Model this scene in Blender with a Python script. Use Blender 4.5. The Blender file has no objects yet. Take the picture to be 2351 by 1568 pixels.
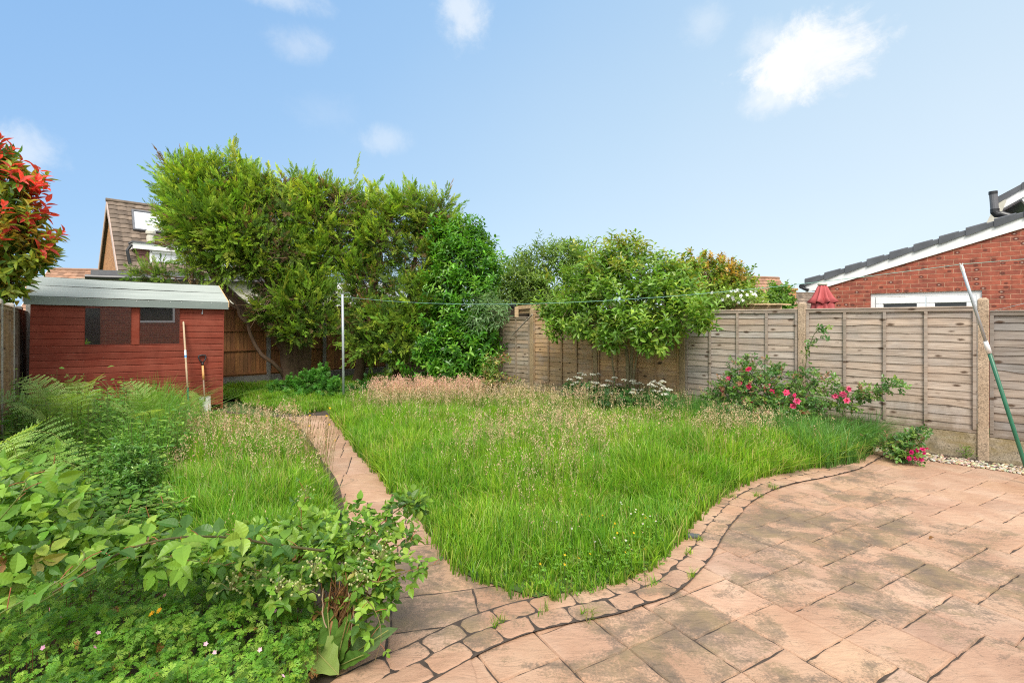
import bpy, math, random
import numpy as np
from mathutils import Matrix, Vector
random.seed(7)
RNG = np.random.default_rng(11)
SC = bpy.context.scene
COL = SC.collection
PI = math.pi
CAMZ = 1.67
F, U0, V0 = 1150.0, 1175.5, 738.0      # lens and horizon of the picture the distances were measured on

def gp(u, v, z=0.0):
    """ground point seen at (u, v)"""
    Y = F*(CAMZ-z)/(v-V0)
    return np.array([(u-U0)/F*Y, Y, z])
def at(u, v, Y):
    return np.array([(u-U0)/F*Y, Y, CAMZ-(v-V0)/F*Y])
def hit(u, v, p0, n):
    d = np.array([(u-U0)/F, 1.0, -(v-V0)/F]); o = np.array([0, 0, CAMZ])
    t = np.dot(np.asarray(p0)-o, n)/np.dot(d, n)
    return o+d*t

# ------------------------------------------------------------------ objects
def tag(o, label=None, cat=None, group=None, kind=None):
    if label: o['label'] = label
    if cat: o['category'] = cat
    if group: o['group'] = group
    if kind: o['kind'] = kind
    return o
def empty(name, loc=(0, 0, 0), rz=0.0, label=None, cat=None, group=None, ry=0.0):
    o = bpy.data.objects.new(name, None); COL.objects.link(o)
    o.empty_display_size = 0.1
    o.location = loc; o.rotation_euler = (0, ry, rz)
    return tag(o, label, cat, group)
def link(me, name, m, parent=None, local=False):
    o = bpy.data.objects.new(name, me); COL.objects.link(o)
    if m is not None: me.materials.append(m)
    if parent is not None:
        o.parent = parent
        if not local:
            top = parent.matrix_basis.copy(); q = parent
            M_ = parent.matrix_basis.copy()
            while q.parent is not None:
                M_ = q.parent.matrix_basis @ q.matrix_parent_inverse @ M_
                q = q.parent
            o.matrix_parent_inverse = M_.inverted()
    return o
def npmesh(name, V, faces, m, parent=None, local=False, col=None, smooth=False, extra=None):
    """V (N,3); faces: list of (F,k) index arrays"""
    me = bpy.data.meshes.new(name)
    V = np.asarray(V, dtype=np.float32)
    faces = [np.asarray(f, dtype=np.int32) for f in faces if len(f)]
    nl = sum(f.size for f in faces); nf = sum(len(f) for f in faces)
    me.vertices.add(len(V)); me.vertices.foreach_set('co', V.ravel())
    me.loops.add(nl); me.loops.foreach_set('vertex_index', np.concatenate([f.ravel() for f in faces]))
    tot = np.concatenate([np.full(len(f), f.shape[1], dtype=np.int32) for f in faces])
    st = np.concatenate([[0], np.cumsum(tot)[:-1]]).astype(np.int32)
    me.polygons.add(nf); me.polygons.foreach_set('loop_start', st); me.polygons.foreach_set('loop_total', tot)
    me.polygons.foreach_set('use_smooth', np.full(nf, bool(smooth)))
    me.update(calc_edges=True)
    if col is not None:
        a = me.attributes.new('col', 'FLOAT_COLOR', 'POINT')
        c = np.ones((len(V), 4), dtype=np.float32); c[:, :3] = col
        a.data.foreach_set('color', c.ravel())
    return link(me, name, m, parent, local)

class MB:
    """collects shapes; build() links them as ONE mesh"""
    def __init__(s): s.v = []; s.f = []; s.c = []; s.col = (1, 1, 1)
    def add(s, vs, fs):
        b = len(s.v)
        s.v += [tuple(map(float, p)) for p in vs]; s.f += [tuple(b+i for i in f) for f in fs]
        s.c += [s.col]*len(vs)
        return s
    def box(s, a, b, M_=None):
        (x0, y0, z0), (x1, y1, z1) = a, b
        vs = [(x0,y0,z0),(x1,y0,z0),(x1,y1,z0),(x0,y1,z0),(x0,y0,z1),(x1,y0,z1),(x1,y1,z1),(x0,y1,z1)]
        if M_ is not None: vs = [M_ @ Vector(p) for p in vs]
        return s.add(vs, [(0,3,2,1),(4,5,6,7),(0,1,5,4),(1,2,6,5),(2,3,7,6),(3,0,4,7)])
    def bbox(s, a, b, r=0.004):
        """box with chamfered edges"""
        a = np.array(a, float); b = np.array(b, float)
        r = min(r, *(abs(b-a)*0.45))
        vs = []; 
        for z, ins in ((a[2], r), (a[2]+r, 0), (b[2]-r, 0), (b[2], r)):
            x0, x1, y0, y1 = a[0]+ins, b[0]-ins, a[1]+ins, b[1]-ins
            k = r*0.9 if ins == 0 else 0.3*r
            vs += [(x0+k,y0,z),(x1-k,y0,z),(x1,y0+k,z),(x1,y1-k,z),(x1-k,y1,z),(x0+k,y1,z),(x0,y1-k,z),(x0,y0+k,z)]
        fs = [tuple(range(7, -1, -1)), tuple(range(24, 32))]
        for l in range(3):
            for i in range(8):
                j = (i+1) % 8
                fs.append((l*8+i, l*8+j, l*8+8+j, l*8+8+i))
        return s.add(vs, fs)
    def tube(s, pts, rad, n=8, cap=True):
        P = [Vector(p) for p in pts]; k = len(P)
        if not hasattr(rad, '__len__'): rad = [rad]*k
        vs = []; fs = []
        ref = None
        for i in range(k):
            t = (P[min(i+1, k-1)]-P[max(i-1, 0)]).normalized()
            if ref is None:
                ref = t.orthogonal().normalized()
            else:
                ref = (ref - t*ref.dot(t)).normalized()
            b = t.cross(ref)
            for j in range(n):
                a = 2*PI*j/n
                vs.append(P[i]+(ref*math.cos(a)+b*math.sin(a))*rad[i])
        for i in range(k-1):
            for j in range(n):
                q = (j+1) % n
                fs.append((i*n+j, i*n+q, i*n+n+q, i*n+n+j))
        if cap:
            fs.append(tuple(range(n-1, -1, -1))); fs.append(tuple((k-1)*n+j for j in range(n)))
        return s.add(vs, fs)
    def lathe(s, prof, c=(0, 0, 0), n=16):
        vs = []; fs = []; k = len(prof)
        for r, z in prof:
            for j in range(n):
                a = 2*PI*j/n; vs.append((c[0]+r*math.cos(a), c[1]+r*math.sin(a), c[2]+z))
        for i in range(k-1):
            for j in range(n):
                q = (j+1) % n
                fs.append((i*n+j, i*n+q, i*n+n+q, i*n+n+j))
        fs.append(tuple(range(n-1, -1, -1))); fs.append(tuple((k-1)*n+j for j in range(n)))
        return s.add(vs, fs)
    def build(s, name, m, parent=None, local=False, smooth=False):
        me = bpy.data.meshes.new(name)
        me.from_pydata(s.v, [], s.f); me.update()
        a = me.attributes.new('col', 'FLOAT_COLOR', 'POINT')
        c = np.ones((len(s.v), 4), dtype=np.float32); c[:, :3] = np.array(s.c)
        a.data.foreach_set('color', c.ravel())
        if smooth: me.polygons.foreach_set('use_smooth', np.ones(len(me.polygons), bool))
        return link(me, name, m, parent, local)

# ------------------------------------------------------------------ materials
class NT:
    def __init__(s, name):
        s.m = bpy.data.materials.new(name); s.m.use_nodes = True
        s.t = s.m.node_tree; s.n = s.t.nodes; s.b = s.n['Principled BSDF']; s.out = s.n['Material Output']
    def node(s, typ, **kw):
        x = s.n.new(typ)
        for k, v in kw.items():
            if k.startswith('i_'):
                key = k[2:]
                key = int(key) if key.isdigit() else key.replace('_', ' ')
                x.inputs[key].default_value = v
            else: setattr(x, k, v)
        return x
    def l(s, a, b): s.t.links.new(a, b)
    def coord(s, scale=(1, 1, 1), kind='Object', rot=(0, 0, 0)):
        c = s.node('ShaderNodeTexCoord'); mp = s.node('ShaderNodeMapping')
        mp.inputs['Scale'].default_value = scale; mp.inputs['Rotation'].default_value = rot
        s.l(c.outputs[kind], mp.inputs['Vector']); return mp.outputs['Vector']
    def noise(s, vec, scale, detail=4, rough=0.55, dist=0.0):
        x = s.node('ShaderNodeTexNoise'); x.inputs['Scale'].default_value = scale
        x.inputs['Detail'].default_value = detail; x.inputs['Roughness'].default_value = rough; x.inputs['Distortion'].default_value = dist
        if vec is not None: s.l(vec, x.inputs['Vector'])
        return x.outputs['Fac']
    def ramp(s, fac, stops):
        r = s.node('ShaderNodeValToRGB'); e = r.color_ramp.elements
        while len(e) < len(stops): e.new(0.5)
        for i, (p, c) in enumerate(stops):
            e[i].position = p
            e[i].color = (c, c, c, 1) if not hasattr(c, '__len__') else (*c[:3], 1)
        s.l(fac, r.inputs['Fac']); return r.outputs['Color']
    def mix(s, fac, a, b, mode='MIX'):
        x = s.node('ShaderNodeMix'); x.data_type = 'RGBA'; x.blend_type = mode
        for sock, val in ((x.inputs[0], fac), (x.inputs[6], a), (x.inputs[7], b)):
            if isinstance(val, (int, float)): sock.default_value = val
            elif isinstance(val, tuple): sock.default_value = (*val[:3], 1)
            else: s.l(val, sock)
        return x.outputs[2]
    def math(s, op, a, b=0.0, c=None, clamp=False):
        x = s.node('ShaderNodeMath'); x.operation = op; x.use_clamp = clamp
        for i, val in enumerate((a, b, c)):
            if val is None: continue
            if isinstance(val, (int, float)): x.inputs[i].default_value = val
            else: s.l(val, x.inputs[i])
        return x.outputs[0]
    def attr(s, name='col'):
        x = s.node('ShaderNodeAttribute'); x.attribute_name = name; return x.outputs['Color']
    def bump(s, h, strength=0.3, dist=0.01):
        x = s.node('ShaderNodeBump'); x.inputs['Strength'].default_value = strength; x.inputs['Distance'].default_value = dist
        s.l(h, x.inputs['Height']); s.l(x.outputs['Normal'], s.b.inputs['Normal']); return x
    def base(s, c):
        if isinstance(c, tuple): s.b.inputs['Base Color'].default_value = (*c[:3], 1)
        else: s.l(c, s.b.inputs['Base Color'])
    def rough(s, r):
        if isinstance(r, (int, float)): s.b.inputs['Roughness'].default_value = r
        else: s.l(r, s.b.inputs['Roughness'])

def plain(name, c, rough=0.6, metal=0.0, var=0.15, scale=9.0, bump=0.0, stretch=(1, 1, 1)):
    t = NT(name); v = t.coord(stretch)
    n = t.noise(v, scale, 5)
    d = tuple(x*(1-var) for x in c); u = tuple(min(1, x*(1+var)) for x in c)
    t.base(t.mix(t.attr(), (0, 0, 0), t.ramp(n, [(0.3, d), (0.7, u)]), 'MIX') if False else t.mix(1.0, t.ramp(n, [(0.3, d), (0.7, u)]), t.attr(), 'MULTIPLY'))
    t.rough(rough); t.b.inputs['Metallic'].default_value = metal
    if bump: t.bump(t.noise(v, scale*6, 4), bump, 0.004)
    return t.m
def leafmat(name, rough=0.45, trans=0.35, spec=0.4, twarm=(1.25, 1.15, 0.55), veins=False, gain=1.0):
    t = NT(name); c = t.attr()
    v = t.coord()
    n = t.noise(v, 6.0, 3)
    cc = t.mix(1.0, c, t.ramp(n, [(0.3, 0.78*gain), (0.7, 1.2*gain)]), 'MULTIPLY')
    t.base(cc); t.rough(rough); t.b.inputs['Specular IOR Level'].default_value = spec
    tr = t.node('ShaderNodeBsdfTranslucent')
    t.l(t.mix(1.0, cc, twarm, 'MULTIPLY'), tr.inputs['Color'])
    mx = t.node('ShaderNodeMixShader'); mx.inputs[0].default_value = trans
    t.l(t.b.outputs[0], mx.inputs[1]); t.l(tr.outputs[0], mx.inputs[2]); t.l(mx.outputs[0], t.out.inputs['Surface'])
    if veins: t.bump(t.noise(t.coord((1, 1, 1)), 90, 2), 0.25, 0.004)
    return t.m

# weathered timber of the lap fence: long grain along x, knots, grey silvering; 'col' carries each board's own tone
def m_fence():
    t = NT('weathered_timber')
    v = t.coord((1.3, 8, 26)); g = t.noise(v, 2.6, 8, 0.62, 0.6)
    c = t.ramp(g, [(0.25, (0.155, 0.12, 0.092)), (0.45, (0.275, 0.225, 0.18)), (0.62, (0.36, 0.305, 0.25)), (0.8, (0.44, 0.385, 0.33))])
    n2 = t.noise(t.coord((0.8, 1, 2.2)), 2.0, 5)
    c = t.mix(t.ramp(n2, [(0.35, 0.0), (0.7, 0.75)]), c, t.mix(1.0, c, (0.80, 0.86, 0.92), 'MULTIPLY'))
    c = t.mix(1.0, c, t.attr(), 'MULTIPLY')
    vo = t.node('ShaderNodeTexVoronoi'); vo.inputs['Scale'].default_value = 1.0; vo.inputs['Randomness'].default_value = 1.0
    t.l(t.coord((4.2, 0.01, 9.8)), vo.inputs['Vector'])
    nz = t.noise(t.coord((30, 5, 60)), 1.0, 3)
    kd = t.math('ADD', vo.outputs['Distance'], t.math('MULTIPLY', nz, 0.14))
    sz = t.node('ShaderNodeSeparateXYZ'); t.l(t.coord(), sz.inputs[0])
    foot = t.math('ADD', t.math('MULTIPLY', sz.outputs['Z'], -0.55), t.noise(t.coord((2.2, 1, 0.7)), 2.6, 6, 0.7))
    c = t.mix(t.ramp(foot, [(0.15, 0.0), (0.42, 0.6)]), c, (0.145, 0.105, 0.065))
    alg = t.noise(t.coord((1.1, 1, 0.55)), 2.1, 7, 0.72); c = t.mix(t.ramp(alg, [(0.55, 0.0), (0.75, 0.45)]), c, (0.18, 0.165, 0.115))
    blu = t.noise(t.coord((0.9, 1, 1.6)), 3.1, 5, 0.6); c = t.mix(t.ramp(blu, [(0.5, 0.0), (0.75, 0.5)]), c, (0.30, 0.28, 0.27))
    k = t.ramp(kd, [(0.19, 0.9), (0.29, 0.0)])
    c = t.mix(k, c, (0.07, 0.042, 0.025))
    t.base(c); t.rough(0.85); t.b.inputs['Specular IOR Level'].default_value = 0.2
    t.bump(g, 0.45, 0.004)
    return t.m
def m_closeboard():
    t = NT('orange_stained_boards')
    g = t.noise(t.coord((22, 6, 1.0)), 2.5, 7, 0.6, 0.5)
    c = t.ramp(g, [(0.25, (0.12, 0.045, 0.015)), (0.5, (0.30, 0.125, 0.04)), (0.75, (0.40, 0.19, 0.07))])
    n2 = t.noise(t.coord((1, 1, 1)), 2.2, 4)
    c = t.mix(t.ramp(n2, [(0.45, 0.0), (0.75, 0.55)]), c, (0.11, 0.055, 0.025))
    c = t.mix(1.0, c, t.attr(), 'MULTIPLY')
    t.base(c); t.rough(0.75); t.bump(g, 0.4, 0.004)
    return t.m
def m_concrete(name, c1, c2, moss=0.0, agg=True):
    t = NT(name); v = t.coord()
    n = t.noise(v, 3.0, 6, 0.65)
    c = t.ramp(n, [(0.3, c1), (0.7, c2)])
    if agg:
        vo = t.node('ShaderNodeTexVoronoi'); vo.inputs['Scale'].default_value = 95; t.l(v, vo.inputs['Vector'])
        sp = t.ramp(vo.outputs['Color'], [(0.2, 0.55), (0.5, 1.0), (0.85, 1.3)])
        c = t.mix(0.75, c, t.mix(1.0, c, sp, 'MULTIPLY'))
        hole = t.ramp(t.noise(v, 48, 2), [(0.30, 0.8), (0.36, 0.0)])
        c = t.mix(hole, c, (0.07, 0.05, 0.035))
    if moss:
        mk = t.ramp(t.noise(t.coord((1, 1, 2.2)), 1.7, 7, 0.7), [(0.42, 0.0), (0.66, moss)])
        c = t.mix(mk, c, (0.22, 0.155, 0.035))
        mk2 = t.ramp(t.noise(t.coord((1.3, 1, 1.6)), 2.9, 7, 0.75), [(0.5, 0.0), (0.7, 0.7)])
        c = t.mix(mk2, c, (0.10, 0.085, 0.05))
    c = t.mix(1.0, c, t.attr(), 'MULTIPLY')
    t.base(c); t.rough(0.9); t.bump(t.noise(v, 70, 4, 0.7), 0.5, 0.004)
    return t.m
def m_brick(name, c1, c2, mortar, scale=1.0, spots=True, axis='xz'):
    t = NT(name)
    tc = t.node('ShaderNodeTexCoord'); sep = t.node('ShaderNodeSeparateXYZ'); t.l(tc.outputs['Object'], sep.inputs[0])
    cb = t.node('ShaderNodeCombineXYZ')
    t.l(sep.outputs['X' if axis == 'xz' else 'Y'], cb.inputs['X']); t.l(sep.outputs['Z'], cb.inputs['Y'])
    br = t.node('ShaderNodeTexBrick'); br.offset = 0.5
    br.inputs['Scale'].default_value = 1.0; br.inputs['Brick Width'].default_value = 0.225*scale
    br.inputs['Row Height'].default_value = 0.075*scale; br.inputs['Mortar Size'].default_value = 0.006*scale
    br.inputs['Mortar Smooth'].default_value = 0.3; br.inputs['Bias'].default_value = -0.1
    br.inputs['Color1'].default_value = (*c1, 1); br.inputs['Color2'].default_value = (*c2, 1); br.inputs['Mortar'].default_value = (*mortar, 1)
    nz = t.node('ShaderNodeTexNoise'); nz.inputs['Scale'].default_value = 14; nz.inputs['Detail'].default_value = 4; t.l(cb.outputs[0], nz.inputs['Vector'])
    sub = t.node('ShaderNodeVectorMath', operation='SUBTRACT'); t.l(nz.outputs['Color'], sub.inputs[0]); sub.inputs[1].default_value = (0.5, 0.5, 0.5)
    scl = t.node('ShaderNodeVectorMath', operation='SCALE'); t.l(sub.outputs[0], scl.inputs[0]); scl.inputs['Scale'].default_value = 0.012
    add = t.node('ShaderNodeVectorMath', operation='ADD'); t.l(cb.outputs[0], add.inputs[0]); t.l(scl.outputs[0], add.inputs[1])
    t.l(add.outputs[0], br.inputs['Vector'])
    c = br.outputs['Color']
    var = t.noise(cb.outputs[0], 9, 5, 0.7)
    c = t.mix(1.0, c, t.ramp(var, [(0.3, 0.62), (0.5, 1.0), (0.72, 1.3)]), 'MULTIPLY')
    if spots:      # pale inclusions and fired-dark patches in the middle of bricks
        mp = t.node('ShaderNodeMapping'); mp.inputs['Scale'].default_value = (8.88, 13.33, 1); t.l(cb.outputs[0], mp.inputs['Vector'])
        vo = t.node('ShaderNodeTexVoronoi'); vo.inputs['Scale'].default_value = 1.0; vo.inputs['Randomness'].default_value = 0.55; t.l(mp.outputs[0], vo.inputs['Vector'])
        pick = t.ramp(vo.outputs['Color'], [(0.52, 0.0), (0.56, 1.0)])
        ring = t.ramp(vo.outputs['Distance'], [(0.30, 0.8), (0.38, 0.0)])
        c = t.mix(t.math('MULTIPLY', ring, pick), c, (0.10, 0.028, 0.018))
        dot = t.ramp(vo.outputs['Distance'], [(0.10, 0.85), (0.17, 0.0)])
        c = t.mix(t.math('MULTIPLY', dot, pick), c, (0.50, 0.36, 0.29))
    c = t.mix(1.0, c, t.attr(), 'MULTIPLY')
    t.base(c); t.rough(0.85)
    h = t.math('ADD', t.math('MULTIPLY', br.outputs['Fac'], -1.0), t.math('MULTIPLY', var, 0.4))
    t.bump(h, 0.6, 0.006)
    return t.m

M_FENCE = m_fence(); M_CLOSE = m_closeboard()
M_POST = m_concrete('post_concrete', (0.30, 0.215, 0.14), (0.43, 0.33, 0.235))
M_GRAVELB = m_concrete('gravel_board_concrete', (0.27, 0.22, 0.15), (0.40, 0.33, 0.24), moss=0.85)
M_GREYCON = m_concrete('grey_concrete', (0.22, 0.205, 0.18), (0.36, 0.34, 0.31))
M_BRICK = m_brick('red_brick', (0.36, 0.092, 0.052), (0.25, 0.066, 0.042), (0.42, 0.215, 0.135))
M_BRICKO = m_brick('orange_brick', (0.45, 0.21, 0.08), (0.36, 0.15, 0.06), (0.42, 0.29, 0.18), 1.0, False)
M_WHITE = plain('white_upvc', (0.80, 0.80, 0.79), 0.35, var=0.03)
M_CREAM = plain('cream_gutter', (0.55, 0.52, 0.43), 0.5, var=0.1)
M_GLASS = plain('dark_glass', (0.03, 0.035, 0.035), 0.06, var=0.3, scale=2)
M_BLACK = plain('black_plastic', (0.02, 0.02, 0.022), 0.4, var=0.2)
M_GREYPLAS = plain('grey_plastic', (0.13, 0.13, 0.14), 0.5, var=0.15)
M_SLATE = plain('dark_roof_tile', (0.085, 0.09, 0.10), 0.65, var=0.25, scale=5, bump=0.15)
M_GALV = plain('galvanised_steel', (0.42, 0.46, 0.49), 0.42, 0.35, var=0.12, scale=4)
M_TIMBER = plain('pale_timber', (0.52, 0.37, 0.21), 0.7, var=0.25, scale=3, stretch=(1, 8, 8), bump=0.2)
# ------------------------------------------------------------------ camera, light, sky
cd_ = bpy.data.cameras.new('camera'); cam = bpy.data.objects.new('camera', cd_); COL.objects.link(cam)
cam.location = (0, 0, CAMZ); cam.rotation_euler = (math.radians(90), 0, 0)
cd_.sensor_width = 36; cd_.lens = F/2351*36
cd_.shift_y = -(784-V0)/2351; cd_.clip_start = 0.05; cd_.clip_end = 2000
SC.camera = cam
SUN_DIR = Vector((-0.03, -0.64, 0.80)).normalized()
SUN_EL = math.asin(SUN_DIR.z)
sd = bpy.data.lights.new('sun', 'SUN'); sun = bpy.data.objects.new('sun', sd); COL.objects.link(sun)
sd.energy = 2.75; sd.angle = math.radians(22); sd.color = (1.0, 0.945, 0.86)
sun.rotation_euler = (-SUN_DIR).to_track_quat('-Z', 'Y').to_euler(); sun.location = (0, -5, 30)
wd = bpy.data.worlds.new('World'); SC.world = wd; wd.use_nodes = True
def build_world():
    nt = wd.node_tree; N = nt.nodes; L = nt.links; bg = N['Background']
    sky = N.new('ShaderNodeTexSky'); sky.sky_type = 'NISHITA'; sky.sun_disc = False
    sky.sun_elevation = SUN_EL; sky.sun_rotation = math.atan2(SUN_DIR.x, SUN_DIR.y)
    sky.air_density = 1.0; sky.dust_density = 0.6; sky.ozone_density = 1.2; sky.altitude = 50
    tc = N.new('ShaderNodeTexCoord'); D = tc.outputs['Generated']
    def mth(op, a, b=None, clamp=False):
        x = N.new('ShaderNodeMath'); x.operation = op; x.use_clamp = clamp
        for i, v in enumerate((a, b)):
            if v is None: continue
            if isinstance(v, (int, float)): x.inputs[i].default_value = v
            else: L.new(v, x.inputs[i])
        return x.outputs[0]
    def noise(scale, det, rough, dist=0.0, st=(1, 1, 1)):
        mp = N.new('ShaderNodeMapping'); mp.inputs['Scale'].default_value = st; L.new(D, mp.inputs['Vector'])
        x = N.new('ShaderNodeTexNoise'); x.inputs['Scale'].default_value = scale; x.inputs['Detail'].default_value = det
        x.inputs['Roughness'].default_value = rough; x.inputs['Distortion'].default_value = dist
        L.new(mp.outputs[0], x.inputs['Vector']); return x.outputs['Fac']
    def sstep(v, a, b):
        r = N.new('ShaderNodeMapRange'); r.interpolation_type = 'SMOOTHSTEP'; r.inputs['From Min'].default_value = a; r.inputs['From Max'].default_value = b
        L.new(v, r.inputs['Value']); return r.outputs['Result']
    def mixc(f, a, b):
        x = N.new('ShaderNodeMix'); x.data_type = 'RGBA'
        for s_, v in ((x.inputs[0], f), (x.inputs[6], a), (x.inputs[7], b)):
            if isinstance(v, (int, float)): s_.default_value = v
            elif isinstance(v, tuple): s_.default_value = (*v, 1)
            else: L.new(v, s_)
        return x.outputs[2]
    n1 = noise(8.0, 12, 0.68, 0.4); n2 = noise(21.0, 8, 0.7, 0.3)
    nn = mth('ADD', mth('MULTIPLY', mth('SUBTRACT', n1, 0.5), 2.0), mth('MULTIPLY', mth('SUBTRACT', n2, 0.5), 1.2))
    total = None
    #      u,   v,   ru,  rv, density
    for (u, v, ru, rv, dn) in ((1865, 135, 150, 92, 0.95), (1780, 215, 70, 50, 0.6), (1760, 100, 60, 50, 0.5), (1620, 60, 50, 50, 0.25), (680, 110, 85, 50, 0.32), (1070, 40, 62, 75, 0.55), (640, -5, 110, 30, 0.35), (880, 325, 62, 32, 0.30), (35, 350, 80, 65, 0.45), (740, 250, 80, 50, 0.10),
                               (3100, 200, 420, 200, 0.7), (-700, 200, 300, 160, 0.7), (1200, -500, 500, 260, 0.8), (300, -700, 400, 200, 0.6), (2300, -900, 600, 300, 0.8)):
        c = Vector(((u-U0)/F, 1.0, -(v-V0)/F)); ln = c.length; c.normalize()
        rt = Vector((c.y, -c.x, 0)).normalized(); up = rt.cross(c)
        def dot(ax, k):
            x = N.new('ShaderNodeVectorMath'); x.operation = 'DOT_PRODUCT'; L.new(D, x.inputs[0]); x.inputs[1].default_value = ax*k; return x.outputs['Value']
        px = mth('SUBTRACT', dot(rt, ln*F/ru), 0.0); py = dot(up, ln*F/rv)
        r = mth('SQRT', mth('ADD', mth('MULTIPLY', px, px), mth('MULTIPLY', py, py)))
        front = mth('GREATER_THAN', dot(c, 1.0), 0.3)
        m = mth('MULTIPLY', sstep(mth('ADD', r, mth('MULTIPLY', nn, -1.0)), 1.2 if dn < 0.9 else 1.15, 0.0 if dn < 0.9 else 0.35), front)
        m = mth('MULTIPLY', m, dn)
        total = m if total is None else mth('MAXIMUM', total, m)
    # thin high veil: thicker low down and towards the right
    sep = N.new('ShaderNodeSeparateXYZ'); L.new(D, sep.inputs[0])
    veil = mth('ADD', mth('MULTIPLY', mth('SUBTRACT', 1.0, sep.outputs['Z']), 0.75), mth('MULTIPLY', sep.outputs['X'], 0.45))
    veil = mth('ADD', veil, mth('MULTIPLY', mth('SUBTRACT', noise(1.6, 4, 0.5), 0.5), 0.12))
    cr = N.new('ShaderNodeValToRGB'); L.new(veil, cr.inputs['Fac']); e = cr.color_ramp.elements
    while len(e) < 4: e.new(0.5)
    for i, (p, c) in enumerate(SKY['ramp']): e[i].position = p; e[i].color = (c[0]/8, c[1]/8, c[2]/8, 1)
    sc8 = N.new('ShaderNodeVectorMath'); sc8.operation = 'SCALE'; L.new(cr.outputs['Color'], sc8.inputs[0]); sc8.inputs['Scale'].default_value = 8.0
    rgb = mixc(SKY['veil'], sky.outputs['Color'], sc8.outputs[0])
    rgb = mixc(total, rgb, mixc(sstep(n1, 0.35, 0.6), (4.55, 4.75, 5.0), SKY['cloud']))
    # bank of unseen cloud added overhead and behind the camera as soft fill light
    bk = mth('ADD', mth('MULTIPLY', sep.outputs['Y'], -0.72), mth('MULTIPLY', sep.outputs['Z'], 0.72))
    bk = sstep(mth('ADD', bk, mth('MULTIPLY', mth('SUBTRACT', noise(2.2, 6, 0.6), 0.5), 0.25)), 0.0, 0.30)
    rgb = mixc(mth('MULTIPLY', bk, 0.85), rgb, SKY['fill_bank'])
    L.new(rgb, bg.inputs['Color']); bg.inputs['Strength'].default_value = SKY['str']
SKY = dict(str=0.13, veil=0.88, ramp=((0.0, (1.15, 2.35, 4.3)), (0.33, (1.85, 3.05, 4.6)), (0.60, (2.8, 3.8, 4.75)), (0.92, (3.85, 4.5, 4.95))), cloud=(5.2, 5.25, 5.25), fill_bank=(7.6, 7.65, 7.65))
build_world()
SC.view_settings.view_transform = 'Standard'; SC.view_settings.look = 'None'
SC.view_settings.exposure = 0.65; SC.view_settings.gamma = 1.0
SC.render.engine = 'CYCLES'
SC.cycles.max_bounces = 8; SC.cycles.transparent_max_bounces = 8; SC.cycles.diffuse_bounces = 6; SC.cycles.glossy_bounces = 2; SC.cycles.transmission_bounces = 6
SC.cycles.use_adaptive_sampling = True
SC.cycles.use_denoising = False; SC.cycles.filter_width = 1.1; SC.cycles.adaptive_threshold = 0.008; SC.cycles.sample_clamp_indirect = 6.0

# ------------------------------------------------------------------ plan of the garden
RF0 = np.array([5.70, 6.06]); RFD = np.array([-0.718, 0.696])        # right fence: first post, direction
LF0 = np.array([-7.02, 7.0]); LFD = np.array([-0.669, 0.743])
CORNER = np.array([-3.82, 15.2]); BFD = np.array([-0.743, -0.669])

def smooth(pts, n):
    """resample a polyline evenly after Catmull-Rom smoothing"""
    P = np.array(pts, float); out = []
    Q = np.vstack([2*P[0]-P[1], P, 2*P[-1]-P[-2]])
    for i in range(1, len(Q)-2):
        p0, p1, p2, p3 = Q[i-1:i+3]
        for t in np.linspace(0, 1, 16, endpoint=False):
            out.append(0.5*((2*p1)+(-p0+p2)*t+(2*p0-5*p1+4*p2-p3)*t*t+(-p0+3*p1-3*p2+p3)*t**3))
    out.append(P[-1]); out = np.array(out)
    d = np.concatenate([[0], np.cumsum(np.linalg.norm(np.diff(out, axis=0), axis=1))])
    s = np.linspace(0, d[-1], n)
    return np.stack([np.interp(s, d, out[:, k]) for k in range(out.shape[1])], 1)
def gxy(u, v): return gp(u, v)[:2]
CURVE_A = smooth([gxy(*p) for p in ((868,1565.6),(964,1522.6),(1047,1478),(1125,1443),(1219,1413),(1328,1391),(1394,1378),(1454,1357),(1503,1341.6),(1540,1311.6),(1566,1287),(1589,1261),(1607,1234),(1631,1201),(1654,1177.5),(1678,1151.5),(1712,1130.7),(1745,1115),(1800,1099.6),(1862.6,1088.4),(1934,1071.5),(1964,1058.4),(2005,1036))], 240)
# carry the kerb on past the lower left corner of the picture
ext = CURVE_A[0]-CURVE_A[8]; ext /= np.linalg.norm(ext)
CURVE_A = smooth(np.vstack([[CURVE_A[0]+ext*1.0+np.array([0.05, -0.25])], [CURVE_A[0]+ext*0.5+np.array([0.02, -0.06])], CURVE_A[::6], [CURVE_A[-1]]]), 300)
def normals(P):
    T = np.gradient(P, axis=0); T /= np.linalg.norm(T, axis=1)[:, None]
    return np.stack([T[:, 1], -T[:, 0]], 1)     # to the right of travel: the patio side
NA = normals(CURVE_A)
EDGE_IN = CURVE_A-NA*0.135                      # lawn edge of the kerb
EDGE_OUT = CURVE_A+NA*0.145

PATH_R = smooth([gxy(*p) for p in ((1205,1370),(1165,1360),(1120,1345),(1068,1322),(1039,1291),(1011,1257),(990,1220.5),(966,1194),(946,1168),(904,1132),(883,1100.7),(862,1080),(836,1054),(818,1030),(792,996.5),(768.5,965.3),(772,952),(800,936))], 120)
PATH_L = smooth([gxy(*p) for p in ((750,1600),(777,1548),(823,1486),(842,1440),(838,1380),(828,1320),(815,1260),(800,1200),(787,1153),(781.5,1126.7),(771,1100.7),(757,1080),(742.5,1064),(732,1041),(693,986),(676,968),(640,958),(600,956))], 120)

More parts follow.
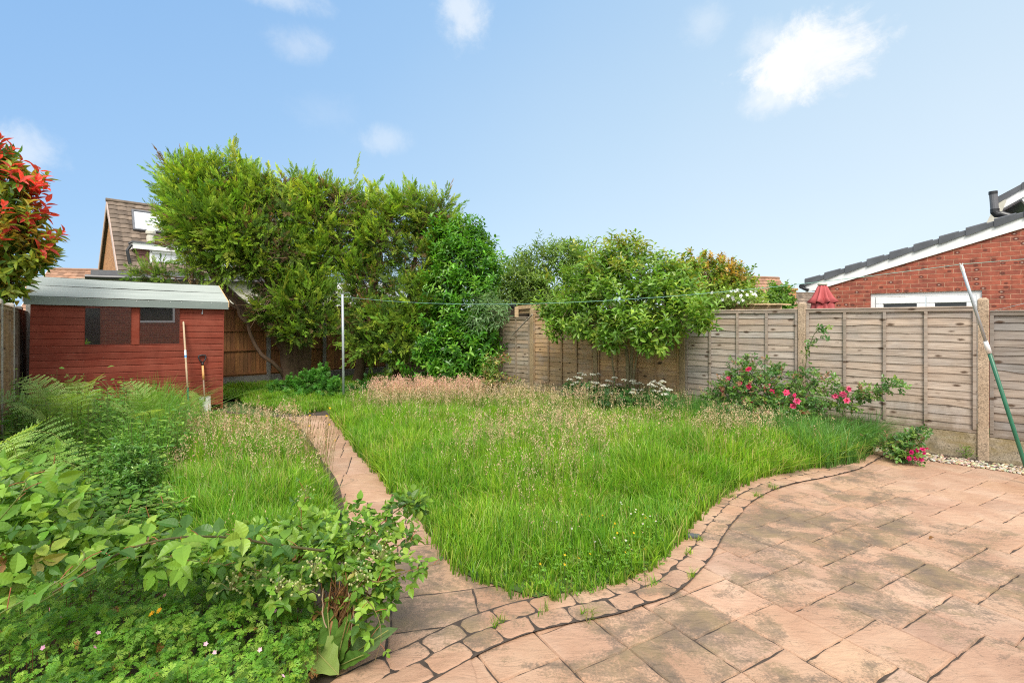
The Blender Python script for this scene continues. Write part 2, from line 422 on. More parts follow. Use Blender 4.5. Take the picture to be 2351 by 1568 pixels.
def inpoly(P, poly):
    x, y = P[:, 0], P[:, 1]; r = np.zeros(len(P), bool); n = len(poly); j = n-1
    for i in range(n):
        xi, yi = poly[i]; xj, yj = poly[j]
        c = ((yi > y) != (yj > y)) & (x < (xj-xi)*(y-yi)/((yj-yi) if yj != yi else 1e-9)+xi)
        r ^= c; j = i
    return r

# ------------------------------------------------------------------ ground
t = NT('soil'); v = t.coord()
t.base(t.ramp(t.noise(v, 4, 8, 0.7), [(0.3, (0.035, 0.024, 0.015)), (0.7, (0.10, 0.07, 0.045))])); t.rough(0.95); t.bump(t.noise(v, 30, 6, 0.7), 0.8, 0.02)
M_SOIL = t.m
t = NT('turf_floor'); v = t.coord()
t.base(t.ramp(t.noise(v, 9, 8, 0.7), [(0.3, (0.04, 0.08, 0.012)), (0.7, (0.09, 0.15, 0.03))])); t.rough(0.95); t.bump(t.noise(v, 40, 6, 0.7), 0.8, 0.02)
M_TURF = t.m
g = MB(); R_ = 600.0; n_ = 48
g.add([(0, 0, -0.04)]+[(R_*math.cos(2*PI*i/n_), R_*math.sin(2*PI*i/n_), -0.04) for i in range(n_)], [(0, 1+i, 1+(i+1) % n_) for i in range(n_)])
tag(g.build('ground', M_TURF), kind='structure')

def sheet(name, poly, z, m):
    g = MB(); g.add([(p[0], p[1], z) for p in poly], [tuple(range(len(poly)))])
    o = g.build(name, m); return tag(o, kind='structure')

# ---- stamped concrete
def m_paving():
    t = NT('stamped_concrete'); v = t.coord()
    n = t.noise(v, 1.9, 8, 0.62, 0.5)
    c = t.ramp(n, [(0.28, (0.335, 0.188, 0.120)), (0.48, (0.415, 0.253, 0.166)), (0.62, (0.465, 0.308, 0.210)), (0.78, (0.435, 0.295, 0.182))])
    wash = t.noise(v, 0.55, 4); c = t.mix(t.ramp(wash, [(0.45, 0.0), (0.75, 0.6)]), c, (0.335, 0.185, 0.10))
    c = t.mix(1.0, c, t.attr(), 'MULTIPLY')
    st = t.noise(t.coord((1.0, 1.25, 1), rot=(0, 0, 0.5)), 2.3, 9, 0.68, 0.6)
    # lichen: dark weathering that has settled in the middle of the patio
    sep = t.node('ShaderNodeSeparateXYZ'); t.l(v, sep.inputs[0])
    def blob(cx, cy, r):
        a = t.math('SUBTRACT', sep.outputs['X'], cx); b = t.math('SUBTRACT', sep.outputs['Y'], cy)
        d = t.math('SQRT', t.math('ADD', t.math('MULTIPLY', a, a), t.math('MULTIPLY', b, b)))
        x = t.node('ShaderNodeMapRange'); x.interpolation_type = 'SMOOTHSTEP'; x.inputs['From Min'].default_value = r; x.inputs['From Max'].default_value = r*0.3
        t.l(d, x.inputs['Value']); return x.outputs['Result']
    bl = t.math('MAXIMUM', blob(2.6, 3.7, 1.75), t.math('MAXIMUM', blob(0.9, 2.55, 1.1), t.math('MAXIMUM', blob(-0.45, 3.1, 1.0), t.math('MULTIPLY', blob(3.4, 5.3, 1.3), 0.75))))
    fine = t.noise(v, 70, 3, 0.7)
    sepc = t.node('ShaderNodeSeparateColor'); t.l(t.attr(), sepc.inputs[0])       # each stone weathers to its own degree
    own_ = t.math('MULTIPLY', t.math('SUBTRACT', 1.0, sepc.outputs[1]), 0.28)
    mid_ = t.noise(v, 24, 4, 0.7)
    mk = t.math('ADD', t.math('ADD', st, t.math('MULTIPLY', bl, 0.185)), t.math('ADD', t.math('MULTIPLY', t.math('SUBTRACT', fine, 0.5), 0.34), t.math('ADD', own_, t.math('MULTIPLY', t.math('SUBTRACT', mid_, 0.5), 0.22))))
    mk = t.ramp(mk, [(0.61, 0.0), (0.67, 0.5), (0.76, 0.80)])
    c = t.mix(mk, c, t.mix(t.ramp(t.noise(v, 5, 4), [(0.4, 0.0), (0.65, 1.0)]), (0.105, 0.085, 0.062), (0.20, 0.15, 0.078)))
    t.base(c); t.rough(t.ramp(n, [(0.3, 0.62), (0.7, 0.8)]))
    h = t.math('ADD', t.noise(t.coord((1, 2.6, 1), rot=(0, 0, -0.52)), 6.5, 7, 0.62, 0.8), t.math('MULTIPLY', fine, 0.12))
    t.bump(h, 0.9, 0.016)
    return t.m
M_PAVE = m_paving()
M_JOINT = plain('dirty_joint', (0.055, 0.040, 0.030), 0.95, var=0.4, scale=30)

class Slabs:
    def __init__(s): s.mb = MB()
    def slab(s, poly, zb, zt, gap=0.005, jit=0.003, bev=0.010, tint=None, step=0.05, rnd=0.0):
        P = np.array(poly, float); c = P.mean(0); pts = []
        for i in range(len(P)):
            a, b = P[i], P[(i+1) % len(P)]; k = max(1, int(np.linalg.norm(b-a)/step))
            for j in range(k): pts.append(a+(b-a)*j/k)
        P = np.array(pts); n = len(P)
        if rnd:          # soften the corners
            for _ in range(2): P = P*(1-rnd)+(np.roll(P, 1, 0)+np.roll(P, -1, 0))*0.5*rnd
        T = np.roll(P, -1, 0)-np.roll(P, 1, 0); T /= (np.linalg.norm(T, axis=1)[:, None]+1e-9)
        N_ = np.stack([-T[:, 1], T[:, 0]], 1)
        area = 0.5*np.sum(P[:, 0]*np.roll(P[:, 1], -1)-np.roll(P[:, 0], -1)*P[:, 1])
        if area < 0: N_ = -N_
        j = RNG.normal(0, jit, n)[:, None]
        r0 = P+N_*(gap*0.6+j); r1 = P+N_*(gap+bev*0.35+j); r2 = P+N_*(gap+bev+j*0.5)
        zj = zt+float(np.clip(RNG.normal(0, 0.0006), -0.001, 0.0012))
        vs = [(p[0], p[1], zb) for p in r0]+[(p[0], p[1], zb+(zj-zb)*0.75) for p in r1]+[(p[0], p[1], zj) for p in r2]
        fs = []
        for l in range(2):
            for i in range(n):
                q = (i+1) % n
                f = (l*n+i, l*n+q, l*n+n+q, l*n+n+i)
                fs.append(f if area > 0 else f[::-1])
        top = tuple(range(2*n, 3*n)); fs.append(top if area > 0 else top[::-1])
        if tint is None:
            k = RNG.normal(1, 0.042); w = RNG.normal(0, 0.03)
            tint = (k*(1+w*0.4), k, k*(1-w))
        s.mb.col = tint; s.mb.add(vs, fs)

Adir = np.array([0.866, 0.5]); Bdir = np.array([0.5, -0.866])
def st(s, q): return Adir*s+Bdir*q
# gravel strip's lower edge: the patio stops there
GE0 = gxy(2027, 1041); GE1 = gxy(2351, 1088); ged = (GE1-GE0)/np.linalg.norm(GE1-GE0); gen = np.array([ged[1], -ged[0]])
if np.dot(gen, -GE0) < 0: gen = -gen
def clip(poly, p0, n):
    out = []
    for i in range(len(poly)):
        a, b = poly[i], poly[(i+1) % len(poly)]
        da, db = np.dot(a-p0, n), np.dot(b-p0, n)
        if da >= 0: out.append(a)
        if da*db < 0: out.append(a+(b-a)*da/(da-db))
    return out
from math import floor
def side_of_kerb(p):
    i = np.argmin(((CURVE_A-p)**2).sum(1)); return np.dot(p-CURVE_A[i], NA[i])
sl = Slabs()
W_ = 0.346; S0 = 2.84
for k in range(-14, 16):
    s0, s1 = S0+k*W_, S0+(k+1)*W_
    js = []
    for m in range(-12, 13):
        jo = floor(k/2); js.append((-1.69+0.118*jo+m*0.965, 'o')); js.append((-2.02+0.113*jo+m*0.965, 'o'))
        je = floor((k-1)/2); js.append((-1.305+0.111*je+m*0.965, 'e'))
    js.sort()
    for (q0, a), (q1, b) in zip(js[:-1], js[1:]):
        if q1-q0 < 0.03: continue
        # an o-o stone runs across two columns; its other half is drawn by the even column
        e1 = s1
        if a == 'o' and b == 'o' and (floor(k/2)*7+int(round(q0*10))) % 11 == 0:
            if k % 2 == 0: e1 = s1+W_
            else: continue
        poly = [st(s0, q0), st(e1, q0), st(e1, q1), st(s0, q1)]
        c = np.mean(poly, 0)
        if c[1] < -2.2 or c[0] > 8 or c[0] < -3.6 or c[1] > 8: continue
        sd_ = side_of_kerb(c)
        if sd_ < -0.25: continue
        poly = clip(poly, GE0, gen)
        if len(poly) < 3: continue
        ar = np.array(poly); x, y = ar[:, 0], ar[:, 1]
        if abs(0.5*np.sum(x*np.roll(y, -1)-np.roll(x, -1)*y)) < 0.006: continue
        sl.slab(poly, -0.010, 0.0, gap=0.0052, jit=0.0028)
patio = tag(sl.mb.build('patio', M_PAVE), kind='structure')
b_ = clip([np.array(p) for p in ((-4.2, -2.6), (9, -2.6), (9, 8.5), (-4.2, 8.5))], GE0, gen)
sheet('patio_bed', b_, -0.0105, M_JOINT)

# path slabs: rows square to the path, laid a hair above the patio
pa = math.radians(13); PAx = np.array([math.cos(pa), math.sin(pa)]); PAy = np.array([-math.sin(pa), math.cos(pa)])
def ring(a, b): return np.vstack([a, b[::-1]])
PATHPOLY = ring(PATH_R, PATH_L)
sl = Slabs()
rows = [0.9, 1.55, 2.2, 2.75, 3.10, 3.53, 3.80, 4.05, 4.45, 4.80, 5.10, 5.72, 6.45, 6.85, 7.25, 7.75, 8.25, 8.8, 9.4]
RROW = np.random.default_rng(5)
for r0, r1 in zip(rows[:-1], rows[1:]):
    x = -6.5+RROW.uniform(0, 0.4)
    while x < 1.5:
        w = RROW.uniform(0.32, 0.56)
        poly = [PAx*x+PAy*r0, PAx*(x+w)+PAy*r0, PAx*(x+w)+PAy*r1, PAx*x+PAy*r1]
        c = np.array([np.mean(poly, 0)]+poly)
        if inpoly(c, PATHPOLY*1.0).any() or (abs(c[0][0]+0.9) < 0.9 and 1.5 < c[0][1] < 3.2): 
            if side_of_kerb(c[0]) < 0.05: sl.slab(poly, 0.003, 0.008, gap=0.008)
        x += w
tag(sl.mb.build('path', M_PAVE), kind='structure')
PB = np.vstack([PATH_R[::-1], PATH_L[:1], PATH_L])
pb = [p for p in PATH_R] + [p for p in PATH_L[::-1]]
# joint bed under the path (three pieces would overlap the lawn soil, which lies above it)
g = MB(); n_ = 120
vs = [(p[0], p[1], 0.0028) for p in PATH_R]+[(p[0], p[1], 0.0028) for p in PATH_L]
g.add(vs, [(i, i+1, n_+i+1, n_+i) for i in range(n_-1)])
tag(g.build('path_bed', M_JOINT), kind='structure')

# kerb of two rows of stamped cobbles round the lawn
g = MB()
E2 = CURVE_A+NA*0.152; E1 = CURVE_A-NA*0.15
vs = [(p[0], p[1], 0.0105) for p in E1]+[(p[0], p[1], 0.0105) for p in E2]; n_ = len(E1)
g.add(vs, [(i, n_+i, n_+i+1, i+1) for i in range(n_-1)])
tag(g.build('kerb_bed', M_JOINT), kind='structure')
sl = Slabs()
cl = np.concatenate([[0], np.cumsum(np.linalg.norm(np.diff(CURVE_A, axis=0), axis=1))])
def off(s, d):
    return np.array([np.interp(s, cl, CURVE_A[:, k])+np.interp(s, cl, NA[:, k])*d for k in (0, 1)])
for (d0, d1, start) in ((-0.142, 0.0, 0.0), (0.0, 0.146, 0.11)):
    s = start
    while s < cl[-1]-0.1:
        w = min(RROW.uniform(0.20, 0.275), cl[-1]-s)
        sm = s+w*0.5
        sl.slab([off(s, d0), off(s, d1), off(sm, d1+RROW.normal(0, .004)), off(s+w, d1), off(s+w, d0), off(sm, d0)], 0.0106, 0.0165, gap=0.005, jit=0.004, bev=0.016, rnd=0.35, step=0.03)
        s += w
tag(sl.mb.build('kerb', M_PAVE), kind='structure')

# lawn soil and the left-hand bed
fl = lambda d, k=0.25: RF0+RFD*d-np.array([RFD[1], -RFD[0]])*k       # along the right fence, k metres into the garden
uE = EDGE_IN[:, 0]/EDGE_IN[:, 1]*F+U0; iE = int(np.argmin(np.abs(uE-1235)))
LAWN = [tuple(p) for p in EDGE_IN[iE:]] + [tuple(fl(d, 0.12)) for d in (2.3, 4, 6, 8, 10, 12, 13.0)] + [tuple(CORNER+BFD*d+np.array([0.05, -0.1])) for d in (0.3, 2, 4, 6)] + [(-5.6, 10.6), (-4.6, 10.2)] + [tuple(p) for p in PATH_R[::-1][1:-6]]
LAWN = np.array(LAWN)
sheet('lawn_soil', LAWN, 0.019, M_TURF)
BED = np.array([tuple(p) for p in PATH_L] + [(-5.3, 9.3), (-8.0, 7.2), (-7.0, 6.4), (-3.9, 2.4), (-3.4, 0.6), (-1.9, 0.9)])
sheet('bed_soil', BED, 0.012, M_SOIL)

# gravel along the foot of the fence
gv, gf, gc = [], [], []
ico = []
def pebble(c, r, col):
    b = len(gv)
    a0 = random.random()*6
    pr = [(-0.5, 0.7), (0.15, 1.0), (0.8, 0.55)]
    for z, k in pr:
        for j in range(5):
            a = a0+2*PI*j/5; q = r*k*random.uniform(0.75, 1.2)
            gv.append((c[0]+q*math.cos(a)*1.25, c[1]+q*math.sin(a), c[2]+z*r*0.8)); gc.append(col)
    for l in range(2):
        for j in range(5):
            gf.append((b+l*5+j, b+l*5+(j+1) % 5, b+l*5+5+(j+1) % 5, b+l*5+5+j))
    gv.append((c[0], c[1], c[2]+r*0.75)); gc.append(col)
    for j in range(5): gf.append((b+10+j, b+10+(j+1) % 5, b+15, b+15))
w_strip = 0.02
for i in range(2600):
    s = random.uniform(-0.35, 3.2); k = random.betavariate(1.3, 2.0)
    p0 = GE0+ged*s
    wid = np.dot(RF0-p0, -gen)-0.06
    p = p0-gen*(wid*k - 0.05)
    q = random.uniform(0.5, 1.25); base = random.choice([(0.62, 0.50, 0.33), (0.70, 0.60, 0.44), (0.48, 0.34, 0.2), (0.74, 0.68, 0.58), (0.36, 0.27, 0.19)])
    pebble((p[0], p[1], 0.004+random.random()*0.012), random.uniform(0.007, 0.017), tuple(min(0.85, x*random.uniform(0.62, 0.95)) for x in base))
M_PEB = plain('pebbles', (0.95, 0.95, 0.95), 0.75, var=0.1, scale=40)
o = npmesh('gravel', gv, [np.array(gf)], M_PEB, col=np.array(gc))
tag(o, 'pale pea gravel strip along the foot of the right fence', 'gravel', kind='stuff')
gpoly = [GE0-ged*0.6+gen*0.0, GE0+ged*3.4, GE0+ged*3.4-gen*0.62, GE0-ged*0.6-gen*0.62]
sheet('gravel_soil', gpoly, -0.001, M_SOIL)

# ------------------------------------------------------------------ lap panel fences
def lap_panel(x0, x1, z0, z1, tint, seed, nb=15, face=1):
    r = np.random.default_rng(seed); mb = MB()
    H = (z1-z0-0.03)/nb; n = 15
    for b in range(nb):
        zb = z0+b*H; zt = zb+H+0.022
        k = r.normal(1.0, 0.085); w = r.normal(0, 0.035)
        mb.col = tuple(np.clip(np.array(tint)*k*np.array([1+w, 1, 1-w]), 0.2, 1.8))
        xs = np.linspace(x0, x1, n); ph = r.uniform(0, 6, 3); am = r.uniform(0.001, 0.006)*(3.0 if r.random() < 0.12 else 1)
        wob = am*np.sin(xs*5+ph[0])+am*0.7*np.sin(xs*11+ph[1])
        wob2 = 0.003*np.sin(xs*4+ph[2])
        vs = []
        for i in range(n):
            vs += [(xs[i], 0.016+wob2[i]*0.5, zb+wob[i]), (xs[i], 0.002, zt), (xs[i], -0.005, zt), (xs[i], 0.007+wob2[i]*0.5, zb+wob[i])]
        fs = []
        for i in range(n-1):
            a = i*4
            for q in range(4):
                p = (q+1) % 4; fs.append((a+q, a+4+q, a+4+p, a+p))
        mb.add(vs, fs)
    return mb
def panel_frame(x0, x1, z0, z1, tint):
    fr = MB(); k = lambda: tuple(np.array(tint)*random.uniform(0.84, 1.02))
    fr.col = tuple(np.array(tint)*1.25); fr.bbox((x0, -0.03, z1-0.006), (x1, 0.042, z1+0.012), 0.003)        # capping
    fr.col = k(); fr.bbox((x0, 0.012, z1-0.05), (x1, 0.034, z1-0.007), 0.003)
    fr.col = k(); fr.bbox((x0, 0.012, z0-0.002), (x1, 0.034, z0+0.036), 0.003)
    for i in range(5):
        c = x0+0.02+(x1-x0-0.04)*i/4+(random.uniform(-.02, .02) if 0 < i < 4 else 0); fr.col = k()
        fr.bbox((c-0.018, 0.0165, z0+0.037), (c+0.018, 0.041, z1-0.051), 0.003)
        fr.bbox((c-0.018, -0.03, z0+0.037), (c+0.018, -0.009, z1-0.051), 0.003)
    return fr
def post_mb(h, w=0.05, tint=(1, 1, 1)):
    mb = MB(); mb.col = tint
    a = w; c = w*0.86
    prof = [(-0.1, 1.0), (h-0.035, 1.0), (h-0.02, 0.93), (h, 0.5)]
    vs, fs = [], []
    for z, k in prof:
        for sx, sy in ((-1, -c), (-c, -1), (c, -1), (1, -c), (1, c), (c, 1), (-c, 1), (-1, c)):
            X = sx*(1 if abs(sx) == 1 else 1/c*0.86); 
            vs.append((math.copysign(a, sx)*k if abs(sx) == 1 else math.copysign(a*0.82, sx)*k, math.copysign(a, sy)*k if abs(sy) == 1 else math.copysign(a*0.82, sy)*k, z))
    for l in range(3):
        for j in range(8): q = (j+1) % 8; fs.append((l*8+j, l*8+q, l*8+8+q, l*8+8+j))
    fs.append(tuple(range(24, 32)))
    return mb.add(vs, fs)

def fence_frame(name, p0, d, label):
    return empty(name, (p0[0], p0[1], 0), math.atan2(d[1], d[0]), label, 'fence')
def put(mb, name, m, parent): return mb.build(name, m, parent, local=True)

rf = fence_frame('lap_panel_fence', RF0, RFD, 'weathered grey brown lap panel fence with concrete posts along the right side')
posts = [-3.75, -1.87, 0.0, 1.95, 3.80, 5.60, 7.30, 9.13, 10.96, 12.85]
GREYT, BROWNT, ORT = (1.0, 0.97, 0.95), (0.92, 0.86, 0.76), (0.98, 0.74, 0.46)
tints = [(0.98, 0.97, 0.99), (0.95, 0.95, 0.97), (1.36, 1.31, 1.28), (1.32, 1.28, 1.25), (1.50, 1.14, 0.72), (1.50, 1.18, 0.80), (1.18, 1.10, 0.95), (1.0, 0.90, 0.70), (0.8, 0.68, 0.52)]  # orange panels behind the magnolia: unweathered wood, tint lifted against the tree's shade
for i, (a, b) in enumerate(zip(posts[:-1], posts[1:])):
    top = 1.845 if i >= 2 else 1.79
    if i >= 5: top = 1.83
    if i == 6: top = 1.76
    z0 = 0.315 if i >= 2 else 0.29
    x0, x1 = a+0.055, b-0.055
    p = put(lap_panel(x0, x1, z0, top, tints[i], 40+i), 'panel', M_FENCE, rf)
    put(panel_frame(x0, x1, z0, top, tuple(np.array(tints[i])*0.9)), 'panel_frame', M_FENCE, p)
    gb = MB(); gb.col = (1, 1, 1); gb.bbox((x0-0.03, -0.028, -0.08), (x1+0.03, 0.028, z0-0.004), 0.006)
    put(gb, 'gravel_board', M_GRAVELB, rf)
for i, a in enumerate(posts):
    k = random.uniform(0.9, 1.08); mossy = (0.86, 0.84, 0.68) if i > 3 else (1.0, 1.0, 1.0)
    mb = post_mb(1.955 if i != 7 else 1.9, 0.052, tuple(k*x for x in mossy))
    mb.v = [(x+a, y, z) for x, y, z in mb.v]
    put(mb, 'post', M_POST, rf)

lf = fence_frame('short_lap_fence', LF0+LFD*3.96, -LFD, 'narrow view of a brown panel fence with grey concrete posts left of the red shed')
for i, (a, b) in enumerate(((-0.1, 1.98), (1.98, 3.96), (3.96, 5.9), (5.9, 7.8))):
    tn = (0.45, 0.38, 0.32) if i < 2 else (1.0, 0.78, 0.52)
    p = put(lap_panel(a+0.055, b-0.055, 0.315, 1.86, tn, 70+i), 'panel', M_FENCE, lf)
    put(panel_frame(a+0.055, b-0.055, 0.315, 1.86, tn), 'panel_frame', M_FENCE, p)
    gb = MB(); gb.bbox((a+0.03, -0.028, -0.08), (b-0.03, 0.028, 0.311), 0.006); put(gb, 'gravel_board', M_GREYCON, lf)
for i, a in enumerate((1.98, 3.96, 5.9, 7.8)):
    mb = post_mb(1.93, 0.052, (0.5, 0.5, 0.5) if i == 0 else (1.0, 0.98, 0.95)); mb.v = [(x+a, y, z) for x, y, z in mb.v]; put(mb, 'post', M_GREYCON, lf)

bf = fence_frame('close_board_fence', CORNER, BFD, 'orange brown vertical board fence behind the conifers and the shed')
bp = [0.0, 1.9, 3.35, 4.85, 6.35, 7.8]
for i, (a, b) in enumerate(zip(bp[:-1], bp[1:])):
    pm = MB(); x = a+0.03
    while x < b-0.05:
        w = random.uniform(0.085, 0.1); k = random.uniform(0.78, 1.15); pm.col = (k, k*random.uniform(.94, 1.03), k*random.uniform(.85, 1.0))
        x2 = min(x+w+0.012, b-0.02)
        zt = 2.10+random.uniform(-0.006, 0.006)
        vs = [(x, 0.028, 0.30), (x2, 0.016, 0.30), (x2, 0.016, zt), (x, 0.028, zt), (x, 0.004, 0.30), (x2, 0.004, 0.30), (x2, 0.004, zt), (x, 0.004, zt)]
        pm.add(vs, [(0, 1, 2, 3), (7, 6, 5, 4), (0, 4, 5, 1), (3, 2, 6, 7), (0, 3, 7, 4), (1, 5, 6, 2)])
        x += w
    p = put(pm, 'board_panel', M_CLOSE, bf)
    for z in (0.34, 0.93, 1.42, 1.95):
        rl = MB(); rl.col = (0.8, 0.72, 0.66); rl.bbox((a+0.03, 0.03, z), (b-0.03, 0.058, z+0.034), 0.004); put(rl, 'rail', M_CLOSE, p)
    gb = MB(); gb.col = (0.7, 0.7, 0.7); gb.bbox((a+0.02, -0.028, -0.08), (b-0.02, 0.03, 0.296), 0.006); put(gb, 'gravel_board', M_GREYCON, bf)
for a in bp:
    mb = post_mb(2.12, 0.05, (0.75, 0.75, 0.75)); mb.v = [(x+a, y-0.02+0.03, z) for x, y, z in mb.v]; put(mb, 'post', M_GREYCON, bf)

# ------------------------------------------------------------------ shed
TH = math.radians(40); SDX = np.array([math.cos(TH), math.sin(TH), 0]); SDY = np.array([-math.sin(TH), math.cos(TH), 0])
SH0 = np.array([-7.735, 8.01, 0.0]); SHL = 2.716; SHD = 1.9; SHT = 0.013
t = NT('red_brown_shed_paint')
gr = t.noise(t.coord((1.2, 6, 30)), 2.4, 7, 0.6, 0.4)
c = t.ramp(gr, [(0.3, (0.155, 0.028, 0.016)), (0.5, (0.225, 0.044, 0.025)), (0.75, (0.30, 0.075, 0.045))])
bl = t.noise(t.coord((1, 1, 1.4)), 2.3, 6, 0.65); c = t.mix(t.ramp(bl, [(0.4, 0.0), (0.72, 0.6)]), c, (0.31, 0.095, 0.062)); c = t.mix(t.ramp(t.noise(t.coord((2.5, 1, 0.8)), 2.0, 6, 0.7), [(0.5, 0.0), (0.75, 0.5)]), c, (0.13, 0.026, 0.016))
fl_ = t.noise(t.coord((5, 5, 70)), 1.6, 6, 0.75)                  # flaking: bare pale streaks low on the left
sp = t.node('ShaderNodeSeparateXYZ'); t.l(t.coord(), sp.inputs[0])
zone = t.math('MULTIPLY', t.math('LESS_THAN', sp.outputs['X'], 0.95), t.math('MULTIPLY', t.math('GREATER_THAN', sp.outputs['Z'], 0.9), t.math('LESS_THAN', sp.outputs['Z'], 1.24)))
c = t.mix(t.math('MULTIPLY', t.ramp(fl_, [(0.63, 0.0), (0.66, 0.9)]), zone), c, (0.62, 0.45, 0.36))
c = t.mix(1.0, c, t.attr(), 'MULTIPLY')
t.base(c); t.rough(0.75); t.b.inputs['Specular IOR Level'].default_value = 0.18; t.bump(gr, 0.25, 0.003); M_SHED = t.m
t = NT('green_grey_roofing_felt'); v = t.coord(); n = t.noise(v, 160, 2)
n2 = t.noise(t.coord((0.6, 3, 3)), 2.2, 5)
c = t.mix(1.0, t.ramp(n2, [(0.3, (0.29, 0.325, 0.30)), (0.7, (0.38, 0.415, 0.385))]), t.ramp(n, [(0.3, 0.92), (0.7, 1.07)]), 'MULTIPLY')
t.base(t.mix(1.0, c, t.attr(), 'MULTIPLY')); t.rough(0.9); t.bump(n, 0.3, 0.003); M_FELT = t.m

shed = empty('garden_shed', SH0, TH, 'red brown wooden shed with grey felt roof at the left corner', 'shed', ry=SHT)
shed.location.z = 0.036
SM = Matrix.LocRotScale(shed.location, shed.rotation_euler, None); SMI = SM.inverted()
def shedpt(u, v, y=0.0):
    """shed-local point on the plane y behind a pixel"""
    n = np.array(SM.to_3x3() @ Vector((0, 1, 0))); p0 = np.array(SM @ Vector((0, y, 0)))
    return SMI @ Vector(hit(u, v, p0, n))
wl = shedpt(193, 760).x; wr = shedpt(414, 760).x; ml = shedpt(302.5, 760).x; mr = shedpt(319.5, 760).x
zs = 0.5*(shedpt(193, 792).z+shedpt(414, 791.5).z); ze = 1.92
BH = 0.1175; nb = 17
wall = MB()
def clad(mb, x0, x1, z, h, y=0.0, seed=0):
    k = random.uniform(0.9, 1.08); mb.col = (k, k, k)
    # shiplap: scooped top edge, flat face
    prof = [(y-0.004, z), (y-0.004, z+h*0.80), (y+0.007, z+h*0.90), (y+0.008, z+h), (y+0.018, z+h), (y+0.018, z)]
    vs = [(x0, p, q) for p, q in prof]+[(x1, p, q) for p, q in prof]; n = 6
    mb.add(vs, [(i, (i+1) % n, n+(i+1) % n, n+i) for i in range(n)][::1]+[tuple(range(n)), tuple(range(2*n-1, n-1, -1))])
z = zs
zlist = [zs-BH*i for i in range(12)] + [zs+BH*i for i in range(1, 6)]
for i in range(1, 12):
    zz = zs-BH*i
    if zz < -0.02: break
    clad(wall, 0, SHL, zz, BH)
for i in range(0, 6):
    zz = zs+BH*i; h = min(BH, 1.93-zz)
    if h < 0.02: break
    clad(wall, 0, wl, zz, h); clad(wall, wr, SHL, zz, h)
wall.col = (0.95, 0.95, 0.95)
wall.bbox((SHL-0.002, -0.006, -0.03), (SHL+0.02, 0.02, 1.95), 0.003)
# side and back walls
for (x, yy) in ((0.0, 1), (SHL-0.02, 1)):
    wall.col = (0.9, 0.9, 0.9)
    wall.add([(x+q, y, z) for q in (0, 0.018) for y, z in ((0.021, -0.02), (SHD, -0.02), (SHD, 2.02), (0.95, 2.36), (0.021, 2.02))], [(0, 1, 2, 3, 4), (9, 8, 7, 6, 5), (0, 5, 6, 1), (1, 6, 7, 2), (2, 7, 8, 3), (3, 8, 9, 4), (4, 9, 5, 0)])
wall.box((0.02, SHD-0.02, -0.02), (SHL-0.022, SHD-0.002, 2.0))
wl_o = wall.build('wall', M_SHED, shed, local=True)
fl2 = MB(); fl2.col = (0.5, 0.5, 0.5); fl2.box((0.02, 0.022, -0.03), (SHL-0.022, SHD-0.022, -0.005)); fl2.build('floor_board', M_SHED, shed, local=True)
# window: two panes either side of a painted mullion
gm = NT('grubby_window_glass'); gl = gm.node('ShaderNodeBsdfGlossy'); gl.inputs['Roughness'].default_value = 0.012; gl.inputs['Color'].default_value = (0.85, 0.8, 0.78, 1)
gm.b.inputs['Base Color'].default_value = (0.016, 0.010, 0.008, 1); gm.rough(0.3)
dirt = gm.ramp(gm.noise(gm.coord(), 9, 6, 0.7), [(0.60, 0.0), (0.78, 0.14)])
gm.l(gm.mix(dirt, (0.016, 0.010, 0.008), (0.14, 0.11, 0.085)), gm.b.inputs['Base Color'])
mx = gm.node('ShaderNodeMixShader'); mx.inputs[0].default_value = 0.40; gm.l(gm.b.outputs[0], mx.inputs[1]); gm.l(gl.outputs[0], mx.inputs[2]); gm.l(mx.outputs[0], gm.out.inputs['Surface'])
M_PANE = gm.m
for (a, b) in ((wl, ml), (mr, wr)):
    w = MB(); w.col = (0.8, 0.8, 0.8)
    fr_ = 0.012
    w.box((a, 0.0, zs-0.004), (b, 0.02, zs+0.012)); w.box((a, 0.001, zs+0.012), (a+fr_, 0.02, ze)); w.box((b-fr_, 0.001, zs+0.012), (b, 0.02, ze))
    wo = w.build('window', M_SHED, shed, local=True)
    pn = MB(); tw = random.uniform(-0.004, 0.004); pn.box((a+fr_, 0.012, zs+0.012), (b-fr_, 0.016, ze)); pn.build('pane', M_PANE, wo, local=True)
mu = MB(); mu.col = (1.12, 1.1, 1.05); mu.bbox((ml, -0.008, zs-0.002), (mr, 0.018, ze+0.02), 0.003); mu.build('mullion', M_SHED, shed, local=True)
# felt roof with a drip edge
rf_ = MB()
e0 = 1.905; e1 = 2.045; zr = 2.418; yR = 0.95; o0 = -0.085; ov = 0.075
xs_ = np.linspace(-ov, SHL+ov, 24)
def felt(y0, z0, y1, z1, lift=0.0, tint=(1, 1, 1)):
    rf_.col = tint; nx = len(xs_); ny = 6; vs = []
    for j in range(ny):
        tt = j/(ny-1)
        for i, x in enumerate(xs_):
            sag = -0.012*math.sin(PI*i/(nx-1))*(tt)+0.0009*math.sin(i*2.1+j*1.3)
            vs.append((x, y0+(y1-y0)*tt, z0+(z1-z0)*tt+sag+lift))
    rf_.add(vs, [(j*nx+i, j*nx+i+1, (j+1)*nx+i+1, (j+1)*nx+i) for j in range(ny-1) for i in range(nx-1)])
def slope(tt): return (o0+(yR-o0)*tt, e1+(zr-e1)*tt)
felt(*slope(0), *slope(0.55)); felt(*slope(0.53), *slope(1.0), 0.0035)
felt(o0-0.004, e0, o0, e1, 0, (0.62, 0.66, 0.66))
felt(yR, zr, 2*yR-o0, e1, 0.004); felt(2*yR-o0, e1, 2*yR-o0+0.003, e0)
ro = rf_.build('roof', M_FELT, shed, local=True, smooth=False)
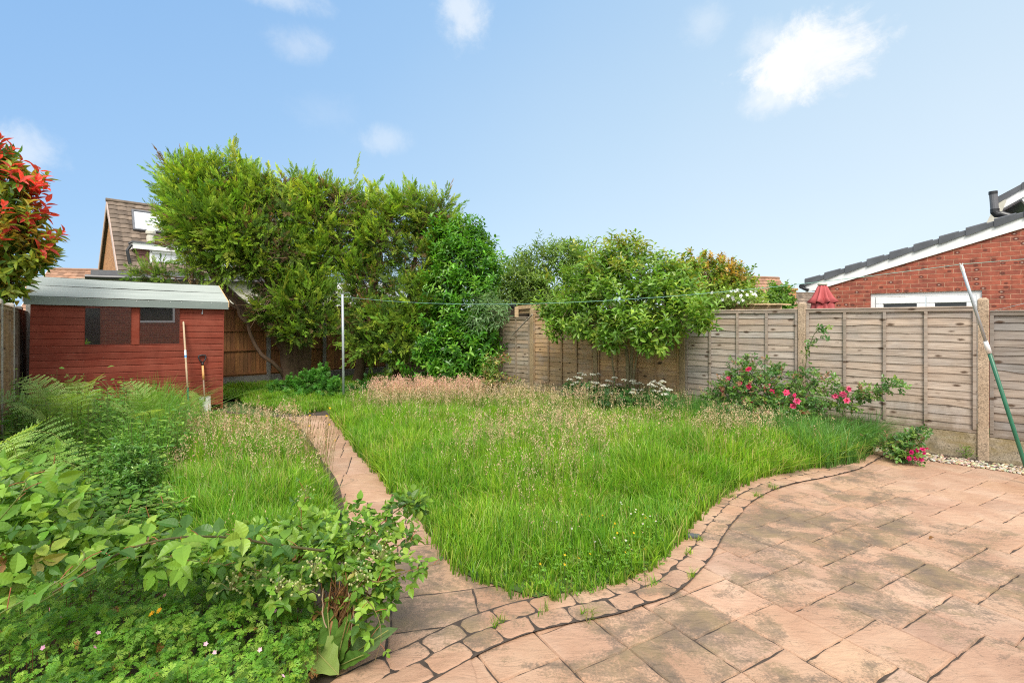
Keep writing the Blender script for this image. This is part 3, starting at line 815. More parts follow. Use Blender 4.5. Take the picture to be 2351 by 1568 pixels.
ud = MB(); ud.col = (0.5, 0.42, 0.35)                                # boarding below the felt and pale barge edges
for y0, z0, y1, z1 in ((o0+0.006, e1-0.012, yR, zr-0.014), (yR, zr-0.014, 2*yR-o0-0.006, e1-0.012)):
    ud.add([(x, y, z) for x in (-ov+0.002, SHL+ov-0.002) for y, z in ((y0, z0), (y1, z1), (y1, z1-0.02), (y0, z0-0.02))], [(0, 1, 2, 3), (7, 6, 5, 4), (0, 4, 5, 1), (1, 5, 6, 2), (2, 6, 7, 3), (3, 7, 4, 0)])
ud.box((-ov+0.004, o0+0.002, e0+0.004), (SHL+ov-0.004, o0+0.02, e1-0.012))
ud.col = (1.3, 1.15, 0.95)
for x in (-ov-0.012, SHL+ov):
    ud.add([(x+q, y, z) for q in (0, 0.012) for y, z in ((o0-0.002, e1-0.10), (o0-0.002, e1+0.004), (yR, zr+0.004), (yR, zr-0.10))], [(0, 1, 2, 3), (7, 6, 5, 4), (0, 4, 5, 1), (1, 5, 6, 2), (2, 6, 7, 3), (3, 7, 4, 0)])
ud.build('barge_board', M_TIMBER, shed, local=True)
for i in range(17):
    nl = MB(); x = 0.06+i*0.163+random.uniform(-.01, .01); nl.lathe([(0.004, 0), (0.005, 0.0)], (0, 0, 0), 6)
    nl.v[-12:] = [(x+px, o0-0.007-(0.001 if k_ > 5 else 0), e1-0.03+py) for k_, (px, py, _) in enumerate(nl.v[-12:])]
    nl.build('felt_nail', M_WHITE, ro, local=True)
# hasp hanging under the eave at the right
hp = shedpt(464, 716); ha = MB()
ha.tube([(hp.x, -0.012, 1.90), (hp.x+0.006, -0.02, 1.86), (hp.x-0.004, -0.018, 1.83)], 0.006, 6); ha.lathe([(0.012, -0.012), (0.014, 0), (0.012, 0.012)], (hp.x, -0.02, 1.815), 8)
ha.build('hasp', M_GALV, shed, local=True)

# ------------------------------------------------------------------ tools leaning on the shed
M_ASH = plain('pale_ash_handle', (0.60, 0.43, 0.28), 0.5, var=0.14, scale=4, stretch=(6, 6, 1))
M_ORW = plain('varnished_handle', (0.60, 0.32, 0.11), 0.4, var=0.14, scale=4, stretch=(6, 6, 1))
M_GREENP = plain('green_painted_metal', (0.02, 0.13, 0.07), 0.4, var=0.1)
M_DIRTM = plain('muddy_steel', (0.50, 0.47, 0.43), 0.5, 0.2, var=0.35, scale=14, bump=0.2)
M_RUST = plain('rusty_shaft', (0.26, 0.18, 0.12), 0.6, 0.3, var=0.3, scale=12)
M_STICK = plain('blue_white_sticker', (0.80, 0.85, 0.9), 0.4, var=0.03)
M_BLUE = plain('blue_sticker_print', (0.10, 0.32, 0.62), 0.4, var=0.05)
top = SM @ Vector((shedpt(420.6, 738).x, -0.03, 1.66)); bx = shedpt(427, 880).x
bot = SM @ Vector((bx+0.02, -0.30, -0.02))
hoe = empty('long_handled_hoe', (bot.x, bot.y, 0), 0, 'long pale wooden tool handle with a green end and blue sticker against the shed', 'garden tool')
d = (top-bot)
h = MB(); h.tube([bot+d*q for q in (0.24, 0.5, 0.8, 0.99, 1.0)], [0.0165, 0.0175, 0.0165, 0.016, 0.008], 10); h.build('handle', M_ASH, hoe, smooth=True)
h = MB(); h.tube([bot+d*q for q in (0.02, 0.24, 0.275)], [0.017, 0.0195, 0.0185], 10); h.build('ferrule', M_GREENP, hoe)
h = MB(); h.tube([bot+d*0.02, bot+Vector((0.01, 0.02, 0.012)), bot+Vector((-0.06, -0.05, 0.03))], [0.012, 0.01, 0.008], 6); h.box((bot.x-0.14, bot.y-0.08, 0.014), (bot.x+0.02, bot.y-0.07, 0.09)); h.build('hoe_blade', M_GREENP, hoe)
h = MB(); h.tube([bot+d*q for q in (0.60, 0.685)], 0.0195, 10, cap=False); so = h.build('sticker', M_STICK, hoe, smooth=True)
h = MB(); h.tube([bot+d*q for q in (0.605, 0.63)], 0.0199, 10, cap=False); h.build('sticker_print', M_BLUE, so, smooth=True)

sx = shedpt(464, 880).x
sb = SM @ Vector((sx+0.03, -0.20, -0.03)); stp = SM @ Vector((sx-0.012, -0.03, 1.03))
sp_ = empty('garden_spade', (sb.x, sb.y, 0), 0, 'digging spade with black D handle and muddy blade propped on the shed', 'spade')
d = stp-sb; dn = d.normalized(); wv = Vector(SDX); wv = (wv-dn*wv.dot(dn)).normalized(); nv = wv.cross(dn)
def sw(a, l, n=0.0): return sb+wv*a+dn*l+nv*n
h = MB(); vs = []; nL = 7
for j in range(nL):
    l = 0.275*j/(nL-1)
    wd_ = 0.088+0.008*j/(nL-1)
    if j == 0: wd_ *= 0.97
    for i in range(7):
        a = -1+2*i/6
        vs.append(sw(a*wd_, l-(0.010*(1-a*a) if j == 0 else 0), 0.014*a*a-0.006))
fs = [(j*7+i, j*7+i+1, j*7+8+i, j*7+7+i) for j in range(nL-1) for i in range(6)]
h.add(vs, fs)
h.add([p-nv*0.003 for p in vs], [f[::-1] for f in fs])
h.tube([sw(-0.098, 0.276, 0.008), sw(-0.03, 0.279, 0.0), sw(0.03, 0.279, 0.0), sw(0.098, 0.276, 0.008)], 0.005, 6)
h.build('blade', M_DIRTM, sp_)
h = MB(); h.tube([sw(0, 0.20, 0.0), sw(0, 0.30, 0.008), sw(0, 0.62, 0.002)], [0.010, 0.014, 0.0155], 8); h.build('socket', M_RUST, sp_, smooth=True)
h = MB(); h.tube([sw(0, 0.60), sw(0, 0.70), sw(0, 0.885)], [0.0205, 0.021, 0.0195], 10); h.build('shaft', M_ORW, sp_, smooth=True)
h = MB(); h.tube([sw(0, 0.875), sw(0, 0.93)], [0.024, 0.018], 8)
h.tube([sw(0, 0.92), sw(-0.04, 0.965), sw(-0.062, 1.03), sw(-0.055, 1.06), sw(0, 1.068), sw(0.055, 1.06), sw(0.062, 1.03), sw(0.04, 0.965), sw(0, 0.92)], [0.014, 0.012, 0.012, 0.013, 0.015, 0.013, 0.012, 0.012, 0.014], 8)
h.build('handle', M_BLACK, sp_, smooth=True)

# ------------------------------------------------------------------ washing line
PB_ = gp(789, 921); 
pole = empty('washing_line_post', (PB_[0], PB_[1], 0), 0, 'tall galvanised steel washing line post at the bend of the path', 'post')
h = MB(); h.tube([(PB_[0], PB_[1], -0.1), (PB_[0]-0.012, PB_[1], 1.2), (PB_[0]-0.025, PB_[1], 2.24)], 0.0255, 14); h.build('tube', M_GALV, pole, smooth=True)
h = MB(); ptop = Vector((PB_[0]-0.025, PB_[1], 2.24))
h.lathe([(0.027, 0), (0.027, 0.012), (0.015, 0.022)], ptop, 12); h.build('cap', M_GREYPLAS, pole)
h = MB(); h.tube([ptop+Vector((-0.08, 0, -0.06)), ptop+Vector((-0.055, 0, -0.066)), ptop+Vector((0.07, 0, -0.066)), ptop+Vector((0.095, 0.0, -0.055))], 0.006, 6)
h.tube([ptop+Vector((0.02, 0, 0.0)), ptop+Vector((0.07, 0.0, 0.03)), ptop+Vector((0.13, 0.0, 0.035)), ptop+Vector((0.16, 0, 0.01))], 0.004, 6); h.build('hook', M_GALV, pole)
PT = at(2207, 610, 5.0); PBt = gp(2368, 1112, 0.0)
prop = empty('washing_line_prop', PBt, 0, 'telescopic clothes prop, green below and silver above, leaning by the right fence', 'clothes prop')
pv = Vector(PT)-Vector(PBt); pb0 = Vector(PBt)
jn = 0.615
h = MB(); h.tube([pb0, pb0+pv*0.03, pb0+pv*jn], [0.016, 0.0175, 0.0175], 12); h.build('lower_tube', M_GREENP, prop, smooth=True)
h = MB(); h.tube([pb0+pv*(jn-0.008), pb0+pv*(jn+0.02), pb0+pv*(jn+0.045)], [0.022, 0.021, 0.017], 12); h.build('collar', M_WHITE, prop, smooth=True)
h = MB(); h.tube([pb0+pv*(jn+0.03), pb0+pv*0.985], 0.0135, 12); h.build('upper_tube', M_GALV, prop, smooth=True)
h = MB(); h.tube([pb0+pv*0.975, pb0+pv*1.0], [0.016, 0.014], 8)
h.tube([pb0+pv*1.0+Vector((-0.016, 0, 0.022)), pb0+pv*0.997, pb0+pv*1.0+Vector((0.016, 0, 0.022))], 0.005, 6); h.build('hook', M_WHITE, prop)
a = np.array(ptop)+np.array([0.09, 0, -0.06]); b = np.array(PT)+np.array([0, 0, 0.012]); pts = []
for q in np.linspace(0, 1, 40): pts.append(a+(b-a)*q+np.array([0, 0, -0.26*4*q*(1-q)]))
c2 = np.array([6.6, 0.6, 2.42])
for q in np.linspace(0, 1, 14)[1:]: pts.append(b+(c2-b)*q+np.array([0, 0, -0.05*4*q*(1-q)]))
h = MB(); h.tube(pts, 0.0030, 5)
M_LINE = plain('pale_green_cord', (0.22, 0.42, 0.36), 0.5, var=0.05)
tag(h.build('washing_line', M_LINE, smooth=True), 'pale green washing line sagging from the steel post to the prop', 'washing line')
h = MB(); p0 = np.array([RF0[0]+0.03, RF0[1]-0.06, 1.79]); p1 = at(2351, 697, 5.4); p2 = p0+(p1-p0)*6; h.tube([p0, p1, p2], 0.003, 5)
tag(h.build('white_string', M_WHITE, smooth=True), 'thin white string tied to the nearest concrete fence post', 'string')

# ------------------------------------------------------------------ brick house with the lean-to gable beyond the right fence
HD = np.array([0.718, -0.696, 0]); HY = np.array([0.696, 0.718, 0]); H0 = np.array([5.903, 9.754, 0.0])
house = empty('brick_house', H0, math.atan2(-0.696, 0.718), 'red brick house gable with white doors and dark tile verge beyond the fence', 'house')
HM = Matrix.LocRotScale(house.location, house.rotation_euler, None); HMI = HM.inverted()
def hpt(u, v, y=0.0):
    n = np.array([*HY]); p0 = H0+HY*y
    return HMI @ Vector(hit(u, v, p0, n))
SLP = 0.297; XR = 6.4
def zbot(x): return 2.285+SLP*x
wx0, wx1 = hpt(1998, 676).x, hpt(2255, 667).x; wz1 = 0.5*(hpt(1998, 675).z+hpt(2254, 666).z); 
w = MB(); z_ = zbot
w.add([(0, 0, -0.05), (wx0, 0, -0.05), (wx0, 0, wz1), (wx1, 0, wz1), (wx1, 0, -0.05), (XR, 0, -0.05), (XR, 0, zbot(XR)), (wx1, 0, zbot(wx1)), (wx0, 0, zbot(wx0)), (0, 0, zbot(0))],
      [(0, 1, 2, 8, 9), (2, 3, 7, 8), (4, 5, 6, 7, 3)])
w.add([(0, 0, -0.05), (0, 4, -0.05), (0, 4, zbot(0)), (0, 0, zbot(0))], [(0, 3, 2, 1)])
w.add([(wx0, 0, -.05), (wx0, .1, -.05), (wx0, .1, wz1), (wx0, 0, wz1)], [(0, 1, 2, 3)]); w.add([(wx1, 0, -.05), (wx1, .1, -.05), (wx1, .1, wz1), (wx1, 0, wz1)], [(3, 2, 1, 0)]); w.add([(wx0, 0, wz1), (wx0, .1, wz1), (wx1, .1, wz1), (wx1, 0, wz1)], [(0, 1, 2, 3)])
w.build('wall', M_BRICK, house, local=True)
# patio doors
dr = MB(); y0, y1 = 0.03, 0.09
xm = hpt(2125, 690).x
fw = 0.07
dr.bbox((wx0, y0, wz1-fw), (wx1, y1, wz1), 0.006); dr.bbox((wx0, y0, 0), (wx0+fw, y1, wz1-fw), 0.006); dr.bbox((wx1-fw, y0, 0), (wx1, y1, wz1-fw), 0.006)
dro = dr.build('door_frame', M_WHITE, house, local=True)
for a, b in ((wx0+fw, xm), (xm, wx1-fw)):
    q = MB(); s_ = 0.115; a += 0.006; b -= 0.006; zt = wz1-fw-0.006
    q.bbox((a, y0-0.015, zt-s_), (b, y1-0.02, zt), 0.008); q.bbox((a, y0-0.015, 0.03), (a+s_, y1-0.02, zt-s_), 0.008); q.bbox((b-s_, y0-0.015, 0.03), (b, y1-0.02, zt-s_), 0.008); q.bbox((a+s_, y0-0.015, 0.03), (b-s_, y1-0.02, 0.2), 0.008)
    do = q.build('door', M_WHITE, house, local=True)
    q = MB(); q.box((a+s_-0.01, y0+0.015, 0.18), (b-s_+0.01, y0+0.022, zt-s_+0.01)); q.build('pane', M_GLASS, do, local=True)
# barge board, roof slope, stepped verge tiles, gutter end
bb = MB(); x0_ = -0.17
def sloped(mb, xa, xb, d0, d1, ya, yb, base=zbot):
    mb.add([(x, y, base(x)+d) for x in (xa, xb) for y, d in ((ya, d0), (yb, d0), (yb, d1), (ya, d1))], [(0, 1, 2, 3), (7, 6, 5, 4), (0, 4, 5, 1), (1, 5, 6, 2), (2, 6, 7, 3), (3, 7, 4, 0)])
sloped(bb, -0.02, XR, -0.015, 0.165, -0.03, 0.0); sloped(bb, -0.16, -0.02, 0.0, 0.165, -0.03, 0.0)
bb.build('barge_board', M_WHITE, house, local=True)
rs = MB(); sloped(rs, x0_, XR, 0.166, 0.20, -0.02, 4.2); roof_o = rs.build('roof', M_SLATE, house, local=True)
k = 0; x = x0_
vt = MB()
while x < XR:
    L_ = 0.335
    vt.col = tuple([random.uniform(0.88, 1.1)]*3)
    # each cap tapers up the slope and the next one rides over it
    a0, a1 = x, x+L_+0.05
    for (xa, xb, da, db, ya) in ((a0, a0+0.25, 0.128, 0.150, -0.060), (a0+0.25, a1, 0.150, 0.158, -0.052)):
        za, zb_ = zbot(xa), zbot(xb)
        h0, h1 = 0.255+0.02*(1-(xa-a0)/L_), 0.255+0.02*(1-(xb-a0)/L_)
        if ya > -0.055: h0 -= 0.016; h1 -= 0.016
        vs = [(xa, ya, za+da), (xa, ya, za+h0-0.02), (xa, ya+0.03, za+h0), (xa, 0.16, za+h0), (xb, ya+0.004, zb_+db), (xb, ya+0.004, zb_+h1-0.02), (xb, ya+0.034, zb_+h1), (xb, 0.16, zb_+h1)]
        vt.add(vs, [(0, 4, 5, 1), (1, 5, 6, 2), (2, 6, 7, 3), (0, 1, 2, 3), (7, 6, 5, 4)])
    x += L_
vt.build('verge_tile', M_SLATE, roof_o, local=True)
gt = MB(); gt.tube([(-0.22, -0.05, 2.36), (-0.22, 4.2, 2.36)], 0.055, 8); gt.tube([(-0.2, -0.04, 2.32), (-0.1, -0.04, 2.28)], 0.03, 6); gt.build('gutter', M_BLACK, house, local=True)
# upper storey: verge, white soffit, cream gutter, brick behind
U = 1.6
up0 = hpt(2291, 453, U); ux = hpt(2351, 419, U); us = (ux.z-up0.z)/(ux.x-up0.x)
ub = lambda x: up0.z-0.26+us*(x-up0.x)
uw = MB(); uxa = up0.x+0.42
uw.add([(uxa, U+0.25, 2.4), (XR+1, U+0.25, 2.4), (XR+1, U+0.25, ub(XR+1)), (uxa, U+0.25, ub(uxa))], [(0, 1, 2, 3)])
uw.add([(uxa, U+0.25, 2.4), (uxa, U+5, 2.4), (uxa, U+5, ub(uxa)), (uxa, U+0.25, ub(uxa))], [(0, 3, 2, 1)])
uw.build('upper_wall', M_BRICK, house, local=True)
ur = MB(); sloped(ur, up0.x-0.02, XR+1, 0.17, 0.215, U-0.03, U+5, ub); uro = ur.build('upper_roof', M_SLATE, house, local=True)
uv_ = MB(); x = up0.x-0.03
while x < XR+0.8:
    uv_.col = tuple([random.uniform(0.9, 1.1)]*3); a1 = x+0.36
    vs = [(x, U-0.06, ub(x)+0.14), (x, U-0.06, ub(x)+0.262), (x, U+0.15, ub(x)+0.275), (a1, U-0.052, ub(a1)+0.155), (a1, U-0.052, ub(a1)+0.245), (a1, U+0.15, ub(a1)+0.258)]
    uv_.add(vs, [(0, 3, 4, 1), (1, 4, 5, 2), (0, 1, 2), (5, 4, 3)]); x += 0.33
uv_.build('verge_tile', M_SLATE, uro, local=True)
so = MB(); sloped(so, up0.x+0.03, XR+1, 0.0, 0.165, U-0.03, U, ub); sloped(so, up0.x+0.05, XR+1, -0.012, -0.004, U, U+0.25, ub)
so.add([(up0.x+0.30, U+0.0, ub(up0.x+.3)-0.01), (up0.x+0.50, U+0.0, ub(up0.x+.5)-0.01), (up0.x+0.44, U+0.0, ub(up0.x+.44)-0.2), (up0.x+0.38, U+0.0, ub(up0.x+.38)-0.2), (up0.x+0.30, U+0.24, ub(up0.x+.3)-0.01), (up0.x+0.50, U+0.24, ub(up0.x+.5)-0.01), (up0.x+0.44, U+0.24, ub(up0.x+.44)-0.2), (up0.x+0.38, U+0.24, ub(up0.x+.38)-0.2)], [(3, 2, 1, 0), (0, 1, 5, 4), (1, 2, 6, 5), (2, 3, 7, 6), (3, 0, 4, 7)])
so.build('soffit', M_WHITE, house, local=True)
ug = MB(); g1 = hpt(2293, 462, U-0.05); g2 = hpt(2266, 506, U-0.05)
ug.tube([(g1.x, U-0.04, g1.z), (g1.x-0.02, U+4, g1.z)], 0.05, 8)
ug.add([(g1.x, U-0.05, g1.z+0.04), (g1.x+0.10, U-0.05, g1.z-0.0), (g2.x+0.13, U-0.05, g2.z-0.1), (g2.x-0.03, U-0.05, g2.z-0.1), (g1.x, U+0.02, g1.z+0.04), (g1.x+0.10, U+0.02, g1.z), (g2.x+0.13, U+0.02, g2.z-0.1), (g2.x-0.03, U+0.02, g2.z-0.1)], [(3, 2, 1, 0), (4, 5, 6, 7), (0, 1, 5, 4), (1, 2, 6, 5), (2, 3, 7, 6), (3, 0, 4, 7)])
ug.build('eaves_gutter', M_CREAM, house, local=True)
fp = MB(); A = hpt(2280, 440, 0.9); B = hpt(2284, 487, 0.9); Cc = hpt(2290, 493, 0.9); Dd = hpt(2350, 506, 0.9)
fp.tube([B, A], [0.055, 0.055], 14); fo = fp.build('flue', M_GREYPLAS, house, local=True, smooth=False)
fp = MB(); fp.tube([B+Vector((0, 0, 0.05)), B, B+Vector((0.03, 0, -0.05)), Cc+Vector((0.04, 0, 0)), Dd], [0.062, 0.062, 0.06, 0.055, 0.052], 14); fp.tube([A+Vector((0, 0, -0.05)), A+Vector((0, 0, 0.0))], 0.06, 14); fp.build('flue_elbow', M_BLACK, fo, local=True)

# closed parasol behind the fence
pc = at(1888, 655, 8.75)
para = empty('garden_parasol', (pc[0], pc[1], 0), 0, 'closed red garden parasol standing behind the right fence', 'parasol')
M_CLOTH = plain('red_parasol_cloth', (0.42, 0.085, 0.085), 0.8, var=0.12, scale=5)
def folds(prof, n=72, k=8):
    vs = []; fs = []
    for (r, z, amp, ph) in prof:
        for j in range(n):
            a = 2*PI*j/n; q = r*(1+amp*math.cos(k*a+ph)+amp*0.4*math.cos(3*a+1))
            vs.append((pc[0]+q*math.cos(a), pc[1]+q*math.sin(a), z+amp*0.06*math.cos(k*a+ph)))
    for i in range(len(prof)-1):
        for j in range(n): q = (j+1) % n; fs.append((i*n+j, i*n+q, i*n+n+q, i*n+n+j))
    return vs, fs
zt = pc[2]
q = MB(); q.add(*folds([(0.04, zt+0.02, 0, 0), (0.075, zt-0.03, 0.08, 0), (0.10, zt-0.13, 0.22, 0.2), (0.135, zt-0.23, 0.30, 0.3), (0.19, zt-0.31, 0.34, 0.4), (0.175, zt-0.318, 0.34, 0.4)]))
q.build('canopy_vent', M_CLOTH, para, smooth=True)
q = MB(); q.add(*folds([(0.11, zt-0.22, 0.15, 1), (0.145, zt-0.34, 0.26, 1.2), (0.16, zt-0.50, 0.30, 1.3), (0.165, zt-0.70, 0.3, 1.5), (0.15, zt-0.95, 0.3, 1.6), (0.16, zt-1.2, 0.3, 1.7), (0.13, zt-1.21, 0.2, 1.7)]))
q.build('canopy', M_CLOTH, para, smooth=True)
q = MB(); q.lathe([(0.075, 0.0), (0.07, 0.03), (0.035, 0.05), (0.01, 0.055)], (pc[0], pc[1], zt+0.0), 14); q.build('finial', M_CREAM, para, smooth=True)
q = MB(); q.tube([(pc[0], pc[1], 0), (pc[0], pc[1], zt)], 0.022, 10); q.lathe([(0.28, 0.0), (0.28, 0.06), (0.05, 0.09)], (pc[0], pc[1], -0.03), 20); q.build('pole', M_GREYPLAS, para)

# ------------------------------------------------------------------ tiled roofs
def m_tiles(name, c1, c2):
    t = NT(name); v = t.coord()
    n = t.noise(v, 3.0, 6, 0.7); c = t.ramp(n, [(0.3, c1), (0.7, c2)])
    t.base(t.mix(1.0, c, t.attr(), 'MULTIPLY')); t.rough(0.85); return t.m
M_TILEB = m_tiles('brown_roof_tile', (0.125, 0.09, 0.066), (0.205, 0.155, 0.115))
M_TILER = m_tiles('rust_roof_tile', (0.24, 0.12, 0.07), (0.34, 0.20, 0.13))
M_MARLEY = m_tiles('plum_hung_tile', (0.13, 0.055, 0.05), (0.20, 0.085, 0.075))
def tiled(p, e1, e2, w, h, tw=0.30, th=0.28, lift=0.035, roll=0.028):
    """pantile slope as one mesh: p lower-left corner, e1 along the eave, e2 up the slope"""
    p = np.array(p, float); e1 = np.array(e1, float); e1 /= np.linalg.norm(e1); e2 = np.array(e2, float); e2 /= np.linalg.norm(e2)
    nr = np.cross(e1, e2); nr /= np.linalg.norm(nr)
    nc = max(1, int(round(w/tw))); nrw = max(1, int(round(h/th))); sub = 4
    V, Fc, C = [], [], []
    xs = np.linspace(0, w, nc*sub+1)
    for r in range(nrw):
        z0 = h*r/nrw; z1 = h*(r+1)/nrw+0.03
        tone = RNG.normal(1, 0.16, nc)
        base = len(V)
        for (zz, l) in ((z0, -0.005), (z0, lift), (z1, 0.004)):
            for i, x in enumerate(xs):
                b = roll*abs(math.sin(PI*(i % sub)/sub)) if i < len(xs)-1 else 0
                V.append(p+e1*x+e2*zz+nr*(l+(b if l > 0 else 0))); k = tone[min(i//sub, nc-1)]; C.append((k, k, k))
        m = len(xs)
        for l in range(2):
            for i in range(m-1): Fc.append((base+l*m+i, base+l*m+i+1, base+l*m+m+i+1, base+l*m+m+i))
    return np.array(V), np.array(Fc), np.clip(np.array(C), 0.5, 1.5)
def roofmesh(name, m, parent, *a, **k):
    V, Fc, C = tiled(*a, **k); return npmesh(name, V, [Fc], m, parent, col=C)

# dormer bungalow behind the conifers
Rr = np.array([0.68, 0.733, 0]); Gg = np.array([-0.733, 0.68, 0])
AP = at(246, 461, 22.0); RUN = 2.6; DROP = 3.45
bung = empty('dormer_bungalow', (AP[0], AP[1], 0), 0, 'house with a steep brown tiled roof, skylight and white dormer behind the shed', 'house')
low = AP-Gg*RUN*1.12+np.array([0, 0, -DROP*1.12]); up_ = (AP-low)
hgt = np.linalg.norm(up_); e2 = up_/hgt
roofmesh('roof', M_TILEB, bung, low, Rr, e2, 9.0, hgt, 0.33, 0.27)
nsl = np.cross(Rr, e2); nsl = nsl if nsl[2] > 0 else -nsl
q = MB(); q.tube([AP-Rr*0.05+np.array([0, 0, 0.03]), AP+Rr*9+np.array([0, 0, 0.03])], 0.09, 8); q.build('ridge_tile', M_TILEB, bung)
far = AP+Gg*RUN*1.12+np.array([0, 0, -DROP*1.12])
q = MB(); a = AP; f9 = Rr*9
q.add([far, AP, AP+f9, far+f9], [(0, 1, 2, 3)]); q.build('rear_roof', M_TILEB, bung)
q = MB(); ins = Rr*0.12; dz = np.array([0, 0, -0.2])
q.add([low+ins+dz, AP+ins+dz, far+ins+dz, np.array([far[0], far[1], 0])+ins, np.array([low[0], low[1], 0])+ins], [(0, 1, 2, 3, 4)])
bw = q.build('gable_wall', M_BRICKO, bung); 
q = MB(); q.add([low+np.array([0, 0, -0.3])+Rr*0.3, low+np.array([0, 0, -0.3])+f9, np.array([low[0], low[1], 0])+f9, np.array([low[0], low[1], 0])+Rr*0.3], [(0, 1, 2, 3)]); q.build('front_wall', M_BRICKO, bung)
M_PINK = plain('weathered_barge_board', (0.50, 0.38, 0.33), 0.7, var=0.12)
q = MB()
for A_, B_ in ((low, AP), (far, AP)):
    dzz = np.array([0, 0, -0.30]); out = -Rr*0.035
    q.add([A_+out, B_+out, B_+out+dzz, A_+out+dzz, A_, B_, B_+dzz, A_+dzz], [(0, 1, 2, 3), (7, 6, 5, 4), (0, 4, 5, 1), (3, 2, 6, 7)])
q.build('barge_board', M_PINK, bung)
pl = lambda u, v, l=0.06: hit(u, v, AP+nsl*l, nsl)
def quadframe(mbf, mbp, P, fw, n, th):
    P = [np.array(x) for x in P]; c = sum(P)/4
    I = [p+(c-p)/np.linalg.norm(c-p)*fw*1.4 for p in P]
    O2 = [p+n*th for p in P]; I2 = [p+n*th for p in I]
    vs = P+O2+I2+I
    fs = []
    for i in range(4):
        j = (i+1) % 4
        fs += [(i, j, 4+j, 4+i), (4+i, 4+j, 8+j, 8+i), (8+i, 8+j, 12+j, 12+i)]
    mbf.add(vs, fs); mbp.add([p+n*th*0.4 for p in I], [(0, 1, 2, 3)])
M_BLIND = plain('white_blind', (0.72, 0.74, 0.78), 0.4, var=0.04)
fA, pA = MB(), MB(); a0, a1 = pl(301, 483), pl(305, 529)
ex = Rr*1.25
quadframe(fA, pA, [a1, a1+ex, a0+ex, a0], 0.07, nsl, 0.09)
sk = fA.build('skylight', M_GREYPLAS, bung); pA.build('blind', M_BLIND, sk)
# dormer: white window box with plum tile cheek, flat roof and black downpipe
dl = pl(314, 603, 0.0); dt = pl(330, 566, 0.0)
base0 = hit(342, 566, AP-Gg*1.7, Gg)          # front face stands on a vertical plane parallel to the eave
fr0 = AP-Gg*2.1
def fpn(u, v): return hit(u, v, fr0, Gg)
q = MB(); a, b = fpn(314, 572), fpn(343, 610); zt_, zb_ = a[2], b[2]-0.9
x0v, x1v = fpn(314, 590), fpn(343, 590)
def vquad(P, Q, z0, z1, off=0.0):
    P = P-Gg*off; Q = Q-Gg*off
    return [(P[0], P[1], z0), (Q[0], Q[1], z0), (Q[0], Q[1], z1), (P[0], P[1], z1)]
rows_ = 7
for i in range(rows_):
    z0 = zb_+(zt_-zb_)*i/rows_; z1 = zb_+(zt_-zb_)*(i+1)/rows_; k = random.uniform(.85, 1.15); q.col = (k, k, k)
    A4 = vquad(x0v, x1v, z0, z1, 0.0); B4 = vquad(x0v, x1v, z0, z1, 0.03)
    q.add([B4[0], B4[1], A4[2], A4[3], A4[0], A4[1]], [(0, 1, 2, 3), (4, 5, 1, 0)])
q.col = (1, 1, 1); c0 = np.array([x0v[0], x0v[1], 0]); c1 = c0+Gg*2.0
q.add([(c0[0], c0[1], zb_), (c0[0], c0[1], zt_), (c1[0], c1[1], zt_), (c1[0], c1[1], zb_)], [(0, 1, 2, 3)])
q.build('dormer_cheek', M_MARLEY, bung)
x2v = x1v+Rr*3.4
q = MB(); A4 = vquad(x0v-Rr*0.15, x2v, zt_, zt_+0.25, 0.16); B4 = vquad(x0v-Rr*0.15, x2v, zt_, zt_+0.25, -2.0)
q.add(A4+B4, [(0, 1, 2, 3), (3, 2, 6, 7), (0, 3, 7, 4), (0, 4, 5, 1)]); q.build('dormer_fascia', M_WHITE, bung)
q = MB(); A4 = vquad(x0v-Rr*0.2, x2v, zt_+0.25, zt_+0.31, 0.2); B4 = vquad(x0v-Rr*0.2, x2v, zt_+0.25, zt_+0.31, -2.0)
q.add(A4+B4, [(0, 1, 2, 3), (3, 2, 6, 7), (0, 3, 7, 4)]); q.build('dormer_roof', M_GREYPLAS, bung)
q = MB(); A4 = vquad(x1v, x2v, zb_, zt_, 0.0); q.add(A4, [(0, 1, 2, 3)])
def bar(P, Q, z0, z1, o=0.05):
    A4 = vquad(P, Q, z0, z1, o); B4 = vquad(P, Q, z0, z1, 0.0)
    q.add(A4+B4, [(0, 1, 2, 3), (3, 2, 6, 7), (0, 4, 5, 1), (0, 3, 7, 4), (1, 5, 6, 2)])
for i in range(4):
    s_ = Rr*(i*1.1); bar(x1v+s_, x1v+s_+Rr*0.09, zb_, zt_)
zm = zt_-0.62; bar(x1v, x2v, zm-0.04, zm+0.04); bar(x1v, x2v, zt_-0.12, zt_)
q.build('dormer_window', M_WHITE, bung)
q = MB(); 
for i in range(3): q.add(vquad(x1v+Rr*(i*1.1+0.16), x1v+Rr*(i*1.1+1.03), zm+0.07, zt_-0.17, 0.02), [(0, 1, 2, 3)])
for i in range(3):
    for j in range(11):
        kk = 0.8 if j % 2 else 1.0; q.col = (kk, kk, kk); q.add(vquad(x1v+Rr*(i*1.1+0.14+0.08*j), x1v+Rr*(i*1.1+0.14+0.08*(j+1)), zb_, zm-0.06, 0.025), [(0, 1, 2, 3)])
q.build('dormer_blind', M_BLIND, bung)
q = MB(); p = x0v-Rr*0.2-Gg*0.12; q.tube([(p[0], p[1], zt_+0.15), (p[0]-0.1, p[1]-0.1, zt_-0.1), (p[0]+0.05, p[1], zt_-1.3)], 0.06, 8); q.build('downpipe', M_BLACK, bung)
q = MB(); p = pl(346, 556, 0.0); q.lathe([(0.16, 0), (0.16, 0.25), (0.12, 0.3), (0.19, 0.36), (0.19, 0.46), (0.10, 0.58), (0.02, 0.62)], p, 12); q.build('roof_vent', M_CREAM, bung)
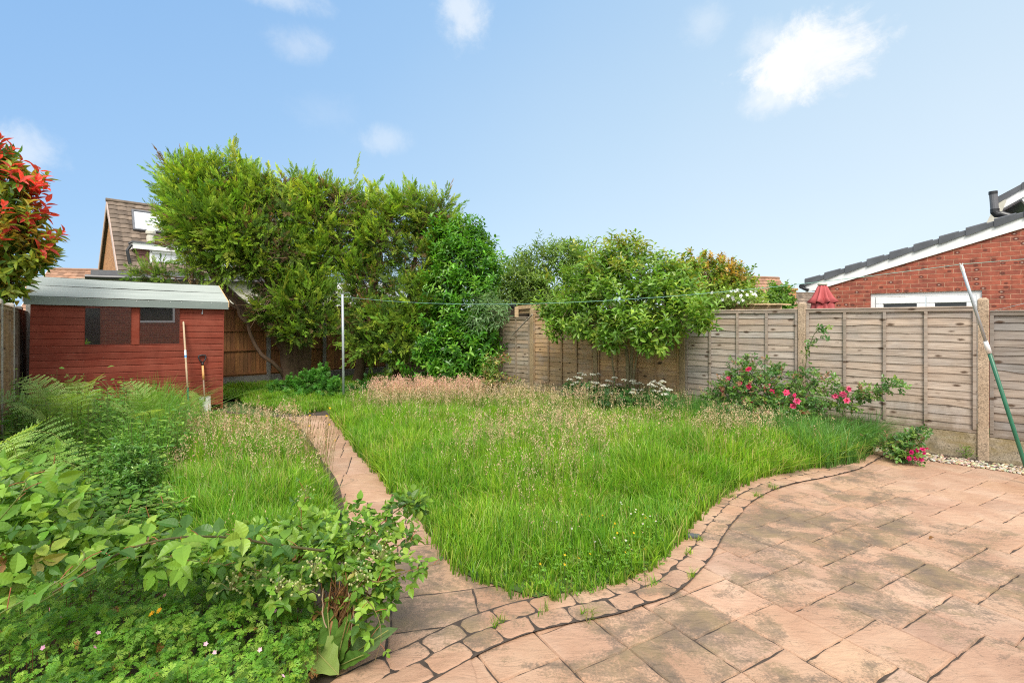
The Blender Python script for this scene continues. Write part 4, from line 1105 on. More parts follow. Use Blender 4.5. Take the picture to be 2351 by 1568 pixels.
# flat-roofed extension in front of it
e0_ = at(190, 634, 15.5); ext_ = empty('flat_roof_extension', (e0_[0], e0_[1], 0), 0, 'flat roofed extension with dark grey fascia just above the shed roof', 'extension')
dirx = np.array([0.90, 0.44, 0]); nx_ = np.array([-0.44, 0.90, 0])
P0 = at(208, 628, 15.0); zt_ = at(208, 619, 15.0)[2]; zb_ = at(208, 640, 15.0)[2]
q = MB(); A_, B_ = P0, P0+dirx*7
q.add([(A_[0], A_[1], zb_), (B_[0], B_[1], zb_), (B_[0], B_[1], zt_), (A_[0], A_[1], zt_)]+[(p[0]+nx_[0]*3, p[1]+nx_[1]*3, z) for p, z in ((A_, zb_), (B_, zb_), (B_, zt_), (A_, zt_))], [(0, 1, 2, 3), (3, 2, 6, 7), (4, 0, 3, 7), (1, 5, 6, 2), (0, 4, 5, 1)])
q.build('fascia', M_GREYPLAS, ext_)
q = MB(); g_ = nx_*-0.09; q.tube([A_+g_-dirx*0.1+np.array([0, 0, zb_-A_[2]+0.05]), B_+g_+np.array([0, 0, zb_-A_[2]+0.05])], 0.07, 8); q.build('gutter', M_BLACK, ext_)
q = MB(); i_ = nx_*0.25+dirx*0.2; q.add([(A_[0]+i_[0], A_[1]+i_[1], 0), (B_[0], B_[1], 0), (B_[0], B_[1], zb_), (A_[0]+i_[0], A_[1]+i_[1], zb_)], [(0, 1, 2, 3)]); C_ = A_+nx_*3; q.add([(A_[0]+i_[0], A_[1]+i_[1], 0), (A_[0]+i_[0], A_[1]+i_[1], zb_), (C_[0]+.2, C_[1], zb_), (C_[0]+.2, C_[1], 0)], [(0, 1, 2, 3)])
q.build('wall', M_CREAM, ext_)
q = MB(); A_ = at(176, 640, 15.2); q.box((A_[0]-0.02, A_[1], A_[2]-0.3), (A_[0]+0.55, A_[1]+1.0, A_[2]+0.02)); q.build('side_trim', M_CREAM, ext_)

def simple_house(name, ridge0, ridge1, drop, run, m, label, verge=None, gable_m=None, wall_h=None):
    """far house: roof facing the camera with its ridge from ridge0 to ridge1"""
    r0, r1 = np.array(ridge0), np.array(ridge1); e = (r1-r0); L_ = np.linalg.norm(e); e = e/L_
    g_ = np.array([e[1], -e[0], 0]); g_ = g_ if np.dot(g_, -r0) > 0 else -g_
    root = empty(name, (r0[0], r0[1], 0), 0, label, 'house')
    lo = r0+g_*run+np.array([0, 0, -drop]); up = (r0-lo); h_ = np.linalg.norm(up)
    if np.cross(e, up/h_)[2] < 0: roofmesh('roof', m, root, lo+e*L_, -e, up/h_, L_, h_, 0.32, 0.3)
    else: roofmesh('roof', m, root, lo, e, up/h_, L_, h_, 0.32, 0.3)
    bk = r0-g_*run+np.array([0, 0, -drop]); q = MB(); q.add([bk, bk+e*L_, r1, r0], [(0, 1, 2, 3)]); q.build('rear_roof', m, root)
    q = MB(); q.tube([r0+np.array([0, 0, .02]), r1+np.array([0, 0, .02])], 0.1, 6); q.build('ridge_tile', m, root)
    for s_, o_ in ((r0, 0.1), (r1, -0.1)):
        q = MB(); a = s_+e*o_; dz = np.array([0, 0, -0.25])
        A_, B_ = s_+g_*run+np.array([0, 0, -drop]), s_-g_*run+np.array([0, 0, -drop])
        q.add([A_+e*o_+dz*0.3, a+dz*0.3, B_+e*o_+dz*0.3, (B_[0]+e[0]*o_, B_[1]+e[1]*o_, 0), (A_[0]+e[0]*o_, A_[1]+e[1]*o_, 0)], [(0, 1, 2, 3, 4)]); q.build('gable_wall', gable_m or M_BRICKO, root)
        q = MB(); o2 = -e*math.copysign(0.04, o_)
        for X_, Y_ in ((A_, s_), (B_, s_)): q.add([X_+o2, Y_+o2, Y_+o2+dz, X_+o2+dz, X_, Y_, Y_+dz, X_+dz], [(0, 1, 2, 3), (7, 6, 5, 4), (3, 2, 6, 7), (0, 4, 5, 1)])
        q.build('barge_board', verge or M_WHITE, root)
    q = MB(); A_ = lo+np.array([0, 0, -0.1])-g_*0.3; B_ = A_+e*L_; q.add([(A_[0], A_[1], 0), (B_[0], B_[1], 0), B_, A_], [(0, 1, 2, 3)]); q.build('front_wall', gable_m or M_BRICKO, root)
    return root
r1 = at(1788, 640, 34); e = np.array([-0.85, 0.12, 0]); 
simple_house('tiled_house', r1, r1+np.array([-7.0, -2.6, 0]), 3.2, 2.7, M_TILER, 'distant house gable with white verge and rusty tiled roof between trees')
r1 = at(1813, 674, 42); fh = simple_house('low_tiled_house', r1, r1+np.array([11, 0.8, 0]), 3.0, 3.0, M_TILEB, 'distant low brown tiled roof with a brick chimney left of the parasol')
q = MB(); c = at(1808, 672, 42); q.box((c[0]-0.55, c[1]-0.5, c[2]-3), (c[0]+0.45, c[1]+0.5, c[2]+0.15)); q.box((c[0]-0.65, c[1]-0.6, c[2]+0.15), (c[0]+0.55, c[1]+0.6, c[2]+0.32)); q.lathe([(0.2, 0), (0.17, 0.35)], (c[0], c[1], c[2]+0.32), 8)
q.build('chimney', M_BRICKO, fh)
r1 = at(112, 619, 30); simple_house('rust_tiled_house', r1, r1+np.array([5.2, 1.6, 0]), 3.2, 3.6, M_TILER, 'distant rusty tiled roof between the red shrub and flat extension')
# pale building glimpsed through the conifers
q = MB(); c = at(750, 655, 24); q.box((c[0]-4.5, c[1], 0), (c[0]+3, c[1]+4, c[2]+0.1)); rr = q.build('white_outbuilding', M_WHITE); tag(rr, 'white outbuilding glimpsed through gaps in the conifers', 'outbuilding')

# neighbour's shed roof and pergola timbers showing over the right fence
q0 = at(1184, 706, 12.6)
ns = empty('neighbour_lean_to', (q0[0], q0[1], 0), 0, 'pale timber lean-to roof edge with black gutter showing above the far fence', 'lean-to')
fd = np.array([-RFD[0], -RFD[1], 0]); fo_ = np.array([0.696, 0.718, 0])
q = MB(); A_ = at(1183, 700, 12.8); 
def plank(mb, A_, B_, h, th):
    A_, B_ = np.array(A_), np.array(B_); o_ = fo_*th; dz = np.array([0, 0, -h])
    mb.add([A_, B_, B_+dz, A_+dz, A_+o_, B_+o_, B_+dz+o_, A_+dz+o_], [(3, 2, 1, 0), (4, 5, 6, 7), (0, 1, 5, 4), (2, 3, 7, 6), (1, 2, 6, 5), (3, 0, 4, 7)])
plank(q, at(1188, 702, 12.6), at(1275, 696, 11.5), 0.09, 0.5); plank(q, at(1188, 712, 12.6)+fo_*0.05, at(1275, 705, 11.5)+fo_*0.05, 0.09, 0.4); q.build('roof_edge', M_TIMBER, ns); q = MB(); q.col = (0.10, 0.10, 0.10); W1, W2 = at(1100, 708, 13.6), at(1290, 708, 11.6); W1[2] = W2[2] = 2.06; plank(q, W1+fo_*0.5, W2+fo_*0.5, 2.05, 0.06); q.build('wall', M_TIMBER, ns)
q = MB(); c = at(1186, 705, 12.5); q.bbox((c[0]-0.05, c[1]-0.05, 0), (c[0]+0.05, c[1]+0.05, c[2]), 0.01); q.build('post', M_TIMBER, ns); q = MB(); c = at(1276, 705, 11.6); q.bbox((c[0]-0.05, c[1], 0), (c[0]+0.05, c[1]+0.1, c[2]), 0.01); q.build('post', M_TIMBER, ns)
q = MB(); q.tube([at(1120, 703, 13.4), at(1182, 703, 12.6)], 0.06, 8); q.build('gutter', M_BLACK, ns)
pg = at(1720, 706, 8.9); pgo = empty('timber_pergola', (pg[0], pg[1], 0), 0, 'timber pergola beam with short boards beneath the white flowering climber', 'pergola')
q = MB(); plank(q, at(1655, 700, 9.2), at(1793, 701, 8.35), 0.075, 0.05); q.build('beam', M_TIMBER, pgo)
for i, u in enumerate((1675, 1703, 1732, 1760)):
    q = MB(); q.col = (1.25, 1.25, 1.2); A_ = at(u, 697, 9.0-0.2*i); q.add([A_, A_+fd*0.2, A_+fd*0.24+fo_*0.5, A_+fo_*0.5+fd*0.04]+[p+np.array([0, 0, -0.025]) for p in (A_, A_+fd*0.2, A_+fd*0.24+fo_*0.5, A_+fo_*0.5+fd*0.04)], [(0, 1, 2, 3), (7, 6, 5, 4), (0, 4, 5, 1), (1, 5, 6, 2), (2, 6, 7, 3), (3, 7, 4, 0)])
    q.build('roof_board', M_TIMBER, pgo)
for u, Y in ((1662, 9.15), (1788, 8.4)):
    q = MB(); c = at(u, 700, Y)+fo_*0.03; q.bbox((c[0]-.04, c[1], 0), (c[0]+.04, c[1]+.08, c[2]-0.01), 0.006)
    q.build('post', M_TIMBER, pgo)
# stick leaning in the far corner panel
q = MB(); q.tube([at(1222, 722, 10.9), at(1176, 770, 11.45)], 0.018, 6); tag(q.build('leaning_batten', M_FENCE), 'thin dark batten nailed slantwise across the far fence panel', 'batten')

# ------------------------------------------------------------------ rear wall of the photographer's own house: it shows in the shed window
own = empty('rear_brick_wall', (1.2, -1.5, 0), math.atan2(0.60, 0.80), 'red brick rear wall with a white framed window, mirrored in the shed panes', 'house wall')
OM = Matrix.LocRotScale(own.location, own.rotation_euler, None)
q = MB(); wa, wb, z0, z1 = 1.40, 2.62, 1.62, 2.36
q.add([(-2.3, 0, -0.05), (wa, 0, -0.05), (wb, 0, -0.05), (4.0, 0, -0.05), (4.0, 0, 2.5), (wb, 0, 2.5), (wa, 0, 2.5), (-2.3, 0, 2.5), (wa, 0, z0), (wb, 0, z0), (wb, 0, z1), (wa, 0, z1)], [(0, 1, 6, 7), (2, 3, 4, 5), (1, 2, 9, 8), (11, 10, 5, 6)])
q.box((-2.3, -0.26, -0.05), (3.999, -0.02, 2.5))
q.build('wall', m_brick('rear_brick', (0.36, 0.085, 0.045), (0.24, 0.06, 0.035), (0.46, 0.22, 0.12), 1.3, False), own, local=True)
q = MB(); q.bbox((-1.1, -0.01, 0), (0.28, 0.04, 2.15), 0.01); q.build('door', M_GLASS, own, local=True)  # unseen door added to put a dark band in the left pane's reflection
q = MB(); q.bbox((wa, -0.01, z0), (wb, 0.05, z0+0.08)); q.bbox((wa, -0.01, z1-0.08), (wb, 0.05, z1)); q.bbox((wa, -0.01, z0+.08), (wa+.07, 0.05, z1-.08)); q.bbox((wb-.07, -0.01, z0+.08), (wb, 0.05, z1-.08)); wo = q.build('window', M_WHITE, own, local=True)
q = MB(); q.box((wa+.06, -0.008, z0+.07), (wb-.06, 0.0, z1-.07)); q.build('pane', M_GLASS, wo, local=True)
q = MB(); q.box((-2.4, -0.3, 2.5), (4.1, 0.12, 2.62)); q.build('coping', M_WHITE, own, local=True)
# ================================================================== vegetation toolkit
def nrm(a): return a/(np.linalg.norm(a, axis=-1, keepdims=True)+1e-9)
def wave(P, f, seed=0):
    """smooth pseudo-noise in about -1..1"""
    r = np.random.default_rng(seed); s = 0
    for k in range(5):
        d = r.normal(0, 1, P.shape[1]); s = s+np.sin(P@d*f*(0.7+0.35*k)+r.uniform(0, 6.28))
    return s/2.4
def fy(u): return 13847.0/(u+28.0)       # distance of the right fence behind column u

class Veg:
    """collects template copies into one mesh"""
    def __init__(s): s.V = []; s.F = {}; s.C = []; s.n = 0
    def raw(s, V, faces, C):
        s.V.append(np.asarray(V, np.float32)); s.C.append(np.broadcast_to(np.asarray(C, np.float32), (len(V), 3)))
        for f in faces:
            f = np.asarray(f); s.F.setdefault(f.shape[1], []).append(f+s.n)
        s.n += len(V)
    def scatter(s, tpl, pos, ydir, zdir, size, width, col):
        tv, tf = tpl[0], tpl[1]; tm = tpl[2] if len(tpl) > 2 else np.ones(len(tv))
        n = len(pos)
        if n == 0: return
        y = nrm(ydir); x = nrm(np.cross(y, zdir)); z = np.cross(x, y)
        size = np.broadcast_to(size, (n,)); width = np.broadcast_to(width, (n,))
        V = pos[:, None, :]+(tv[None, :, 0:1]*width[:, None, None])*x[:, None, :]+(tv[None, :, 1:2]*size[:, None, None])*y[:, None, :]+(tv[None, :, 2:3]*size[:, None, None])*z[:, None, :]
        k = len(tv)
        C = np.clip(col[:, None, :]*tm[None, :, None], 0, 1)
        faces = [(f[None]+(np.arange(n)*k)[:, None, None]).reshape(-1, f.shape[1]) for f in tf]
        s.raw(V.reshape(-1, 3), faces, C.reshape(-1, 3))
    def tubes(s, paths, n=5):
        for pts, rad, col in paths:
            P = np.asarray(pts, float); k = len(P); rad = np.broadcast_to(rad, (k,))
            T = nrm(np.gradient(P, axis=0)); ref = nrm(np.cross(T, np.array([0.31, 0.87, 0.21]))); b = np.cross(T, ref)
            a = np.arange(n)*2*PI/n
            V = P[:, None]+(ref[:, None]*np.cos(a)[None, :, None]+b[:, None]*np.sin(a)[None, :, None])*rad[:, None, None]
            i, j = np.meshgrid(np.arange(k-1), np.arange(n), indexing='ij'); q = (j+1) % n
            f = np.stack([i*n+j, i*n+q, i*n+n+q, i*n+n+j], -1).reshape(-1, 4)
            s.raw(V.reshape(-1, 3), [f], np.array(col))
    def build(s, name, m, parent=None, smooth=False):
        return npmesh(name, np.concatenate(s.V), [np.concatenate(f) for f in s.F.values()], m, parent, col=np.concatenate(s.C), smooth=smooth)

def leaf_tpl(w=0.5, n=5, fold=0.12, droop=0.12, peak=0.4, serr=0.0):
    """pointed leaf lying along y, folded along its midrib"""
    ys = np.linspace(0, 1, n+1); V, Fq, Ft = [], [], []
    prof = np.sin(PI*ys**(math.log(0.5)/math.log(peak)))
    for i, y in enumerate(ys):
        h = -droop*y*y
        wv_ = w*0.5*prof[i]*(1+(serr if i % 2 else -serr))
        if i in (0, n): V.append((0, y, h))
        else: V += [(-wv_, y-(serr*0.08), h+fold*prof[i]*w), (0, y, h), (wv_, y-(serr*0.08), h+fold*prof[i]*w)]
    idx = lambda i: (0,) if i == 0 else ((1+3*(i-1), 2+3*(i-1), 3+3*(i-1)) if i < n else (1+3*(n-1),))
    for i in range(n):
        a, b = idx(i), idx(i+1)
        if len(a) == 1: Ft += [(a[0], b[1], b[0]), (a[0], b[2], b[1])]
        elif len(b) == 1: Ft += [(a[0], a[1], b[0]), (a[1], a[2], b[0])]
        else: Fq += [(a[0], a[1], b[1], b[0]), (a[1], a[2], b[2], b[1])]
    fs = [np.array(f) for f in (Fq, Ft) if f]
    return (np.array(V, float), fs)
LEAF3 = leaf_tpl(1.0, 3, 0.10, 0.15)
LEAF4 = leaf_tpl(1.0, 4, 0.12, 0.2, 0.42)
LEAFOB = leaf_tpl(1.0, 4, 0.12, 0.22, 0.6)
LEAFBR = leaf_tpl(1.0, 12, 0.13, 0.24, 0.42, 0.055)
def combine(parts):
    V, Fd, o = [], {}, 0
    for v, fs in parts:
        V.append(v)
        for f in fs: Fd.setdefault(f.shape[1], []).append(f+o)
        o += len(v)
    return (np.concatenate(V), [np.concatenate(f) for f in Fd.values()])
def xform(tpl, rz=0, scale=1, off=(0, 0, 0), tilt=0):
    v = tpl[0]*scale; c, s_ = math.cos(tilt), math.sin(tilt)
    v = np.stack([v[:, 0], v[:, 1]*c-v[:, 2]*s_, v[:, 1]*s_+v[:, 2]*c], 1)
    c, s_ = math.cos(rz), math.sin(rz)
    v = np.stack([v[:, 0]*c-v[:, 1]*s_, v[:, 0]*s_+v[:, 1]*c, v[:, 2]], 1)+np.array(off)
    return (v, tpl[1])
def dia(x0, y0, ang, L, w):
    """slim lens from (x0, y0)"""
    d = np.array([math.sin(ang), math.cos(ang)]); p = np.array([d[1], -d[0]])*w*0.5; a = np.array([x0, y0])
    q = [a, a+d*L*0.45+p, a+d*L, a+d*L*0.45-p]
    return (np.array([(t[0], t[1], 0.0) for t in q]), [np.array([[0, 1, 2, 3]])])
# flat conifer spray: axis with alternating side shoots
def spray():
    r = np.random.default_rng(3); P = [dia(0, 0, 0, 1.0, 0.055)]
    for i in range(7):
        y = 0.10+0.115*i; L = 0.46*(1-0.085*i)
        for s_ in (-1, 1):
            a = s_*(0.75-0.03*i)+r.normal(0, 0.08); d_ = dia(0, y+(0.03 if s_ > 0 else 0), a, L, 0.085)
            P.append(d_)
    v, f = combine(P); v[:, 2] = -0.16*v[:, 1]**2-0.25*v[:, 0]**2+r.normal(0, 0.012, len(v))
    v[:, 0] *= 1.0
    return (v, f, 0.92+0.28*np.clip(v[:, 1], 0, 1))
SPRAY = spray()
def cut_leaf():
    """deeply divided leaf of the herb carpet"""
    P = []
    for k, a in enumerate((-1.55, -0.8, 0, 0.8, 1.55)):
        L = (0.62, 0.85, 1.0, 0.85, 0.62)[k]; d = np.array([math.sin(a), math.cos(a)])
        P.append(dia(0, 0, a, L, 0.17*L+0.03))
        for q in (0.38, 0.62):
            for s_ in (-1, 1): P.append(dia(d[0]*L*q, d[1]*L*q, a+s_*0.7, L*0.42*(1.1-q*0.5), 0.12))
    v, f = combine(P); v[:, 2] = -0.14*(v[:, 0]**2+v[:, 1]**2)+0.02*np.sin(v[:, 0]*17)
    return (v, f)
CUT = cut_leaf()
def round_leaf():
    a = np.linspace(0, 2*PI, 8)[:-1]; v = np.array([(0, 0, 0)]+[(0.5*math.cos(t), 0.5*math.sin(t), 0.07) for t in a]); return (v, [np.array([(0, 1+i, 1+(i+1) % 7) for i in range(7)])])
ROUND = round_leaf()
def flower_tpl(n=5, w=0.5, cup=0.35):
    P = []
    for i in range(n): P.append(xform(leaf_tpl(w, 2, 0.1, 0.1, 0.6), 2*PI*i/n, 0.5, (0, 0, 0), cup))
    return combine(P)
FLOWER5 = flower_tpl(5, 0.85, 0.3); DAISY = flower_tpl(9, 0.35, 0.12)

def tint(n, palette, r, jit=0.12):
    """palette: list of (weight, rgb)"""
    w = np.array([p[0] for p in palette], float); c = np.array([p[1] for p in palette], float)
    i = r.choice(len(c), n, p=w/w.sum()); q = c[i]; k = r.normal(1, jit, (n, 1)); h = r.normal(0, jit*0.3, (n, 3))
    return np.clip(q*np.clip(k+h, 0.4, 1.7), 0.004, 0.95)

def lob(u, v, ru, rv, Y, ry=None):
    c = at(u, v, Y); rx = ru*Y/F; rz = rv*Y/F
    return (*c, rx, (ry if ry else 0.5*(rx+rz)), rz)
def crown_points(lobes, n, r, lo=0.6, hi=1.04, cull=0.55):
    Lb = np.array(lobes, float); area = Lb[:, 3]*Lb[:, 4]+Lb[:, 4]*Lb[:, 5]+Lb[:, 3]*Lb[:, 5]
    n0 = int(n*2.2); i = r.choice(len(Lb), n0, p=area/area.sum())
    d = nrm(r.normal(0, 1, (n0, 3))); q = lo+(hi-lo)*r.random(n0)**0.55
    rm = Lb[i, 3:6].mean(1, keepdims=True); q = q*(1+0.15*wave(d+Lb[i, :3], 3.2, 9)+0.09*wave(d+Lb[i, :3], 8.0, 10))
    P = Lb[i, :3]+d*Lb[i, 3:6]*q[:, None]; N_ = nrm(d/Lb[i, 3:6])
    keep = np.ones(n0, bool)
    for k in range(len(Lb)):
        e = (((P-Lb[k, :3])/Lb[k, 3:6])**2).sum(1); keep &= ~((e < cull**2) & (i != k))
    P, N_, q = P[keep][:n], N_[keep][:n], q[keep][:n]
    return P, N_, q
def curve(pts, n=14): return smooth(pts, n)
def wob(pts, n, r, amp):
    P = smooth(pts, n); P[1:-1] += r.normal(0, amp, P[1:-1].shape); return P

LM_CON = leafmat('conifer_foliage', 0.6, 0.4, 0.25, gain=1.7)
LM_LAU = leafmat('laurel_foliage', 0.34, 0.4, 0.5, gain=1.6)
LM_GEN = leafmat('leaf_green', 0.45, 0.45, 0.4, gain=1.65)
LM_GRASS = leafmat('grass_blades', 0.4, 0.5, 0.4, gain=1.55)
LM_RED = leafmat('red_leaves', 0.4, 0.5, 0.4, (1.3, 1.0, 0.7), gain=1.7)
LM_BR = leafmat('bramble_leaves', 0.42, 0.38, 0.4, veins=True, gain=1.4)
LM_PET = leafmat('petals', 0.6, 0.3, 0.2, (1, 1, 1))
M_BARK = plain('bark', (1, 1, 1), 0.9, var=0.35, scale=11, bump=0.6, stretch=(1, 1, 0.35))
LM_SEED = leafmat('seed_heads', 0.7, 0.4, 0.2, (1.1, 1, 0.8), gain=1.25)

def branches(paths, name, parent, n=7):
    v = Veg(); v.tubes(paths, n); return v.build(name, M_BARK, parent, smooth=True)
def twigs_to(P, hub, r, n, rad=0.006, col=(0.16, 0.10, 0.06), sag=0.1):
    """thin twigs from points on limbs to leaf positions"""
    out = []
    idx = r.choice(len(P), min(n, len(P)), replace=False)
    for i in idx:
        h = hub[np.argmin(((hub-P[i])**2).sum(1)+r.random(len(hub))*0.3)]
        m = (h+P[i])/2+np.array([0, 0, -sag*r.random()])+r.normal(0, 0.06, 3)
        out.append((smooth([h, m, P[i]], 5), np.linspace(rad*1.6, rad*0.4, 5), np.array(col)*r.uniform(0.7, 1.3)))
    return out

# ================================================================== conifers
BARE = [(575, 672, 12, 78, 34), (512, 668, 12, 40, 22), (765, 480, 12, 26, 30), (790, 560, 12, 24, 46), (640, 600, 12, 34, 22), (600, 560, 12, 18, 16), (905, 520, 12, 22, 22), (765, 650, 12, 22, 16)]
CONP = [(5, (0.100, 0.178, 0.020)), (4, (0.140, 0.218, 0.026)), (2.0, (0.205, 0.265, 0.032)), (1.2, (0.062, 0.125, 0.018))]
BROWNP = [(3, (0.17, 0.10, 0.055)), (2, (0.12, 0.07, 0.04)), (1, (0.24, 0.16, 0.10))]
def conifer(label, lobes, trunks, n, seed, brown=0.05, tall=None):
    r = np.random.default_rng(seed)
    base = trunks[0][0][0]
    root = empty('conifer', (base[0], base[1], 0), 0, label, 'conifer', 'overgrown conifers along the back fence')
    lobes = [(*l[:3], l[3]*0.86, l[4]*0.86, l[5]*0.83) for l in lobes]
    nb_ = int(n/5.2)
    P, N_, q = crown_points(lobes, nb_, r, 0.55, 0.98, 0.62)
    w = wave(P, 2.4, seed+1)+0.5*wave(P, 6.0, seed+2)
    keep = r.random(len(P)) < np.clip(1.15+0.55*w, 0.22, 1); P, N_, q, w = P[keep], N_[keep], q[keep], w[keep]
    for (bu, bv, bY, bru, brv) in BARE:      # bare brown patches
        u_, v_ = P[:, 0]/P[:, 1]*F+U0, V0-(P[:, 2]-CAMZ)/P[:, 1]*F
        dd = ((u_-bu)/bru)**2+((v_-bv)/brv)**2
        kp = (dd > 1) | (r.random(len(P)) < 0.10); P, N_, q, w = P[kp], N_[kp], q[kp], w[kp]
    m = len(P); v = Veg()
    flow = np.stack([wave(P, 1.6, seed+3), wave(P, 1.6, seed+4), 0.6*wave(P, 1.6, seed+5)], 1)
    B = nrm(N_*0.85+np.array([0, -0.12, 0.50])+0.32*flow+r.normal(0, 0.28, (m, 3)))
    BL = r.uniform(0.20, 0.42, m)*np.clip(1+0.35*w, 0.6, 1.4)
    lng = r.random(m) < 0.04; BL[lng] *= 1.5; B[lng] = nrm(B[lng]+np.array([0, 0, 0.35]))
    sid = nrm(np.cross(B, r.normal(0, 1, (m, 3)))); nn = np.cross(sid, B)
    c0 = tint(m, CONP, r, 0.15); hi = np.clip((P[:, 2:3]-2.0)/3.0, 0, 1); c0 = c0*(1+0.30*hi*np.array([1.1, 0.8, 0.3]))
    br_ = r.random(m) < np.clip(brown*(1-1.8*w), 0, 0.6); c0[br_] = tint(int(br_.sum()), BROWNP, r)
    K = 11
    for j in range(K):
        f = (j+0.8)/K; s2 = 1 if j % 2 else -1
        pos = P+B*(BL*f)[:, None]+np.array([0, 0, -0.10])*(BL*f*f)[:, None]
        yd = nrm(B*(0.55+0.6*f)+sid*s2*(0.8*(1-f)+0.12)+nn*r.normal(0, 0.22, (m, 1))+r.normal(0, 0.10, (m, 3)))
        zd = nrm(nn+N_*0.4+r.normal(0, 0.25, (m, 3)))
        sz = BL*r.uniform(0.26, 0.42, m)*(1.08-0.45*f)
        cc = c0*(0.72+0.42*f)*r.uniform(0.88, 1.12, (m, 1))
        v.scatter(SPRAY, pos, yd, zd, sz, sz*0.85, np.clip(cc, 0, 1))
    tip = P+B*(BL*0.95)[:, None]+np.array([0, 0, -0.1])*BL[:, None]
    v.scatter(SPRAY, tip, B, nrm(nn+r.normal(0, .3, (m, 3))), BL*0.34, BL*0.16, c0*1.2)
    # inner fill so that the sky does not show through
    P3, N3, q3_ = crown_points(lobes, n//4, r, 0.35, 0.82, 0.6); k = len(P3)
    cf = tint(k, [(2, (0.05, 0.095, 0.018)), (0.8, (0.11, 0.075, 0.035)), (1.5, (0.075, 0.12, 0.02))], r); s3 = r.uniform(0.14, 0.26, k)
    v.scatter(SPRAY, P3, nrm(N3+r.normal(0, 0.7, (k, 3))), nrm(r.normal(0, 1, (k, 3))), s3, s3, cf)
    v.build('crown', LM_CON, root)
    hub = []
    for pts, r0, r1 in trunks: hub.append(smooth(pts, 30)[6:])
    hub = np.concatenate(hub)
    tr = Veg(); 
    for pts, r0, r1 in trunks:
        t_ = wob(pts, 16, r, 0.02); tr.tubes([(t_, np.linspace(r0, r1, 16), (0.17, 0.105, 0.065))], 9)
    tr.build('trunk', M_BARK, root, smooth=True)
    tw = Veg(); tw.tubes(twigs_to(P, hub, r, 900, 0.007, (0.26, 0.165, 0.105), 0.25), 4)
    B0, N0, _q = crown_points(lobes, 2600, r, 0.45, 0.95, 0.6); u_, v_ = B0[:, 0]/B0[:, 1]*F+U0, V0-(B0[:, 2]-CAMZ)/B0[:, 1]*F; inb = np.zeros(len(B0), bool)
    for (bu, bv, bY, bru, brv) in BARE: inb |= ((u_-bu)/(bru*1.25))**2+((v_-bv)/(brv*1.25))**2 < 1
    for p in B0[inb]:
        e = p+nrm(r.normal(0, 1, 3)*np.array([1, .6, .7])+np.array([-.2, -.3, .25]))*r.uniform(0.2, 0.6); tw.tubes([(smooth([p, (p+e)/2+r.normal(0, .04, 3), e], 5), np.linspace(0.006, 0.002, 5), np.array([0.27, 0.165, 0.10])*r.uniform(0.6, 1.3))], 3)
    tw.build('dead_twigs', M_BARK, root)
    return root
A_ = at
conifer('broad left conifer leaning over the shed roof, thinning brown beneath',
    [lob(448, 432, 76, 66, 11.6), lob(510, 432, 75, 66, 11.8), lob(432, 505, 66, 62, 11.5), lob(480, 510, 100, 72, 11.4), lob(565, 470, 70, 66, 11.9), lob(560, 545, 90, 66, 11.5), lob(475, 568, 66, 46, 11.4), lob(610, 440, 42, 40, 12.0), lob(640, 505, 62, 55, 11.9), lob(540, 600, 60, 40, 11.6), lob(445, 618, 36, 18, 11.2), lob(352, 634, 50, 9, 11.0), lob(650, 570, 50, 50, 11.7), lob(585, 600, 50, 36, 11.6), lob(520, 545, 60, 50, 11.4), lob(640, 620, 40, 34, 11.7)],
    [([gp(668, 888), A_(655, 800, 12.7), A_(600, 735, 12.4), A_(535, 680, 12.1), A_(470, 600, 11.8), A_(430, 480, 11.7)], 0.20, 0.03),
     ([gp(664, 886), A_(630, 838, 12.4), A_(585, 790, 12.2), A_(572, 745, 12.1), A_(545, 705, 12.0), A_(510, 660, 11.8), A_(500, 520, 11.7)], 0.055, 0.02),
     ([gp(676, 888), A_(672, 780, 12.8), A_(640, 690, 12.5), A_(600, 600, 12.2), A_(560, 480, 12.0)], 0.16, 0.03),
     ([A_(572, 745, 12.1), A_(556, 730, 12.0), A_(540, 700, 11.9), A_(500, 668, 11.7), A_(420, 640, 11.4), A_(350, 628, 11.1)], 0.035, 0.012)], 17000, 21, 0.05)
conifer('middle conifer with low skirt of foliage and brown bare gaps behind the line post',
    [lob(690, 455, 48, 42, 12.6), lob(742, 455, 55, 44, 12.7), lob(720, 520, 62, 50, 12.5), lob(795, 480, 55, 55, 12.8), lob(690, 610, 60, 45, 12.2), lob(650, 655, 60, 40, 12.0), lob(640, 705, 66, 52, 11.9), lob(700, 700, 62, 60, 11.9), lob(690, 760, 50, 30, 11.8), lob(735, 742, 40, 22, 11.9), lob(800, 560, 45, 50, 12.6), lob(610, 640, 45, 40, 12.0), lob(715, 660, 40, 40, 12.1), lob(660, 560, 55, 45, 12.2), lob(745, 590, 50, 45, 12.5), lob(735, 690, 45, 40, 12.2), lob(610, 700, 40, 34, 11.9), lob(655, 755, 40, 26, 11.8)],
    [([gp(692, 886), A_(705, 800, 12.9), A_(712, 700, 12.8), A_(715, 600, 12.7), A_(735, 460, 12.7)], 0.15, 0.03),
     ([gp(688, 886), A_(690, 790, 12.8), A_(668, 700, 12.5), A_(650, 650, 12.2)], 0.10, 0.03)], 13500, 22, 0.06)
